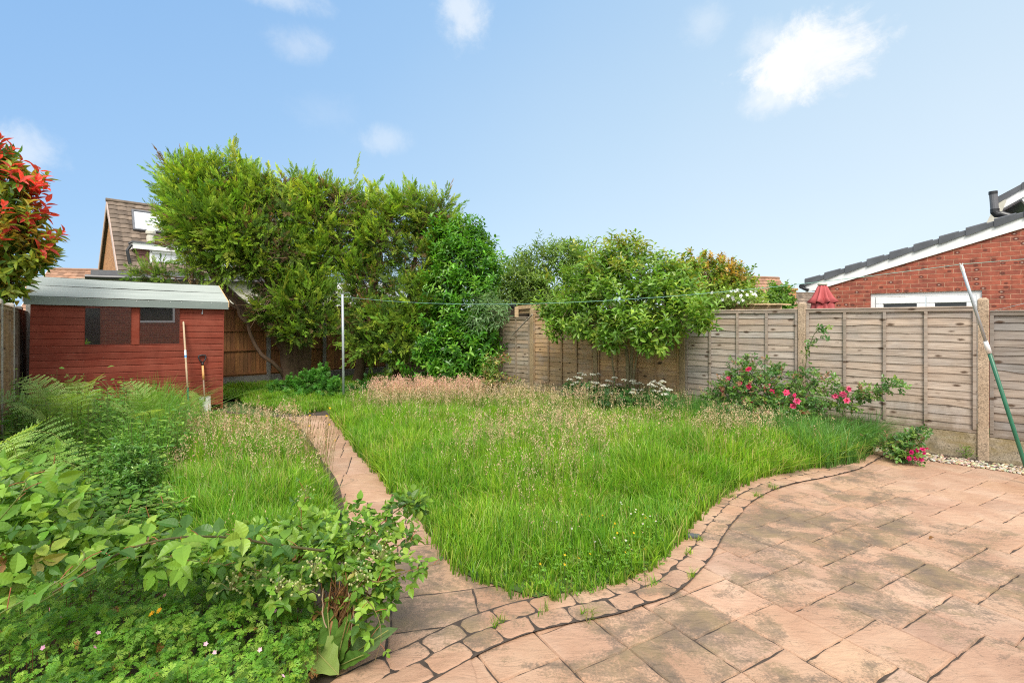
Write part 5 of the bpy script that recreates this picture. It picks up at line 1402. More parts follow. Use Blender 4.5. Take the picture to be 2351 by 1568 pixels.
conifer('right hand conifer beside the glossy laurel, foliage hanging low',
    [lob(860, 490, 58, 50, 12.9), lob(930, 500, 62, 52, 13.0), lob(985, 525, 50, 58, 13.1), lob(880, 565, 72, 60, 12.7), lob(960, 600, 66, 70, 12.9), lob(850, 650, 62, 62, 12.4), lob(930, 680, 70, 62, 12.5), lob(860, 725, 68, 50, 12.1), lob(915, 765, 62, 42, 12.1), lob(985, 680, 40, 60, 12.7), lob(845, 785, 45, 35, 12.0), lob(905, 805, 40, 22, 12.0), lob(1000, 585, 35, 50, 13.0), lob(815, 610, 45, 50, 12.6), lob(820, 690, 42, 45, 12.2), lob(960, 740, 50, 40, 12.3), lob(835, 530, 45, 45, 12.8), lob(800, 745, 34, 34, 12.0), lob(1000, 495, 52, 46, 12.7), lob(1025, 540, 42, 60, 12.7), lob(965, 480, 44, 36, 12.8), lob(1000, 640, 40, 60, 12.8)],
    [([gp(818, 884), A_(835, 800, 12.9), A_(850, 700, 12.8), A_(870, 600, 12.8), A_(900, 480, 12.9)], 0.15, 0.03),
     ([gp(905, 880), A_(925, 780, 13.2), A_(945, 650, 13.2), A_(960, 520, 13.1)], 0.13, 0.03)], 17500, 23, 0.04)

# ================================================================== broad-leaved shrubs and trees
def leafy(name, label, cat, lobes, trunks, n, seed, pal, tpl=LEAF4, size=(0.08, 0.12), wr=0.45, mat=LM_GEN, whorl=5, up=0.35, group=None, thin=0.5, bark=(0.22, 0.16, 0.11), ntw=260, top=None, lo=0.55, hang=0.0, spread=0.9, part='crown', shoots=0.10):
    r = np.random.default_rng(seed); base = trunks[0][0][0]
    root = empty(name, (base[0], base[1], 0), 0, label, cat, group)
    k = max(1, n//whorl)
    P, N_, q = crown_points(lobes, k, r, lo, 1.05, 0.55)
    if shoots:      # young shoots standing clear of the outline
        e = np.where((q > 0.93) & (N_[:, 2] > -0.25))[0]; e = r.choice(e, min(len(e), int(k*shoots)), replace=False)
        sd0 = nrm(N_[e]*0.7+np.array([0, 0, 0.7])+r.normal(0, 0.3, (len(e), 3))); ln = r.uniform(0.6, 2.6, len(e))*np.mean(size)
        ext_ = [(P[e]+sd0*(ln*f)[:, None], sd0, np.full(len(e), 1.05)) for f in (0.5, 1.0)]
        P = np.concatenate([P]+[x[0] for x in ext_]); N_ = np.concatenate([N_]+[x[1] for x in ext_]); q = np.concatenate([q]+[x[2] for x in ext_])
    w = wave(P, 3.2, seed+1)
    keep = r.random(len(P)) < np.clip(1.0+thin*w, 0.15, 1); P, N_, q, w = P[keep], N_[keep], q[keep], w[keep]
    T = nrm(N_+np.array([0, 0, up])+r.normal(0, 0.35, P.shape))
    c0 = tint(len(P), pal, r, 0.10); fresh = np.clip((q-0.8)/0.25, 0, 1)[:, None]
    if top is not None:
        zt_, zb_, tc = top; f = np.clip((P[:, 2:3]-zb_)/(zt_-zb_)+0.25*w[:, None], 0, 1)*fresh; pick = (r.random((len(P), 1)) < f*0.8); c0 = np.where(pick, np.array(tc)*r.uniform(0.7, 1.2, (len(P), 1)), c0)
    v = Veg(); ph = r.uniform(0, 6.28, len(P))
    ref = nrm(np.cross(T, r.normal(0, 1, T.shape))); bi = np.cross(T, ref)
    for j in range(whorl):
        a = ph+2.4*j; s_ = (j+0.5)/whorl
        side = ref*np.cos(a)[:, None]+bi*np.sin(a)[:, None]
        yd = nrm(side*spread+T*(0.25+0.7*s_)+r.normal(0, 0.12, P.shape)+np.array([0, 0, -hang]))
        L = r.uniform(*size, len(P))*(1.08-0.3*abs(s_-0.4)); pos = P+T*((s_-0.7)*np.mean(size)*1.3)[..., None] if False else P+T*(s_-0.7)*np.mean(size)*1.3
        zd = nrm(T*0.9+np.array([0, 0, 0.5])+r.normal(0, 0.2, P.shape))
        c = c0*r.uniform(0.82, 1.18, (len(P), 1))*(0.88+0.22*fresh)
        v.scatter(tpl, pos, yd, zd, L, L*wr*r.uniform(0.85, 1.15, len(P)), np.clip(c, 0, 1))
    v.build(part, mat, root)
    hub = np.concatenate([smooth(p, 24)[5:] for p, a, b in trunks])
    tr = Veg()
    for pts, r0, r1 in trunks: tr.tubes([(wob(pts, 14, r, 0.008), np.linspace(r0, r1, 14), bark)], 8)
    tr.build('trunk', M_BARK, root, smooth=True)
    if ntw:
        tw = Veg(); tw.tubes(twigs_to(P, hub, r, ntw, 0.005, bark, 0.05), 4); tw.build('twigs', M_BARK, root)
    return root

leafy('laurel_bush', 'tall glossy bright green laurel between the conifers and the right fence', 'shrub',
    [lob(1055, 540, 42, 42, 12.4), lob(1095, 572, 36, 52, 12.3), lob(1114, 625, 32, 56, 12.2), lob(1030, 560, 40, 50, 12.4), lob(1050, 600, 52, 70, 12.2), lob(1098, 620, 45, 66, 12.2), lob(1025, 660, 45, 55, 12.1), lob(1085, 690, 58, 60, 11.9), lob(1040, 740, 66, 50, 11.8), lob(1100, 755, 48, 52, 11.6), lob(1000, 800, 55, 45, 11.7), lob(1065, 805, 66, 48, 11.5), lob(1105, 835, 40, 36, 11.3), lob(985, 845, 52, 34, 11.6), lob(1045, 855, 60, 28, 11.3)],
    [([gp(1040, 905), A_(1045, 800, 12.3), A_(1055, 660, 12.3), A_(1062, 520, 12.4)], 0.06, 0.015), ([gp(1050, 905), A_(1080, 800, 12.1), A_(1092, 680, 12.1), A_(1095, 580, 12.2)], 0.05, 0.015), ([gp(1030, 905), A_(1005, 820, 12.1), A_(990, 790, 12.0)], 0.04, 0.015)],
    15000, 31, [(4, (0.065, 0.185, 0.016)), (3, (0.105, 0.245, 0.022)), (2, (0.035, 0.115, 0.014)), (1.3, (0.15, 0.28, 0.035))], LEAF4, (0.095, 0.155), 0.40, LM_LAU, 6, 0.5, thin=0.5, hang=0.15)
leafy('silvery_shrub', 'grey green willow leaved shrub poking over the fence corner', 'shrub',
    [lob(1118, 705, 40, 24, 11.4), lob(1140, 725, 30, 22, 11.1), lob(1158, 700, 20, 15, 11.2), lob(1105, 740, 30, 24, 11.3)],
    [([gp(1105, 915), A_(1108, 800, 11.6), A_(1115, 720, 11.4)], 0.03, 0.01)], 1100, 32, [(3, (0.13, 0.22, 0.10)), (2, (0.18, 0.27, 0.14)), (1, (0.09, 0.16, 0.06))], LEAF3, (0.10, 0.16), 0.2, LM_GEN, 5, 0.2, hang=0.4, ntw=60)
leafy('butterfly_bush', 'loose grey green bush rising behind the far right fence', 'tree',
    [lob(1190, 640, 48, 46, 15.0), lob(1235, 610, 52, 44, 15.2), lob(1290, 592, 50, 34, 15.4), lob(1330, 620, 50, 46, 15.4), lob(1225, 665, 62, 34, 14.8), lob(1290, 655, 66, 40, 15.0), lob(1160, 672, 34, 28, 14.8), lob(1350, 660, 40, 40, 15.0), lob(1310, 570, 32, 20, 15.5), lob(1170, 695, 45, 26, 14.8), lob(1235, 700, 50, 24, 14.8), lob(1300, 698, 55, 26, 14.9), lob(1135, 690, 40, 30, 15.0)],
    [([gp(1250, 862), A_(1252, 740, 15.4), A_(1240, 640, 15.3)], 0.09, 0.02), ([gp(1262, 862), A_(1290, 740, 15.4), A_(1310, 600, 15.5)], 0.08, 0.02)],
    12500, 33, [(4, (0.125, 0.20, 0.045)), (3, (0.17, 0.245, 0.055)), (2, (0.075, 0.14, 0.03))], LEAF3, (0.12, 0.19), 0.26, LM_GEN, 5, 0.6, thin=0.6, lo=0.45)
leafy('magnolia_tree', 'small spreading leafy tree with several thin stems in front of the fence', 'tree',
    [lob(1432, 598, 52, 38, 9.6), lob(1375, 632, 66, 42, 9.5), lob(1480, 630, 66, 46, 9.2), lob(1320, 682, 58, 30, 9.5), lob(1400, 690, 80, 40, 9.0), lob(1490, 690, 78, 45, 8.6), lob(1555, 670, 52, 45, 8.6), lob(1292, 735, 40, 26, 9.7), lob(1355, 748, 66, 34, 9.1), lob(1440, 755, 62, 34, 8.5), lob(1505, 760, 58, 32, 8.1), lob(1575, 735, 38, 28, 7.9), lob(1500, 795, 40, 16, 8.0), lob(1605, 738, 22, 14, 7.7), lob(1400, 790, 30, 14, 8.6), lob(1590, 700, 30, 25, 8.2), lob(1445, 572, 20, 20, 9.6), lob(1268, 712, 34, 20, 9.9), lob(1285, 762, 34, 14, 9.5), lob(1622, 748, 22, 11, 7.6), lob(1556, 636, 44, 32, 9.0), lob(1325, 642, 48, 28, 9.8)],
    [([gp(1440, 948), A_(1442, 860, 9.1), A_(1434, 790, 9.1), A_(1400, 700, 9.2), A_(1390, 640, 9.4)], 0.045, 0.012), ([gp(1444, 949), A_(1450, 850, 9.1), A_(1455, 780, 9.0), A_(1480, 690, 8.9), A_(1470, 620, 9.2)], 0.04, 0.012), ([gp(1412, 945), A_(1408, 860, 9.2), A_(1398, 800, 9.2), A_(1350, 740, 9.3), A_(1310, 700, 9.5)], 0.022, 0.01), ([gp(1450, 949), A_(1462, 820, 8.9), A_(1510, 760, 8.5), A_(1570, 720, 8.2)], 0.025, 0.01), ([gp(1408, 944), A_(1378, 880, 9.4), A_(1362, 850, 9.6)], 0.012, 0.006)],
    11500, 34, [(4, (0.100, 0.200, 0.024)), (3, (0.145, 0.245, 0.034)), (1.6, (0.21, 0.285, 0.045)), (1.2, (0.06, 0.125, 0.016))], LEAFOB, (0.085, 0.145), 0.38, LM_LAU, 6, 0.45, thin=0.95, shoots=0.2, top=(3.6, 2.4, (0.22, 0.24, 0.035)), bark=(0.24, 0.20, 0.11), hang=0.12)
leafy('acer_tree', 'green tree with orange red tips rising behind the right fence', 'tree',
    [lob(1575, 640, 44, 40, 11.6), lob(1625, 640, 44, 36, 11.7), lob(1680, 645, 40, 34, 11.8), lob(1600, 610, 34, 26, 11.8), lob(1650, 612, 26, 18, 11.8), lob(1700, 628, 24, 18, 11.9), lob(1615, 675, 60, 34, 11.4), lob(1690, 675, 42, 26, 11.5), lob(1715, 650, 18, 14, 11.9)],
    [([gp(1630, 900), A_(1632, 760, 11.9), A_(1620, 660, 11.8)], 0.07, 0.02), ([gp(1640, 900), A_(1660, 760, 11.9), A_(1685, 650, 11.9)], 0.06, 0.02)],
    7500, 35, [(4, (0.10, 0.175, 0.020)), (3, (0.15, 0.215, 0.026)), (2, (0.21, 0.23, 0.034))], LEAF3, (0.065, 0.10), 0.6, LM_GEN, 5, 0.4, thin=0.6, top=(3.25, 2.35, (0.30, 0.205, 0.05)), bark=(0.2, 0.15, 0.1))
leafy('garden_tree', 'small dark green tree in front of the distant gable', 'tree',
    [lob(1755, 690, 30, 20, 19.0), lob(1785, 680, 28, 20, 19.2), lob(1805, 692, 22, 20, 19.0), lob(1772, 700, 40, 18, 18.8)],
    [([gp(1780, 840), A_(1780, 760, 19.1), A_(1782, 690, 19.1)], 0.08, 0.02)], 2600, 36, [(3, (0.07, 0.15, 0.022)), (2, (0.11, 0.19, 0.03))], LEAF3, (0.10, 0.16), 0.6, LM_GEN, 5, 0.4, ntw=40)
cl = leafy('flowering_climber', 'pale green climber with white blossom over the pergola beam', 'climbing plant',
    [lob(1690, 688, 46, 15, 8.95), lob(1650, 697, 26, 14, 9.1), lob(1732, 692, 28, 12, 8.75), lob(1700, 672, 30, 10, 9.1), lob(1655, 712, 22, 10, 9.0)],
    [([gp(1665, 945), A_(1662, 800, 9.3), A_(1672, 700, 9.1)], 0.02, 0.008)], 1700, 37, [(3, (0.14, 0.23, 0.04)), (2, (0.20, 0.27, 0.07))], LEAF3, (0.05, 0.08), 0.45, LM_GEN, 5, 0.5, ntw=50)
r = np.random.default_rng(38); P, N_, q = crown_points([lob(1690, 684, 48, 15, 8.9), lob(1740, 690, 20, 10, 8.7)], 60, r, 0.95, 1.1)
v = Veg(); v.scatter(FLOWER5, P+np.array([0, -0.04, 0.02]), r.normal(0, 1, P.shape), nrm(N_+np.array([0, -0.5, 0.3])), 0.07, 0.07, tint(len(P), [(1, (0.80, 0.80, 0.74))], r, 0.05)); v.build('blossom', LM_PET, cl)
leafy('red_leaved_shrub', 'shrub with red young leaves over green ones behind the left fence', 'shrub',
    [lob(-25, 360, 62, 46, 7.5), lob(25, 420, 46, 46, 7.4), lob(-10, 480, 62, 50, 7.3), lob(52, 490, 36, 30, 7.5), lob(30, 540, 52, 32, 7.4), lob(78, 555, 36, 26, 7.5), lob(-15, 590, 66, 36, 7.3), lob(60, 600, 50, 18, 7.5), lob(22, 640, 46, 30, 7.5), lob(-20, 665, 50, 32, 7.3), lob(40, 672, 26, 22, 7.6)],
    [([(-7.75, 7.45, 0), A_(10, 760, 7.5), A_(12, 640, 7.5), A_(0, 520, 7.4), A_(-10, 380, 7.4)], 0.05, 0.012), ([(-7.75, 7.45, 0.2), A_(14, 700, 7.5), A_(40, 600, 7.5), A_(60, 500, 7.5)], 0.03, 0.01)],
    2700, 39, [(3, (0.16, 0.21, 0.026)), (2, (0.24, 0.19, 0.028)), (2, (0.07, 0.15, 0.018))], LEAF4, (0.13, 0.19), 0.40, LM_RED, 6, 0.5, thin=0.7, top=(3.55, 2.5, (0.42, 0.055, 0.038)), bark=(0.13, 0.085, 0.06), ntw=160, lo=0.5)
leafy('variegated_shrub', 'little variegated evergreen shrub by the far end of the right fence', 'shrub',
    [lob(1152, 824, 20, 15, 10.6), lob(1128, 850, 22, 20, 10.8), lob(1160, 872, 26, 18, 10.4), lob(1125, 880, 30, 18, 10.6)],
    [([gp(1150, 925), A_(1148, 870, 10.6), A_(1150, 825, 10.6)], 0.02, 0.008)], 900, 40, [(3, (0.10, 0.18, 0.03)), (2, (0.26, 0.24, 0.07)), (1, (0.22, 0.12, 0.05))], LEAF3, (0.05, 0.08), 0.5, LM_LAU, 5, 0.5, ntw=30)
leafy('green_weed_clump', 'lush fresh green herb clump under the conifers left of the line post', 'weed clump',
    [lob(672, 898, 40, 30, 11.4), lob(725, 885, 42, 34, 11.2), lob(760, 905, 36, 26, 10.9), lob(700, 925, 50, 22, 10.8), lob(640, 912, 26, 18, 11.2)],
    [([gp(700, 925), A_(702, 905, 11.2), A_(705, 880, 11.2)], 0.01, 0.005)], 5200, 41, [(3, (0.055, 0.17, 0.022)), (2, (0.085, 0.21, 0.03)), (1, (0.04, 0.12, 0.02))], CUT, (0.05, 0.085), 0.9, LM_GEN, 5, 0.8, ntw=30, part='foliage')
leafy('dark_weed_clump', 'darker herb clump right of the line post beneath the conifer', 'weed clump',
    [lob(830, 900, 40, 22, 11.3), lob(868, 892, 34, 20, 11.5), lob(815, 925, 26, 14, 10.9), lob(925, 892, 36, 16, 11.6)],
    [([gp(840, 920), A_(842, 905, 11.3), A_(845, 885, 11.3)], 0.01, 0.005)], 2600, 42, [(3, (0.045, 0.13, 0.022)), (2, (0.07, 0.17, 0.03)), (1, (0.03, 0.10, 0.02))], CUT, (0.05, 0.085), 0.9, LM_GEN, 5, 0.8, ntw=30, part='foliage')

# ---- roses
ROSEG = [(3, (0.045, 0.115, 0.022)), (3, (0.075, 0.155, 0.025)), (1.5, (0.13, 0.20, 0.035)), (0.6, (0.18, 0.10, 0.05))]
def rose(label, lobes, stems, n, seed, flowers, fcol, fs):
    r = np.random.default_rng(seed); b = stems[0][0]
    root = empty('rose_bush', (b[0], b[1], 0), 0, label, 'rose bush')
    P, N_, q = crown_points(lobes, n//5, r, 0.45, 1.1, 0.5)
    sp = []
    for s_ in stems:
        c = smooth(s_, 40)[8:]; k = len(c)*2; pp = c[r.integers(0, len(c), k)]+r.normal(0, 0.035, (k, 3)); sp.append(pp)
    sp = np.concatenate(sp); P = np.concatenate([P, sp]); N_ = np.concatenate([N_, nrm(r.normal(0, 1, sp.shape)+np.array([0, -0.3, 0.3]))])
    ax = nrm(N_+r.normal(0, 0.5, P.shape)+np.array([0, -0.2, 0.1])); up = nrm(np.array([-.3, -0.5, 0.8])+r.normal(0, 0.35, P.shape)); sd_ = nrm(np.cross(ax, up))
    v = Veg(); c0 = tint(len(P), ROSEG, r, 0.12)
    for (l, s_, k) in ((1.0, 0, 1.0), (0.62, 1, 0.95), (0.62, -1, 0.95), (0.25, 1, 0.8), (0.25, -1, 0.8)):
        yd = nrm(ax*(1 if s_ == 0 else 0.55)+sd_*s_*0.9); L = r.uniform(0.036, 0.056, len(P))*k
        v.scatter(LEAF3, P+ax*l*0.06, yd, up, L, L*0.62, c0*r.uniform(0.85, 1.15, (len(P), 1)))
    v.build('foliage', LM_LAU, root)
    tr = Veg(); 
    for s_ in stems: tr.tubes([(wob(s_, 14, r, 0.006), np.linspace(0.009, 0.003, 14), (0.13, 0.15, 0.05))], 6)
    ctr = np.concatenate([smooth(s_, 20) for s_ in stems]); tr.tubes(twigs_to(P[:n//5], ctr, r, 60, 0.003, (0.13, 0.14, 0.05), 0.02), 4)
    tr.build('stem', M_BARK, root)
    for (p, s_) in flowers:
        f = Veg(); m = 3; d = nrm(np.array([-0.35, -0.75, 0.45])+r.normal(0, 0.3, 3))
        for j, (k, cup) in enumerate(((1.0, 0.0), (0.72, 0.6), (0.45, 1.2))):
            tp = flower_tpl(6 if j == 0 else 5, 0.9, 0.25+cup*0.7)
            f.scatter(tp, np.array([p])+d*0.006*j, nrm(r.normal(0, 1, (1, 3))), np.array([d]), s_*k*2, s_*k*2, tint(1, fcol, r, 0.15))
        f.build('flower', LM_PET, root)
    return root
def rp(u, v, k): return at(u, v, fy(u)-k)
q8 = lambda x, y: ((2000+x/2.351)/1.63333, (1150+y/2.351)/1.63333)
q7 = lambda x, y: ((2840+x/2.351)/1.63333, (1100+y/2.351)/1.63333)
fl = [q8(*p) for p in ((1720, 630), (1900, 553), (1670, 735), (1780, 710), (1820, 680), (1895, 700), (1905, 835), (1925, 845), (2065, 700), (2100, 750), (2060, 985))] + [q7(*p) for p in ((85, 818), (125, 870), (325, 900), (350, 950), (315, 995), (400, 1045), (685, 905), (757, 888), (803, 843), (790, 945), (85, 1090), (255, 875))]
fl = [(rp(u, v, 0.62), random.uniform(0.038, 0.058)) for u, v in fl]
REDS = [(3, (0.72, 0.06, 0.17)), (2, (0.80, 0.16, 0.29)), (1, (0.55, 0.03, 0.09))]
rose('large rose bush with red blooms sprawling along the right fence',
    [lob(1690, 895, 40, 34, fy(1690)-.45), lob(1745, 905, 52, 40, fy(1745)-.5), lob(1735, 940, 62, 22, fy(1735)-.55), lob(1705, 850, 34, 20, fy(1705)-.4), lob(1800, 930, 52, 30, fy(1800)-.5), lob(1790, 870, 34, 22, fy(1790)-.4), lob(1660, 915, 36, 18, fy(1660)-.4), lob(1850, 950, 34, 24, fy(1850)-.45), lob(1905, 912, 32, 18, fy(1905)-.4), lob(1945, 925, 34, 12, fy(1945)-.4), lob(1995, 902, 26, 10, fy(1995)-.4), lob(2050, 886, 20, 8, fy(2050)-.4), lob(1855, 870, 16, 22, fy(1855)-.3)],
    [[gp(1800, 1010), rp(1830, 930, .4), rp(1846, 860, .3), rp(1856, 800, .3), rp(1872, 765, .35), rp(1885, 752, .4), rp(1896, 770, .4)], [gp(1790, 1010), rp(1760, 900, .45), rp(1700, 840, .5), rp(1720, 818, .5), rp(1790, 850, .45), rp(1850, 905, .45)],
     [gp(1810, 1010), rp(1850, 950, .45), rp(1920, 925, .4), rp(2000, 905, .4), rp(2050, 885, .4), rp(2078, 888, .42)], [gp(1790, 1010), rp(1740, 930, .5), rp(1660, 910, .5), rp(1620, 905, .45)], [gp(1805, 1010), rp(1850, 900, .4), rp(1880, 870, .4), rp(1930, 880, .4), rp(1960, 925, .45)]],
    6800, 51, fl, REDS, 0.04)
gb_ = gp(2065, 1050)
fl2 = [(at(u, v, 5.75), 0.034) for u, v in ((2092, 1038), (2106, 1034), (2118, 1032), (2088, 1052), (2102, 1052), (2115, 1054), (2122, 1042), (2128, 1028))]
rose('small rose with a magenta flower cluster lying on the patio edge',
    [lob(2070, 1030, 26, 20, 5.95), lob(2100, 1010, 26, 12, 5.95), lob(2040, 1018, 20, 12, 6.1), lob(2112, 996, 16, 7, 6.0), lob(2078, 1045, 22, 12, 5.85)],
    [[gp(2060, 1048), at(2062, 1035, 5.98), at(2040, 1015, 6.1), at(2018, 1012, 6.15), at(1985, 1004, 6.2)], [gp(2064, 1050), at(2075, 1020, 5.95), at(2100, 1000, 5.95), at(2122, 1000, 5.9)], [gp(2066, 1050), at(2085, 1040, 5.85), at(2105, 1045, 5.78)]],
    520, 52, fl2, [(3, (0.55, 0.015, 0.14)), (2, (0.66, 0.05, 0.22))], 0.035)

# ---- white umbels under the magnolia
UM = [(320, 645), (375, 625), (405, 630), (415, 590), (445, 605), (350, 690), (380, 668), (490, 720), (525, 712), (515, 670), (560, 675), (570, 600), (520, 600), (615, 695), (650, 695), (655, 655), (690, 665), (715, 630), (760, 690), (630, 745), (680, 765), (740, 760), (800, 650), (875, 655), (890, 678), (940, 680), (885, 735), (940, 735), (870, 760), (910, 765), (1030, 690), (1060, 665), (1100, 680), (1140, 663), (1065, 705), (1130, 700), (1145, 725), (1060, 745), (1110, 750), (1160, 775), (1200, 735), (1030, 830)]
groups_ = [(0, 480, 'left end of the white flowered umbel plants under the magnolia'), (480, 600, 'white flowered umbel plant beside the third concrete post from the corner'), (600, 790, 'white flowered umbel plant left of the magnolia stems'), (790, 1000, 'white flowered umbel plant just right of the magnolia stems'), (1000, 1300, 'rightmost white flowered umbel plant, standing alone before brown panels')]
for gi, (a, b, lab) in enumerate(groups_):
    r = np.random.default_rng(60+gi); pts = [q8(x, y) for x, y in UM if a <= x < b]
    cu = np.mean([p[0] for p in pts]); Y = fy(cu)-0.75; bs = np.array([(cu-U0)/F*Y, Y, 0])
    root = empty('umbel_plant', bs, 0, lab, 'wild flower', 'white umbel flowers by the fence')
    st_ = Veg()
    for (u, v_) in pts:
        p = at(u, v_, Y+r.normal(0, 0.12)); 
        foot = np.array([bs[0]+(p[0]-bs[0])*0.75, p[1]+0.05, 0.02]); st_.tubes([(smooth([foot, (foot+p)/2+r.normal(0, 0.02, 3), p], 6), 0.004, (0.12, 0.17, 0.05))], 4)
        f = Veg(); n = 26; a_ = r.uniform(0, 6.28, n); q_ = np.sqrt(r.random(n))*0.056; pp = p+np.stack([q_*np.cos(a_), q_*np.sin(a_), 0.02-q_*q_*7+r.normal(0, 0.004, n)], 1)
        f.scatter(ROUND, pp, nrm(r.normal(0, 1, (n, 3))), nrm(r.normal(0, 0.3, (n, 3))+np.array([0, -0.4, 1])), 0.026, 0.026, tint(n, [(1, (0.70, 0.69, 0.58))], r, 0.10)); f.build('flower_head', LM_PET, root)
    st_.build('stem', LM_GEN, root)
    n = 420; ux = r.uniform(min(p[0] for p in pts)-8, max(p[0] for p in pts)+8, n); yy = Y+r.normal(0, 0.22, n); P = np.stack([(ux-U0)/F*Y, np.minimum(yy, fy(ux)-0.2), r.uniform(0.12, 0.52, n)*(0.7+0.3*r.random(n))], 1)
    lv = Veg(); lv.scatter(CUT, P, nrm(r.normal(0, 1, (n, 3))*np.array([1, 1, 0.4])+np.array([0, -0.3, 0.1])), nrm(np.array([0, -0.4, 1])+r.normal(0, 0.35, (n, 3))), r.uniform(0.07, 0.13, n), r.uniform(0.07, 0.13, n), tint(n, [(3, (0.035, 0.10, 0.022)), (2, (0.055, 0.13, 0.028))], r)); lv.build('foliage', LM_GEN, root)
# ================================================================== grass
def grass(name, label, poly, dens, hfun, pal, seed, wid=0.0078, hang=1.15, dry=0.04, hueseed=0):
    r = np.random.default_rng(seed); poly = np.asarray(poly, float)
    lo, hi = poly.min(0), poly.max(0); n0 = int((hi-lo).prod()*9000)
    P = lo+(hi-lo)*r.random((n0, 2))
    P = P[inpoly(P, poly)]
    d = dens(P); P = P[r.random(len(P)) < d/9000.0]; n = len(P)
    # blades gather in tufts
    P = P+0.03*np.stack([wave(P, 22, seed+1), wave(P, 22, seed+2)], 1)
    big = wave(P, 1.1, seed+3); med = wave(P, 4.0, seed+4)
    h = hfun(P)*(1+0.20*big*0.6+0.22*med)*r.uniform(0.55, 1.25, n)
    yaw = r.uniform(0, 2*PI, n); wd_ = np.stack([np.cos(yaw), np.sin(yaw), np.zeros(n)], 1)
    la = r.uniform(0, 2*PI, n); ld = np.stack([np.cos(la)+0.5*wave(P, 1.7, seed+5), np.sin(la)+0.5*wave(P, 1.7, seed+6)-0.15, np.zeros(n)], 1)
    lean = h*np.abs(r.normal(0.25, 0.28, n))*hang
    dist = np.linalg.norm(P, axis=1); w = wid*(0.72+0.07*dist)*r.uniform(0.7, 1.3, n)
    ts = (0.0, 0.4, 0.75, 1.0); ws = (1.0, 0.9, 0.6, 0.0); V = []
    base = np.concatenate([P, np.full((n, 1), 0.01)], 1)
    for t_, q in zip(ts, ws):
        c = base+np.array([0, 0, 1])*(h*(t_-0.18*t_*t_*np.minimum(1.5, lean/h)))[:, None]+ld*(lean*t_**2)[:, None]
        if q > 0: V += [c-wd_*(w*q*0.5)[:, None], c+wd_*(w*q*0.5)[:, None]]
        else: V.append(c)
    V = np.stack(V, 1)
    col = tint(n, pal, r, 0.13); col *= (1+0.14*wave(P, 2.3, seed+7)[:, None]*np.array([1.0, 0.5, 0.2]))
    dr = r.random(n) < dry*np.clip(1+1.5*wave(P, 2.8, seed+9), 0.2, 4); col[dr] = tint(int(dr.sum()), [(1, (0.36, 0.31, 0.14)), (1, (0.28, 0.26, 0.10))], r)
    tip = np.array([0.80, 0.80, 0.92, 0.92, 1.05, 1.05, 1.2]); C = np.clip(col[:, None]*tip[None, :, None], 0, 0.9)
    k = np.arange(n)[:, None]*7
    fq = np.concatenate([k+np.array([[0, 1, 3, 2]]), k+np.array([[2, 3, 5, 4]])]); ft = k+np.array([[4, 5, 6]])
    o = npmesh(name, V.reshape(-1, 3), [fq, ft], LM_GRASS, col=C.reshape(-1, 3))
    return tag(o, label, 'grass', kind='stuff')

def seedheads(name, label, P, h, r, pal, spread=0.05, L=0.15, nf=16, gsz=0.0118, stalk=(0.23, 0.24, 0.09)):
    n = len(P); base = np.concatenate([P, np.full((n, 1), 0.01)], 1)
    ld = r.normal(0, 1, (n, 3))*np.array([1, 1, 0]); lean = h*np.abs(r.normal(0.12, 0.12, n))
    top = base+np.array([0, 0, 1])*h[:, None]+ld*lean[:, None]*0.5
    dist = np.linalg.norm(P, axis=1); w = 0.0016*(0.8+0.12*dist)
    yaw = r.uniform(0, 6.28, n); wd_ = np.stack([np.cos(yaw), np.sin(yaw), np.zeros(n)], 1)
    mid = (base+top)/2-ld*lean[:, None]*0.12
    V = np.stack([base-wd_*w[:, None], base+wd_*w[:, None], mid-wd_*w[:, None], mid+wd_*w[:, None], top-wd_*w[:, None]*.6, top+wd_*w[:, None]*.6], 1)
    k = np.arange(n)[:, None]*6; vg = Veg()
    vg.raw(V.reshape(-1, 3), [np.concatenate([k+np.array([[0, 1, 3, 2]]), k+np.array([[2, 3, 5, 4]])])], np.repeat(tint(n, [(1, stalk)], r), 6, 0))
    q = r.random((n, nf)); ax = nrm(top-mid); Lh = L*r.uniform(0.7, 1.25, (n, 1)); sp = spread*r.uniform(0.4, 1.2, (n, 1))
    off = r.normal(0, 1, (n, nf, 3)); prof = np.sin(PI*np.clip(q*0.85+0.12, 0, 1))
    S = top[:, None]+ax[:, None]*((q-0.75)*Lh)[..., None]+off*(sp*prof*0.55)[..., None]
    S = S.reshape(-1, 3); m = len(S); yd = nrm(np.repeat(ax, nf, 0)+r.normal(0, 0.55, (m, 3)))
    g = gsz*np.repeat(0.75+0.085*dist, nf)*r.uniform(0.7, 1.4, m)
    dd = (dia(0, 0, 0, 1, 0.4)[0], [np.array([[0, 1, 2, 3]])])
    vg.scatter(dd, S, yd, nrm(r.normal(0, 1, (m, 3))), g*1.25, g*1.05, np.repeat(tint(n, pal, r, 0.12), nf, 0)*r.uniform(0.8, 1.2, (m, 1)))
    o = vg.build(name, LM_SEED); return tag(o, label, 'seed heads', kind='stuff')

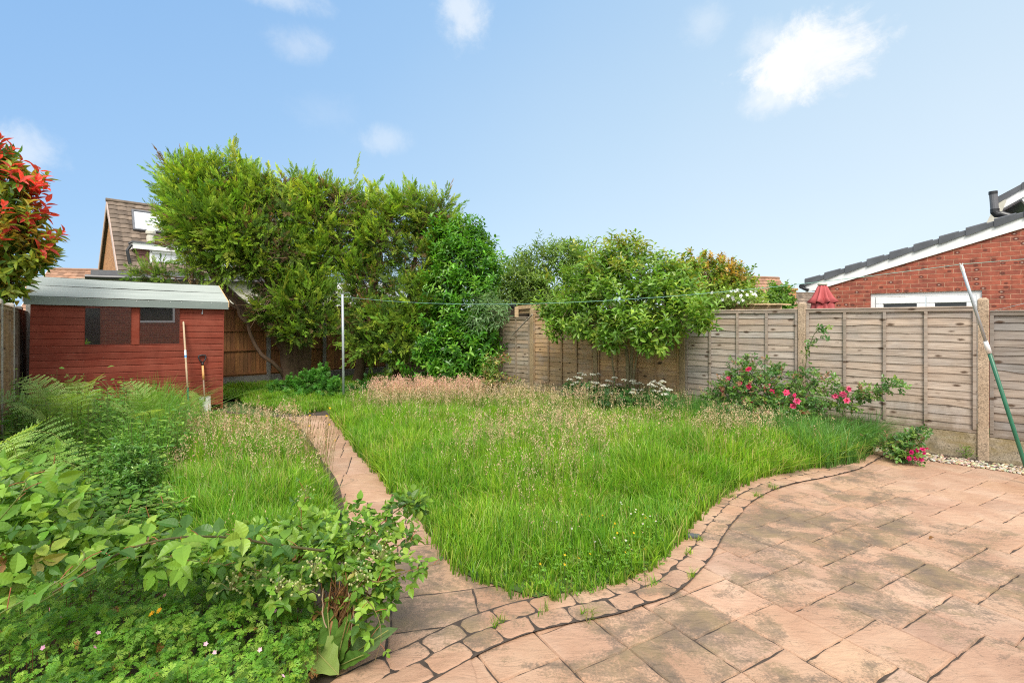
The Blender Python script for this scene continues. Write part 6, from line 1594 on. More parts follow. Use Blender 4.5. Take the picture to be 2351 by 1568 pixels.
nPR = normals(PATH_R)
LG = LAWN.copy(); k_ = len(EDGE_IN)-iE; LG[:k_] += NA[iE:]*0.055; LG[-(len(PATH_R)-7):] -= nPR[::-1][1:-6]*0.045
def edge_dist(P, C):
    d = np.full(len(P), 9.0)
    for i in range(0, len(C), 2): d = np.minimum(d, np.linalg.norm(P-C[i], axis=1))
    return d
KE = np.vstack([EDGE_IN, PATH_R])
def lawn_d(P): 
    Y = P[:, 1]; return np.interp(Y, [2.8, 4.5, 6.5, 9, 13], [5600, 5200, 4700, 4100, 3500])
def lawn_h(P):
    e = edge_dist(P, KE); Y = P[:, 1]
    h = np.interp(Y, [2.8, 3.6, 5, 7, 8.8, 9.8, 13], [0.13, 0.20, 0.28, 0.32, 0.32, 0.17, 0.15]); return h*np.interp(e, [0, 0.12, 0.5], [0.72, 0.85, 1.0])
GRP = [(5, (0.125, 0.255, 0.020)), (4, (0.175, 0.315, 0.026)), (2.6, (0.070, 0.175, 0.018)), (1.6, (0.265, 0.335, 0.06)), (0.5, (0.33, 0.36, 0.14))]
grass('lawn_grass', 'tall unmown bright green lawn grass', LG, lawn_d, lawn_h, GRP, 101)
# long arching blue-green grass along the fence by the rose
RG = np.array([gxy(1500, 985), gxy(1640, 1000), gxy(1780, 1040), gxy(1900, 1078), gxy(1985, 1062), tuple(fl_ for fl_ in (RF0+RFD*1.05-np.array([RFD[1], -RFD[0]])*0.1)), tuple(RF0+RFD*2.6-np.array([RFD[1], -RFD[0]])*0.1), tuple(RF0+RFD*4.6-np.array([RFD[1], -RFD[0]])*0.1)])
grass('fence_side_grass', 'darker long arching grass under the rose bush by the fence', RG, lambda P: np.full(len(P), 3600.0), lambda P: np.full(len(P), 0.44), [(3, (0.075, 0.185, 0.035)), (2, (0.10, 0.225, 0.05)), (1, (0.15, 0.26, 0.09))], 102, 0.0055, 1.9, 0.02)
nPL = normals(PATH_L)
LGR = np.array([tuple(p) for p in (PATH_L-nPL*0.10)[30:-12]]+[(-4.6, 8.6), (-5.3, 8.8), (-4.9, 7.2), (-3.75, 5.6), (-3.0, 4.3), (-2.3, 3.6), (-1.5, 3.1)])
grass('wild_grass', 'unmown grass patch left of the path', LGR, lambda P: np.interp(P[:, 1], [3, 6, 9], [7500, 6200, 4600]), lambda P: np.interp(P[:, 1], [3, 4.2, 5.6, 6.8, 8, 9], [0.2, 0.28, 0.32, 0.26, 0.12, 0.10])*np.interp(edge_dist(P, PATH_L), [0.08, .2, .55], [0.4, 0.65, 1.0]), GRP, 103)
VG = np.array([gxy(560, 930), gxy(690, 955), gxy(790, 935), (-3.9, 11.6), (-6.2, 11.2)])
grass('verge_grass', 'short green grass between the path end and the conifers', VG, lambda P: np.full(len(P), 4200.0), lambda P: np.full(len(P), 0.10), GRP, 104)

r = np.random.default_rng(110)
def sample(poly, n, wfun, r):
    poly = np.asarray(poly); lo, hi = poly.min(0), poly.max(0); P = lo+(hi-lo)*r.random((n*8, 2)); P = P[inpoly(P, poly)]
    P = P[r.random(len(P)) < wfun(P)]; return P[:n]
def sw_(P):
    Y, X = P[:, 1], P[:, 0]; pat = np.clip(0.62+0.5*wave(P, 1.3, 77)+0.4*wave(P, 3.4, 78), 0.04, 1)
    back = np.interp(Y, [3.0, 4.2, 5.5, 7.3, 9.2, 9.8], [0.0, 0.22, 0.7, 0.95, 0.9, 0.0]); e = np.interp(edge_dist(P, KE), [0, 0.3, 0.9], [0, 0.15, 1])
    right = np.interp(X-(RF0[0]+(Y-RF0[1])*RFD[0]/RFD[1]), [-1.6, -0.4], [1.0, 0.15])
    return pat*back*e*right
P = sample(LG, 4300, sw_, r); BEI = [(4, (0.60, 0.46, 0.28)), (3, (0.52, 0.38, 0.22)), (2, (0.66, 0.53, 0.36)), (2.5, (0.60, 0.39, 0.29))]
seedheads('lawn_seed_heads', 'pale beige feathery grass seed heads over the lawn', P, r.uniform(0.34, 0.55, len(P))*np.interp(P[:, 1], [3, 5, 8], [0.65, 0.9, 1.0]), r, BEI)
PK = np.array([gxy(840, 955), gxy(900, 958), gxy(1080, 955), gxy(1120, 945), gxy(1090, 930), gxy(860, 932)])
P = sample(PK, 620, lambda P: np.ones(len(P)), r)
seedheads('pink_seed_heads', 'hazy pink grass seed heads at the back of the lawn', P, r.uniform(0.40, 0.60, len(P)), r, [(3, (0.64, 0.38, 0.29)), (2, (0.70, 0.46, 0.35))], 0.06, 0.16, 20)
def sl_(P): return np.clip(0.7+0.5*wave(P, 1.6, 88), 0, 1)*np.interp(P[:, 1], [4.2, 5.0, 6.0, 7.3, 7.8], [0.03, 0.5, 1.0, 1.0, 0.0])
P = sample(LGR, 640, sl_, r)
seedheads('wild_seed_heads', 'dense buff seed heads on the grass left of the path', P, r.uniform(0.32, 0.50, len(P)), r, BEI+[(3, (0.44, 0.27, 0.16))], 0.035, 0.14, 16)
jr = np.random.default_rng(190); J = np.concatenate([CURVE_A[jr.integers(60, 290, 7)], EDGE_OUT[jr.integers(60, 280, 4)], PATH_L[jr.integers(10, 90, 10)]])
def jd(P):
    dd = np.full(len(P), 9.0)
    for p in J: dd = np.minimum(dd, np.linalg.norm(P-p, axis=1))
    return np.where(dd < 0.035, 9000.0, 0.0)
grass('joint_weeds', 'tiny grass tufts sprouting from the kerb joints', np.array([(-2.6, 1.8), (5.2, 1.8), (5.2, 6.4), (-2.6, 7.0)]), jd, lambda P: np.full(len(P), 0.05), GRP, 106, 0.004, 2.0)
# stalks with yellow and spent dark heads by the path
hw = empty('hawkweed_clump', (*gxy(752, 1062), 0), 0, 'clump of thin hawkweed stalks with yellow and spent heads by the path', 'wild flower')
sv = Veg()
for i in range(46):
    u, v_ = r.uniform(690, 762), r.uniform(1020, 1095); b = gp(u, v_); h = r.uniform(0.32, 0.6); t_ = b+np.array([r.normal(0.05, 0.06), r.normal(0, 0.05), h])
    sv.tubes([(smooth([b, (b+t_)/2+r.normal(0, .012, 3), t_], 6), 0.0022, (0.20, 0.17, 0.07))], 4)
    dv = Veg(); hd_ = r.random() < 0.3
    if hd_: dv.scatter(DAISY, t_[None], nrm(r.normal(0, 1, (1, 3))), np.array([[0, -0.4, 1.0]]), 0.036, 0.036, np.array([[0.75, 0.45, 0.02]]))
    else: dv.scatter(leaf_tpl(1, 2, 0.3, 0), t_[None], np.array([[0, 0, 1.0]]), nrm(r.normal(0, 1, (1, 3))), 0.022, 0.014, np.array([[0.07, 0.045, 0.025]]))
    dv.build('flower' if hd_ else 'spent_head', LM_PET if hd_ else LM_GEN, hw)
sv.build('stem', LM_GEN, hw)
# daisies and buttercups at the front of the lawn
q3 = lambda x, y: ((2000+x*.42535)/1.63333, (1600+y*.42535)/1.63333)
WH = [(605, 690), (770, 665), (780, 680), (840, 708), (905, 728), (860, 765), (900, 750), (965, 770), (1030, 785), (1085, 778), (1080, 830), (965, 852), (965, 932), (405, 878), (340, 895), (300, 782), (545, 1012), (815, 1000), (850, 1040), (715, 975), (210, 838), (335, 830), (865, 1080)]
YE = [(427, 775), (490, 785), (610, 780), (720, 850), (705, 885), (885, 935), (980, 1080), (500, 1120), (400, 1157), (278, 1130), (60, 1208), (275, 1213), (990, 805), (810, 1105), (740, 935), (575, 812)]
for pts, nm, lab, c, sz in ((WH, 'daisy', 'tiny white daisy standing in the front of the lawn', (0.80, 0.80, 0.76), 0.017), (YE, 'buttercup', 'tiny yellow buttercup in the front of the lawn', (0.80, 0.50, 0.02), 0.017)):
    for (x, y) in pts:
        u, v_ = q3(x, y); z = r.uniform(0.19, 0.26); p = gp(u, v_, z); f = Veg(); d = np.array([r.normal(0, .3), r.normal(-.45, .2), 1.0])
        f.scatter(DAISY if nm == 'daisy' else FLOWER5, p[None], nrm(r.normal(0, 1, (1, 3))), d[None], sz, sz, np.array([c]))
        f.scatter(ROUND, p[None]+np.array([[0, 0, 0.003]]), nrm(r.normal(0, 1, (1, 3))), d[None], sz*.35, sz*.35, np.array([[0.7, 0.42, 0.02]]))
        f.tubes([([p*np.array([1, 1, 0])+np.array([0.01, 0.01, 0.01]), p*np.array([1, 1, .5]), p], 0.0012, (0.10, 0.17, 0.04))], 4)
        tag(f.build(nm, LM_PET), lab, 'flower', 'daisies in the lawn' if nm == 'daisy' else 'buttercups in the lawn')
# clover and creeping weeds on the lawn edge
EP = EDGE_IN[80:215]
n = 1500; i = r.integers(0, len(EP), n); k = np.abs(r.normal(0, 0.22, n)); wgt = np.exp(-((i-40)/34.0)**2); kp = r.random(n) < 0.25+0.75*wgt
i, k = i[kp], k[kp]; n = len(i); NE = NA[80:215]; pp = EP[i]-NE[i]*(k-0.05)[:, None]+r.normal(0, 0.02, (n, 2))
z = r.uniform(0.03, 0.11, n)*np.clip(k/0.1, 0.35, 1.3)
v = Veg(); P = np.concatenate([pp, z[:, None]], 1)
for j in range(3):
    a = r.uniform(0, 6.28, n)*0+2.1*j+i*0.7; d = np.stack([np.cos(a), np.sin(a), np.full(n, 0.15)], 1)
    v.scatter(ROUND, P+d*0.009, d, nrm(np.array([0, -0.2, 1])+r.normal(0, 0.3, (n, 3))), r.uniform(0.010, 0.017, n), r.uniform(0.010, 0.017, n), tint(n, [(3, (0.09, 0.20, 0.02)), (2, (0.13, 0.25, 0.03))], r))
tag(v.build('clover', LM_GEN), 'low clover creeping along the front edge of the lawn', 'clover', kind='stuff')

# ================================================================== left bed
BR = [(3, (0.090, 0.190, 0.020)), (3, (0.140, 0.255, 0.026)), (1.6, (0.215, 0.335, 0.045)), (1.3, (0.05, 0.12, 0.018)), (0.05, (0.30, 0.27, 0.06)), (0.03, (0.24, 0.13, 0.05))]
# herb carpet with pink flowers in the foreground
r = np.random.default_rng(120)
HC = np.array([(-3.5, 0.7), (-3.3, 3.4), (-2.2, 3.3), (-1.35, 2.95), (-0.95, 2.55), (-0.88, 2.2), (-1.0, 1.3), (-1.2, 0.7)])
P2 = sample(HC, 19000, lambda P: np.ones(len(P)), r); n = len(P2)
top = 0.34+0.07*wave(P2, 2.2, 1)+0.05*wave(P2, 6, 2)-0.15*np.clip((P2[:, 0]+1.25)/0.4, 0, 1)-0.08*np.clip((P2[:, 1]-2.7)/0.5, 0, 1)
z = top*(1-0.75*r.random(n)**2.2); P = np.concatenate([P2, z[:, None]], 1)
v = Veg(); yd = r.normal(0, 1, (n, 3))*np.array([1, 1, 0.25]); zd = nrm(np.array([0.05, -0.45, 1])+r.normal(0, 0.55, (n, 3)))
s_ = r.uniform(0.022, 0.044, n); c = tint(n, [(4, (0.095, 0.215, 0.022)), (3, (0.14, 0.265, 0.03)), (2, (0.20, 0.31, 0.042)), (1.2, (0.05, 0.135, 0.018)), (0.06, (0.26, 0.14, 0.05))], r)
v.scatter(CUT, P, yd, zd, s_, s_, c)
kk = r.choice(n, 700, replace=False)
v.tubes([(smooth([P[i]*np.array([1, 1, 0])+np.array([r.normal(0, .05), r.normal(0, .05), 0.01]), P[i]*np.array([1, 1, .6]), P[i]], 4), 0.0014, (0.20, 0.10, 0.05)) for i in kk], 3)
m = 70; i = r.choice(np.where(z > top*0.9)[0], m, replace=False); fp_ = P[i]+np.array([0, -0.01, 0.025])
v.scatter(FLOWER5, fp_, r.normal(0, 1, (m, 3)), nrm(np.array([0.1, -0.7, 0.7])+r.normal(0, .3, (m, 3))), 0.022, 0.022, tint(m, [(1, (0.62, 0.30, 0.50)), (1, (0.70, 0.42, 0.58))], r, 0.08))
tag(v.build('herb_carpet', LM_GEN), 'carpet of cut leaved herb with small pink flowers in the near left corner', 'ground cover', kind='stuff')
for (u, v_, z_) in ((365, 1401, .36), (348, 1408, .36), (560, 1268, .5)):
    Y = F*(CAMZ-z_)/(v_-V0); p = at(u, v_, Y-0.05); f = Veg(); f.scatter(DAISY, p[None], nrm(r.normal(0, 1, (1, 3))), np.array([[0, -.6, .8]]), 0.03, 0.03, np.array([[0.8, 0.42, 0.02]])); f.scatter(DAISY, p[None]+np.array([[0, 0, .004]]), nrm(r.normal(0, 1, (1, 3))), np.array([[0, -.6, .8]]), 0.02, 0.02, np.array([[0.8, 0.42, 0.02]]))
    f.tubes([([p*np.array([1, 1, 0]), p*np.array([1, 1, .5]), p], 0.0015, (0.1, 0.17, 0.04))], 4); tag(f.build('yellow_flower', LM_PET), 'single yellow flower above the herb carpet' if z_ > .4 else 'one of two close yellow flowers among the pink flowered herb', 'flower', 'yellow flowers in the left bed')

def bramble_leaves(v, P, ax, up, r, L, pal, nleaf=3):
    """compound leaves: terminal leaflet and pairs below it on a short stalk"""
    n = len(P); sd_ = nrm(np.cross(ax, up)); c0 = tint(n, pal, r, 0.12)
    L = np.broadcast_to(L, (n,)); 
    spec = ((1.0, 0, 1.0), (0.42, 1, 0.86), (0.42, -1, 0.86)) if nleaf == 3 else ((1.0, 0, 1.0), (0.5, 1, 0.9), (0.5, -1, 0.9), (0.3, 1, 0.62), (0.3, -1, 0.62))
    for (l, s2, k) in spec:
        yd = nrm(ax*(1.0 if s2 == 0 else (0.35 if l > 0.35 else -0.2))+sd_*s2*0.95+r.normal(0, 0.10, P.shape)+up*0.05)
        zd = nrm(up+r.normal(0, 0.18, P.shape)); q = L*k*r.uniform(0.85, 1.12, n)
        v.scatter(LEAFBR, P+ax*(l*L*0.55)[:, None], yd, zd, q, q*0.62, c0*r.uniform(0.88, 1.12, (n, 1)))
def bramble(label, canes, lobes, n, L, seed, extra=None, pal=BR, cane_step=0.075, big=None):
    r = np.random.default_rng(seed); b = canes[0][0][0]
    root = empty('bramble', (b[0], b[1], 0), 0, label, 'bramble')
    v = Veg(); st_ = Veg()
    if n:
        P, N_, q = crown_points(lobes, n, r, 0.5, 1.06, 0.5); m = len(P)
        ax = nrm(N_+r.normal(0, 0.55, P.shape)+np.array([0, -0.1, 0])); up = nrm(np.array([0, -0.35, 1])+0.35*N_+r.normal(0, 0.32, P.shape))
        bramble_leaves(v, P, ax, up, r, r.uniform(L*0.7, L*1.2, m), pal, 3)
    for pts, rad, col, big in canes:
        c = smooth(pts, 60); st_.tubes([(c, np.linspace(rad, rad*0.45, 60), col)], 7)
        d = np.concatenate([[0], np.cumsum(np.linalg.norm(np.diff(c, axis=0), axis=1))]); s = np.arange(d[-1]*0.12, d[-1]*0.985, cane_step)
        Q = np.stack([np.interp(s, d, c[:, k]) for k in range(3)], 1); T = np.stack([np.interp(s, d, nrm(np.gradient(c, axis=0))[:, k]) for k in range(3)], 1); m = len(Q)
        sdv = nrm(np.cross(T, np.array([0, 0, 1.0]))); sg = np.where(np.arange(m) % 2 == 0, 1, -1)[:, None]
        ax = nrm(sdv*sg*0.7+np.array([0, -0.1, 0.45])+T*0.5+r.normal(0, 0.3, Q.shape)); pet = r.uniform(0.03, 0.07, m)[:, None]; tip = Q+ax*pet
        st_.tubes([([Q[i], (Q[i]+tip[i])/2+np.array([0, 0, 0.004]), tip[i]], 0.0016, (0.26, 0.10, 0.05)) for i in range(m)], 4)
        up = nrm(np.array([0, -0.5, 0.9])+r.normal(0, 0.4, Q.shape)); sh = np.interp(s/d[-1], [0, 0.75, 1], [1, 1, 0.35])
        bramble_leaves(v, tip, nrm(ax+np.array([0, 0, -0.35])), up, r, big*sh*r.uniform(0.8, 1.15, m), pal, 3)
        if rad > 0.003:   # prickles
            k = int(d[-1]/0.012); ss = np.linspace(0.05, d[-1], k); Q = np.stack([np.interp(ss, d, c[:, j]) for j in range(3)], 1); nn = nrm(r.normal(0, 1, Q.shape))
            st_.scatter((np.array([(-.5, 0, 0), (.5, 0, 0), (0.1, 1, -.4)]), [np.array([[0, 1, 2]])]), Q+nn*rad*0.5, nn, nrm(r.normal(0, 1, Q.shape)), 0.007, 0.005, tint(k, [(1, (0.2, 0.16, 0.06))], r))
    if extra: extra(v, st_, r, root)
    v.build('foliage', LM_BR, root); st_.build('cane', LM_GEN, root, smooth=True)
    return root
GC = (0.13, 0.18, 0.045); DC = (0.09, 0.085, 0.035)
bramble('bramble with long arching prickly canes sweeping across the near left bed',
    [([at(745, 1264, 2.45), at(625, 1249, 2.3), at(547, 1236, 2.2), at(469, 1231, 2.1), at(391, 1236, 2.0), at(312, 1254, 1.92), at(254, 1280, 1.85), at(190, 1318, 1.8), at(120, 1360, 1.75)], 0.0065, DC, 0.088),
     ([(-2.1, 1.35, 0.2), at(-60, 1450, 1.55), at(0, 1408, 1.58), at(110, 1348, 1.62), at(175, 1305, 1.66), at(195, 1275, 1.7), at(185, 1262, 1.7)], 0.0048, GC, 0.085),
     ([at(60, 1400, 1.9), at(220, 1312, 2.0), at(330, 1275, 2.1), at(480, 1292, 2.2), at(600, 1310, 2.35)], 0.0035, GC, 0.072),
     ([(-2.9, 2.2, 0.1), at(60, 1240, 2.2), at(150, 1195, 2.4), at(260, 1190, 2.5), at(340, 1160, 2.6), at(430, 1150, 2.7)], 0.004, GC, 0.075),
     ([(-2.7, 1.9, 0.1), at(10, 1180, 1.9), at(60, 1100, 2.0), at(120, 1075, 2.1), at(190, 1090, 2.2)], 0.004, GC, 0.085)],
    [lob(30, 1150, 90, 50, 2.15), lob(60, 1215, 95, 45, 2.05), lob(20, 1290, 80, 40, 1.9), lob(140, 1150, 60, 34, 2.4), lob(150, 1250, 90, 34, 2.2), lob(10, 1100, 60, 30, 2.3), lob(290, 1250, 90, 28, 2.35), lob(430, 1270, 110, 26, 2.45)],
    560, 0.058, 131)
def stump_bits(v, st_, r, root):
    s = Veg()          # brown fibrous remains of old canes
    for i in range(150):
        b = gp(r.normal(768, 20), r.uniform(1470, 1515)); t_ = at(r.normal(790, 30), r.uniform(1300, 1350), 2.5+r.normal(0, 0.08)); k = r.uniform(0.5, 1.0)
        e = b+(t_-b)*k; s.tubes([(smooth([b, (b+e)/2+r.normal(0, 0.03, 3), e], 6), r.uniform(0.0012, 0.0034), np.array((0.34, 0.17, 0.065))*r.uniform(0.5, 1.4))], 4)
    s.tubes([(wob([gp(738, 1545)+np.array([0, 0, 0.02]), at(748, 1490, 2.42), at(765, 1425, 2.45), at(785, 1345, 2.5)], 10, r, 0.003), np.linspace(0.012, 0.008, 10), (0.36, 0.19, 0.08)),
             (wob([at(790, 1340, 2.5), at(850, 1370, 2.45), at(890, 1420, 2.4)], 8, r, 0.004), 0.004, (0.28, 0.17, 0.10)), (wob([at(742, 1350, 2.45), at(738, 1400, 2.42), at(750, 1440, 2.4)], 8, r, 0.004), 0.003, (0.42, 0.30, 0.2)), (wob([at(800, 1360, 2.4), at(812, 1400, 2.4), at(806, 1450, 2.4)], 8, r, 0.004), 0.0025, (0.42, 0.30, 0.2))], 6)
    s.build('old_stump', M_BARK, root)
    for (u, v_, Y) in ((690, 1340, 2.3), (590, 1315, 2.35), (840, 1320, 2.35), (835, 1295, 2.4), (640, 1345, 2.3), (720, 1300, 2.35), (530, 1340, 2.3), (875, 1270, 2.4), (700, 1140, 3.0)):
        f = Veg(); c = at(u, v_, Y); n = 16; pp = c+r.normal(0, 1, (n, 3))*np.array([0.035, 0.03, 0.028])
        for p in pp: f.tubes([([c-np.array([0, 0, 0.03]), (c+p)/2, p], 0.001, (0.22, 0.22, 0.09)), ([p+np.array([0, 0, -.005]), p+np.array([0, 0, -.002]), p+np.array([0, 0, 0.003]), p+np.array([0, 0, 0.006])], [0.001, 0.005, 0.005, 0.001], np.array((0.36, 0.38, 0.20))*r.uniform(.8, 1.1))], 5)
        f.build('bud_cluster', LM_GEN, root)
bramble('bushy bramble over a brown fibrous stump beside the path',
    [([gp(770, 1490), at(785, 1340, 2.5), at(840, 1240, 2.55), at(900, 1180, 2.7), at(945, 1150, 2.8)], 0.005, DC, 0.06), ([gp(775, 1490), at(800, 1330, 2.45), at(870, 1335, 2.35), at(940, 1310, 2.3), at(1010, 1292, 2.3)], 0.0038, (0.17, 0.12, 0.06), 0.045),
     ([gp(772, 1488), at(820, 1300, 2.5), at(900, 1260, 2.5), at(960, 1235, 2.5)], 0.003, (0.17, 0.14, 0.06), 0.04), ([gp(765, 1488), at(730, 1300, 2.6), at(690, 1190, 2.8), at(700, 1120, 3.0)], 0.0035, GC, 0.055), ([at(800, 1330, 2.5), at(860, 1400, 2.3), at(875, 1460, 2.2), at(860, 1520, 2.15)], 0.0025, (0.17, 0.13, 0.06), 0.04),
     ([at(800, 1320, 2.45), at(880, 1210, 2.6), at(950, 1200, 2.6)], 0.0026, (0.16, 0.12, 0.06), 0.035)],
    [lob(800, 1215, 80, 40, 2.75), lob(720, 1225, 85, 34, 2.8), lob(860, 1240, 46, 40, 2.6), lob(640, 1235, 80, 30, 2.85), lob(780, 1275, 100, 36, 2.55), lob(690, 1290, 90, 36, 2.55), lob(600, 1290, 80, 34, 2.6), lob(850, 1300, 44, 34, 2.45), lob(560, 1240, 60, 26, 2.9), lob(520, 1310, 70, 26, 2.5), lob(640, 1350, 70, 30, 2.4), lob(860, 1350, 36, 40, 2.45), lob(840, 1410, 34, 40, 2.42), lob(915, 1175, 36, 24, 2.72), lob(955, 1290, 32, 14, 2.36), lob(905, 1245, 32, 28, 2.55), lob(950, 1150, 26, 16, 2.8), lob(925, 1330, 26, 16, 2.38)],
    900, 0.050, 132, stump_bits)
# dock: big wavy leaves at the foot of the stump
dk = empty('dock_plant', gp(765, 1545), 0, 'dock plant with one broad pale leaf flopped on the paving corner', 'weed')
r = np.random.default_rng(140); dock = leaf_tpl(1.0, 10, 0.10, 0.10, 0.5, 0.10)
for (b, t_, w, c) in ((at(778, 1548, 2.3), at(690, 1455, 2.45), 0.10, (0.20, 0.28, 0.07)), (gp(765, 1540), at(750, 1380, 2.45), 0.06, (0.085, 0.18, 0.03)), (gp(770, 1535), at(800, 1410, 2.4), 0.05, (0.09, 0.18, 0.03)), (gp(760, 1545), at(660, 1400, 2.5), 0.055, (0.075, 0.16, 0.03)), (gp(790, 1515), at(900, 1440, 2.35), 0.07, (0.10, 0.17, 0.07)), (gp(775, 1530), at(840, 1500, 2.3), 0.045, (0.08, 0.17, 0.03))):
    v = Veg(); b = np.asarray(b); t_ = np.asarray(t_); L = np.linalg.norm(t_-b); v.scatter(dock, b[None], (t_-b)[None], np.array([[0.1, -0.7, 0.8]]), L, w*1.6, np.array([c])); v.tubes([([b, b+(t_-b)*.5+np.array([0, -.004, 0.004]), b+(t_-b)*.92], 0.003, (0.28, 0.30, 0.10))], 4); v.build('leaf', LM_BR, dk)

# ferns
def frond_veg(b, t_, arch, r, pal, npair=24, wmax=0.24, twist=0.0):
    v = Veg(); b = np.asarray(b, float); t_ = np.asarray(t_, float); m = (b+t_)/2+np.array([0, 0, arch])
    c = smooth([b, b*0.55+t_*0.45+np.array([0, 0, arch]), t_*0.8+b*0.2+np.array([0, 0, arch*0.55]), t_], 50); L = np.linalg.norm(t_-b)
    T = nrm(np.gradient(c, axis=0)); up = nrm(np.array([0.1*r.normal(), -0.45+twist, 1.0])); sd_ = nrm(np.cross(T, up)); nn = np.cross(sd_, T)
    col = np.array(pal[r.integers(len(pal))][1])*r.uniform(0.85, 1.15)
    v.tubes([(c, np.linspace(0.004, 0.0012, 50), (0.17, 0.19, 0.05))], 5)
    qs = np.linspace(0.14, 0.985, npair); P_, Y_, Z_, S_, W_2 = [], [], [], [], []
    for q in qs:
        i = int(q*49); wl_ = wmax*L*(math.sin(PI*min(1, (1-q)*1.0+0.02)**0.75)*0.95 if q > 0.35 else (0.55+0.45*(q-0.14)/0.21)*0.98)*0.9+0.004
        for s2 in (-1, 1):
            d = nrm(sd_[i]*s2+T[i]*0.42+nn[i]*0.08+r.normal(0, 0.04, 3)); k = 9
            for j in range(k):
                f = (j+0.6)/k; pl_ = wl_*f; sz = wl_*0.21*(1-f*0.75)+0.004
                for s3 in (-1, 1):
                    P_.append(c[i]+d*pl_-nn[i]*(0.10*wl_*f*f)); Y_.append(nrm(d*0.55+np.cross(nn[i], d)*s3)); Z_.append(nn[i]); S_.append(sz); W_2.append(wl_/k*0.85)
            P_.append(c[i]+d*wl_*0.9-nn[i]*(0.09*wl_)); Y_.append(d); Z_.append(nn[i]); S_.append(wl_*0.14); W_2.append(wl_*0.05)
    n = len(P_); v.scatter((dia(0, 0, 0, 1, 1)[0], [np.array([[0, 1, 2, 3]])]), np.array(P_), np.array(Y_), np.array(Z_), np.array(S_), np.array(W_2), col*r.uniform(0.92, 1.08, (n, 1)))
    return v
FP = [(3, (0.165, 0.265, 0.050)), (2, (0.23, 0.32, 0.08)), (2, (0.12, 0.215, 0.038))]
def fern(label, base, tips, seed, wmax=0.2):
    r = np.random.default_rng(seed); root = empty('fern', (base[0], base[1], 0), 0, label, 'fern', 'ferns in the left bed')
    for t_ in tips: frond_veg(np.asarray(base)+r.normal(0, 0.04, 3)*np.array([1, 1, 0]), t_, r.uniform(0.16, 0.32)*np.linalg.norm(np.asarray(t_)-base), r, FP, 19, wmax*0.8).build('frond', LM_GEN, root)
    return root
fern('tall fern at the left edge before the panel fence and shed', (-4.95, 5.75, 0.02), [at(30, 872, 5.5), at(62, 862, 5.9), at(150, 862, 5.6), at(235, 868, 5.5), at(120, 915, 5.1), at(15, 930, 5.2), at(-40, 900, 5.4), at(200, 930, 5.0), at(90, 890, 6.3), at(180, 880, 6.2)], 151)
fern('fern with pale fronds before the middle of the shed', (-4.3, 6.1, 0.02), [at(345, 900, 5.7), at(388, 875, 6.0), at(300, 905, 5.5), at(240, 925, 5.6), at(420, 935, 5.7), at(330, 950, 5.3), at(280, 880, 6.3)], 152)
fern('near fern with big pale flat fronds cut by the left picture edge', (-3.75, 3.55, 0.05), [at(75, 1000, 3.25), at(152, 1020, 3.15), at(160, 1062, 3.1), at(185, 1075, 3.0), at(40, 1050, 2.9), at(-60, 1000, 3.2), at(110, 1090, 2.9), at(90, 965, 3.7)], 153)
fern('small fern among weeds at the foot of the spade', (-5.25, 8.45, 0.02), [at(455, 905, 8.3), at(435, 898, 8.5), at(470, 925, 8.2), at(415, 915, 8.2), at(445, 935, 8.1)], 154)

# leafy weeds filling the bed between the ferns and the grass
r = np.random.default_rng(160)
WP = np.array([(-6.9, 6.9), (-5.6, 8.5), (-5.0, 8.6), (-4.5, 7.1), (-3.65, 5.6), (-3.0, 4.4), (-2.4, 3.7), (-3.3, 3.2), (-4.6, 3.6), (-5.9, 5.6)])
P2 = sample(WP, 2000, lambda P: np.ones(len(P)), r); n = len(P2)
H = np.interp(P2[:, 1], [3.2, 4.5, 6, 8.5], [0.38, 0.55, 0.72, 0.62])*(1+0.28*wave(P2, 2.4, 5))*r.uniform(0.7, 1.15, n)
rt = np.interp(P2[:, 0]+0.62*P2[:, 1], [-0.9, 0.2], [1.0, 0.6]); uu = P2[:, 0]/P2[:, 1]*F+U0; H = np.clip(H*rt, 0.15, 1.1)*np.where((uu > 418) & (P2[:, 1] > 6.6), 0.30, 1.0)
v = Veg(); dist = np.linalg.norm(P2, axis=1)
for j in range(13):
    q = (j+1)/13.0; a = r.uniform(0, 6.28, n); d = np.stack([np.cos(a), np.sin(a), r.uniform(-0.15, 0.35, n)], 1)
    pos = np.concatenate([P2, (H*q*r.uniform(0.85, 1.05, n))[:, None]], 1)+d*0.015+np.concatenate([r.normal(0, 0.03, (n, 2)), np.zeros((n, 1))], 1); L = r.uniform(0.05, 0.11, n)*(1.1-0.45*q)
    v.scatter(LEAF3, pos, d, nrm(np.array([0, -0.2, 1])+r.normal(0, 0.3, (n, 3))), L, L*0.5, tint(n, [(3, (0.075, 0.175, 0.024)), (3, (0.115, 0.225, 0.032)), (1.5, (0.18, 0.285, 0.05)), (1, (0.045, 0.115, 0.022))], r))
v.tubes([([np.array([*P2[i], 0]), np.array([*P2[i], H[i]*.5])+r.normal(0, .012, 3), np.array([*P2[i], H[i]])], 0.0025, (0.12, 0.15, 0.05)) for i in range(0, n, 2)], 3)
tag(v.build('weed_bed', LM_GEN), 'dense leafy weeds filling the left bed in front of the shed', 'weeds', kind='stuff')
grass('bed_grass', 'lush drooping grass tufts among weeds before the shed', np.array([(-5.3, 7.3), (-4.4, 7.9), (-3.7, 6.3), (-3.4, 5.0), (-4.2, 5.2)]), lambda P: 2600*np.clip(0.6+0.7*wave(P, 3, 3), 0.1, 1), lambda P: np.where(P[:, 0]/P[:, 1]*F+U0 > 412, 0.20, 0.60), [(3, (0.10, 0.22, 0.03)), (2, (0.14, 0.26, 0.05))], 105, 0.0065, 1.7, 0.01)
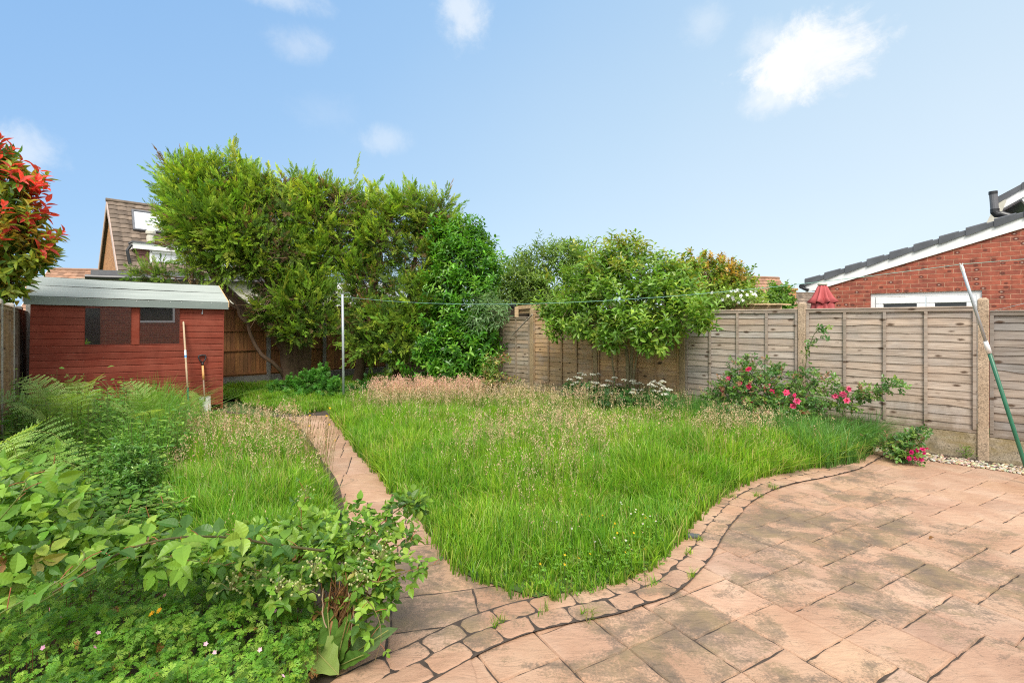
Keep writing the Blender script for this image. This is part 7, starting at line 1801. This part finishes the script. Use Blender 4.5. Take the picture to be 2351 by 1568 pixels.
leafy('box_shrub', 'small leaved dark evergreen shrub at the border between bed and grass', 'shrub',
    [lob(300, 1040, 30, 26, 4.35), lob(275, 1075, 34, 30, 4.25), lob(315, 1090, 32, 34, 4.2), lob(290, 1120, 36, 24, 4.1), lob(325, 1060, 22, 24, 4.4), lob(268, 1040, 22, 20, 4.4)],
    [([gp(295, 1190), at(297, 1130, 4.2), at(300, 1060, 4.3)], 0.012, 0.005), ([gp(300, 1190), at(315, 1120, 4.2), at(318, 1080, 4.2)], 0.01, 0.005)], 3600, 161, [(3, (0.06, 0.15, 0.022)), (2, (0.09, 0.20, 0.03)), (1, (0.15, 0.25, 0.05))], LEAF3, (0.022, 0.036), 0.45, LM_LAU, 6, 0.7, ntw=0, part='foliage')

# odds and ends on the paving
p = gp(1589, 1231, 0.02); m_ = MB(); m_.add([tuple(p+np.array(q)) for q in ((-0.06, -0.02, 0.0), (0.045, -0.035, 0.0), (0.065, 0.02, 0.0), (-0.03, 0.04, 0.0), (-0.06, -0.02, 0.012), (0.045, -0.035, 0.014), (0.065, 0.02, 0.012), (-0.03, 0.04, 0.012))], [(0, 3, 2, 1), (4, 5, 6, 7), (0, 1, 5, 4), (1, 2, 6, 5), (2, 3, 7, 6), (3, 0, 4, 7)])
tag(m_.build('slate_chip', M_SLATE), 'dark broken piece of slate lying on the kerb by the lawn', 'slate')
r = np.random.default_rng(200)
v = Veg(); p = gp(2133, 1237, 0.006); v.scatter(leaf_tpl(1, 5, 0.35, -0.25), p[None], np.array([[1, 0.2, 0.05]]), np.array([[0, -0.2, 1.0]]), 0.045, 0.024, np.array([[0.16, 0.085, 0.035]]))
tag(v.build('fallen_leaf', LM_GEN), 'single curled brown dead leaf on the open patio', 'dead leaf')
v = Veg(); p = gp(2218, 1052); n = 60
q = np.stack([r.normal(0, 0.035, n), r.normal(0, 0.03, n), r.uniform(0.01, 0.15, n)], 1); v.scatter(LEAF3, p+q, nrm(r.normal(0, 1, (n, 3))+np.array([0, -0.2, 0.4])), nrm(np.array([0, -0.4, 1])+r.normal(0, 0.4, (n, 3))), r.uniform(0.02, 0.045, n), r.uniform(0.007, 0.012, n), tint(n, [(2, (0.12, 0.22, 0.03)), (1, (0.2, 0.28, 0.05))], r))
v.tubes([([p, p+np.array([0, 0, 0.08]), p+np.array([0.01, 0, 0.15])], 0.003, (0.14, 0.2, 0.05))], 4)
for q_ in q[::2]: v.tubes([([p+np.array([0, 0, q_[2]*0.5]), p+q_*0.6, p+q_], 0.0012, (0.14, 0.2, 0.05))], 3)
tag(v.build('gravel_weed', LM_GEN), 'small weed sprouting from the gravel beside the nearest concrete post', 'weed')
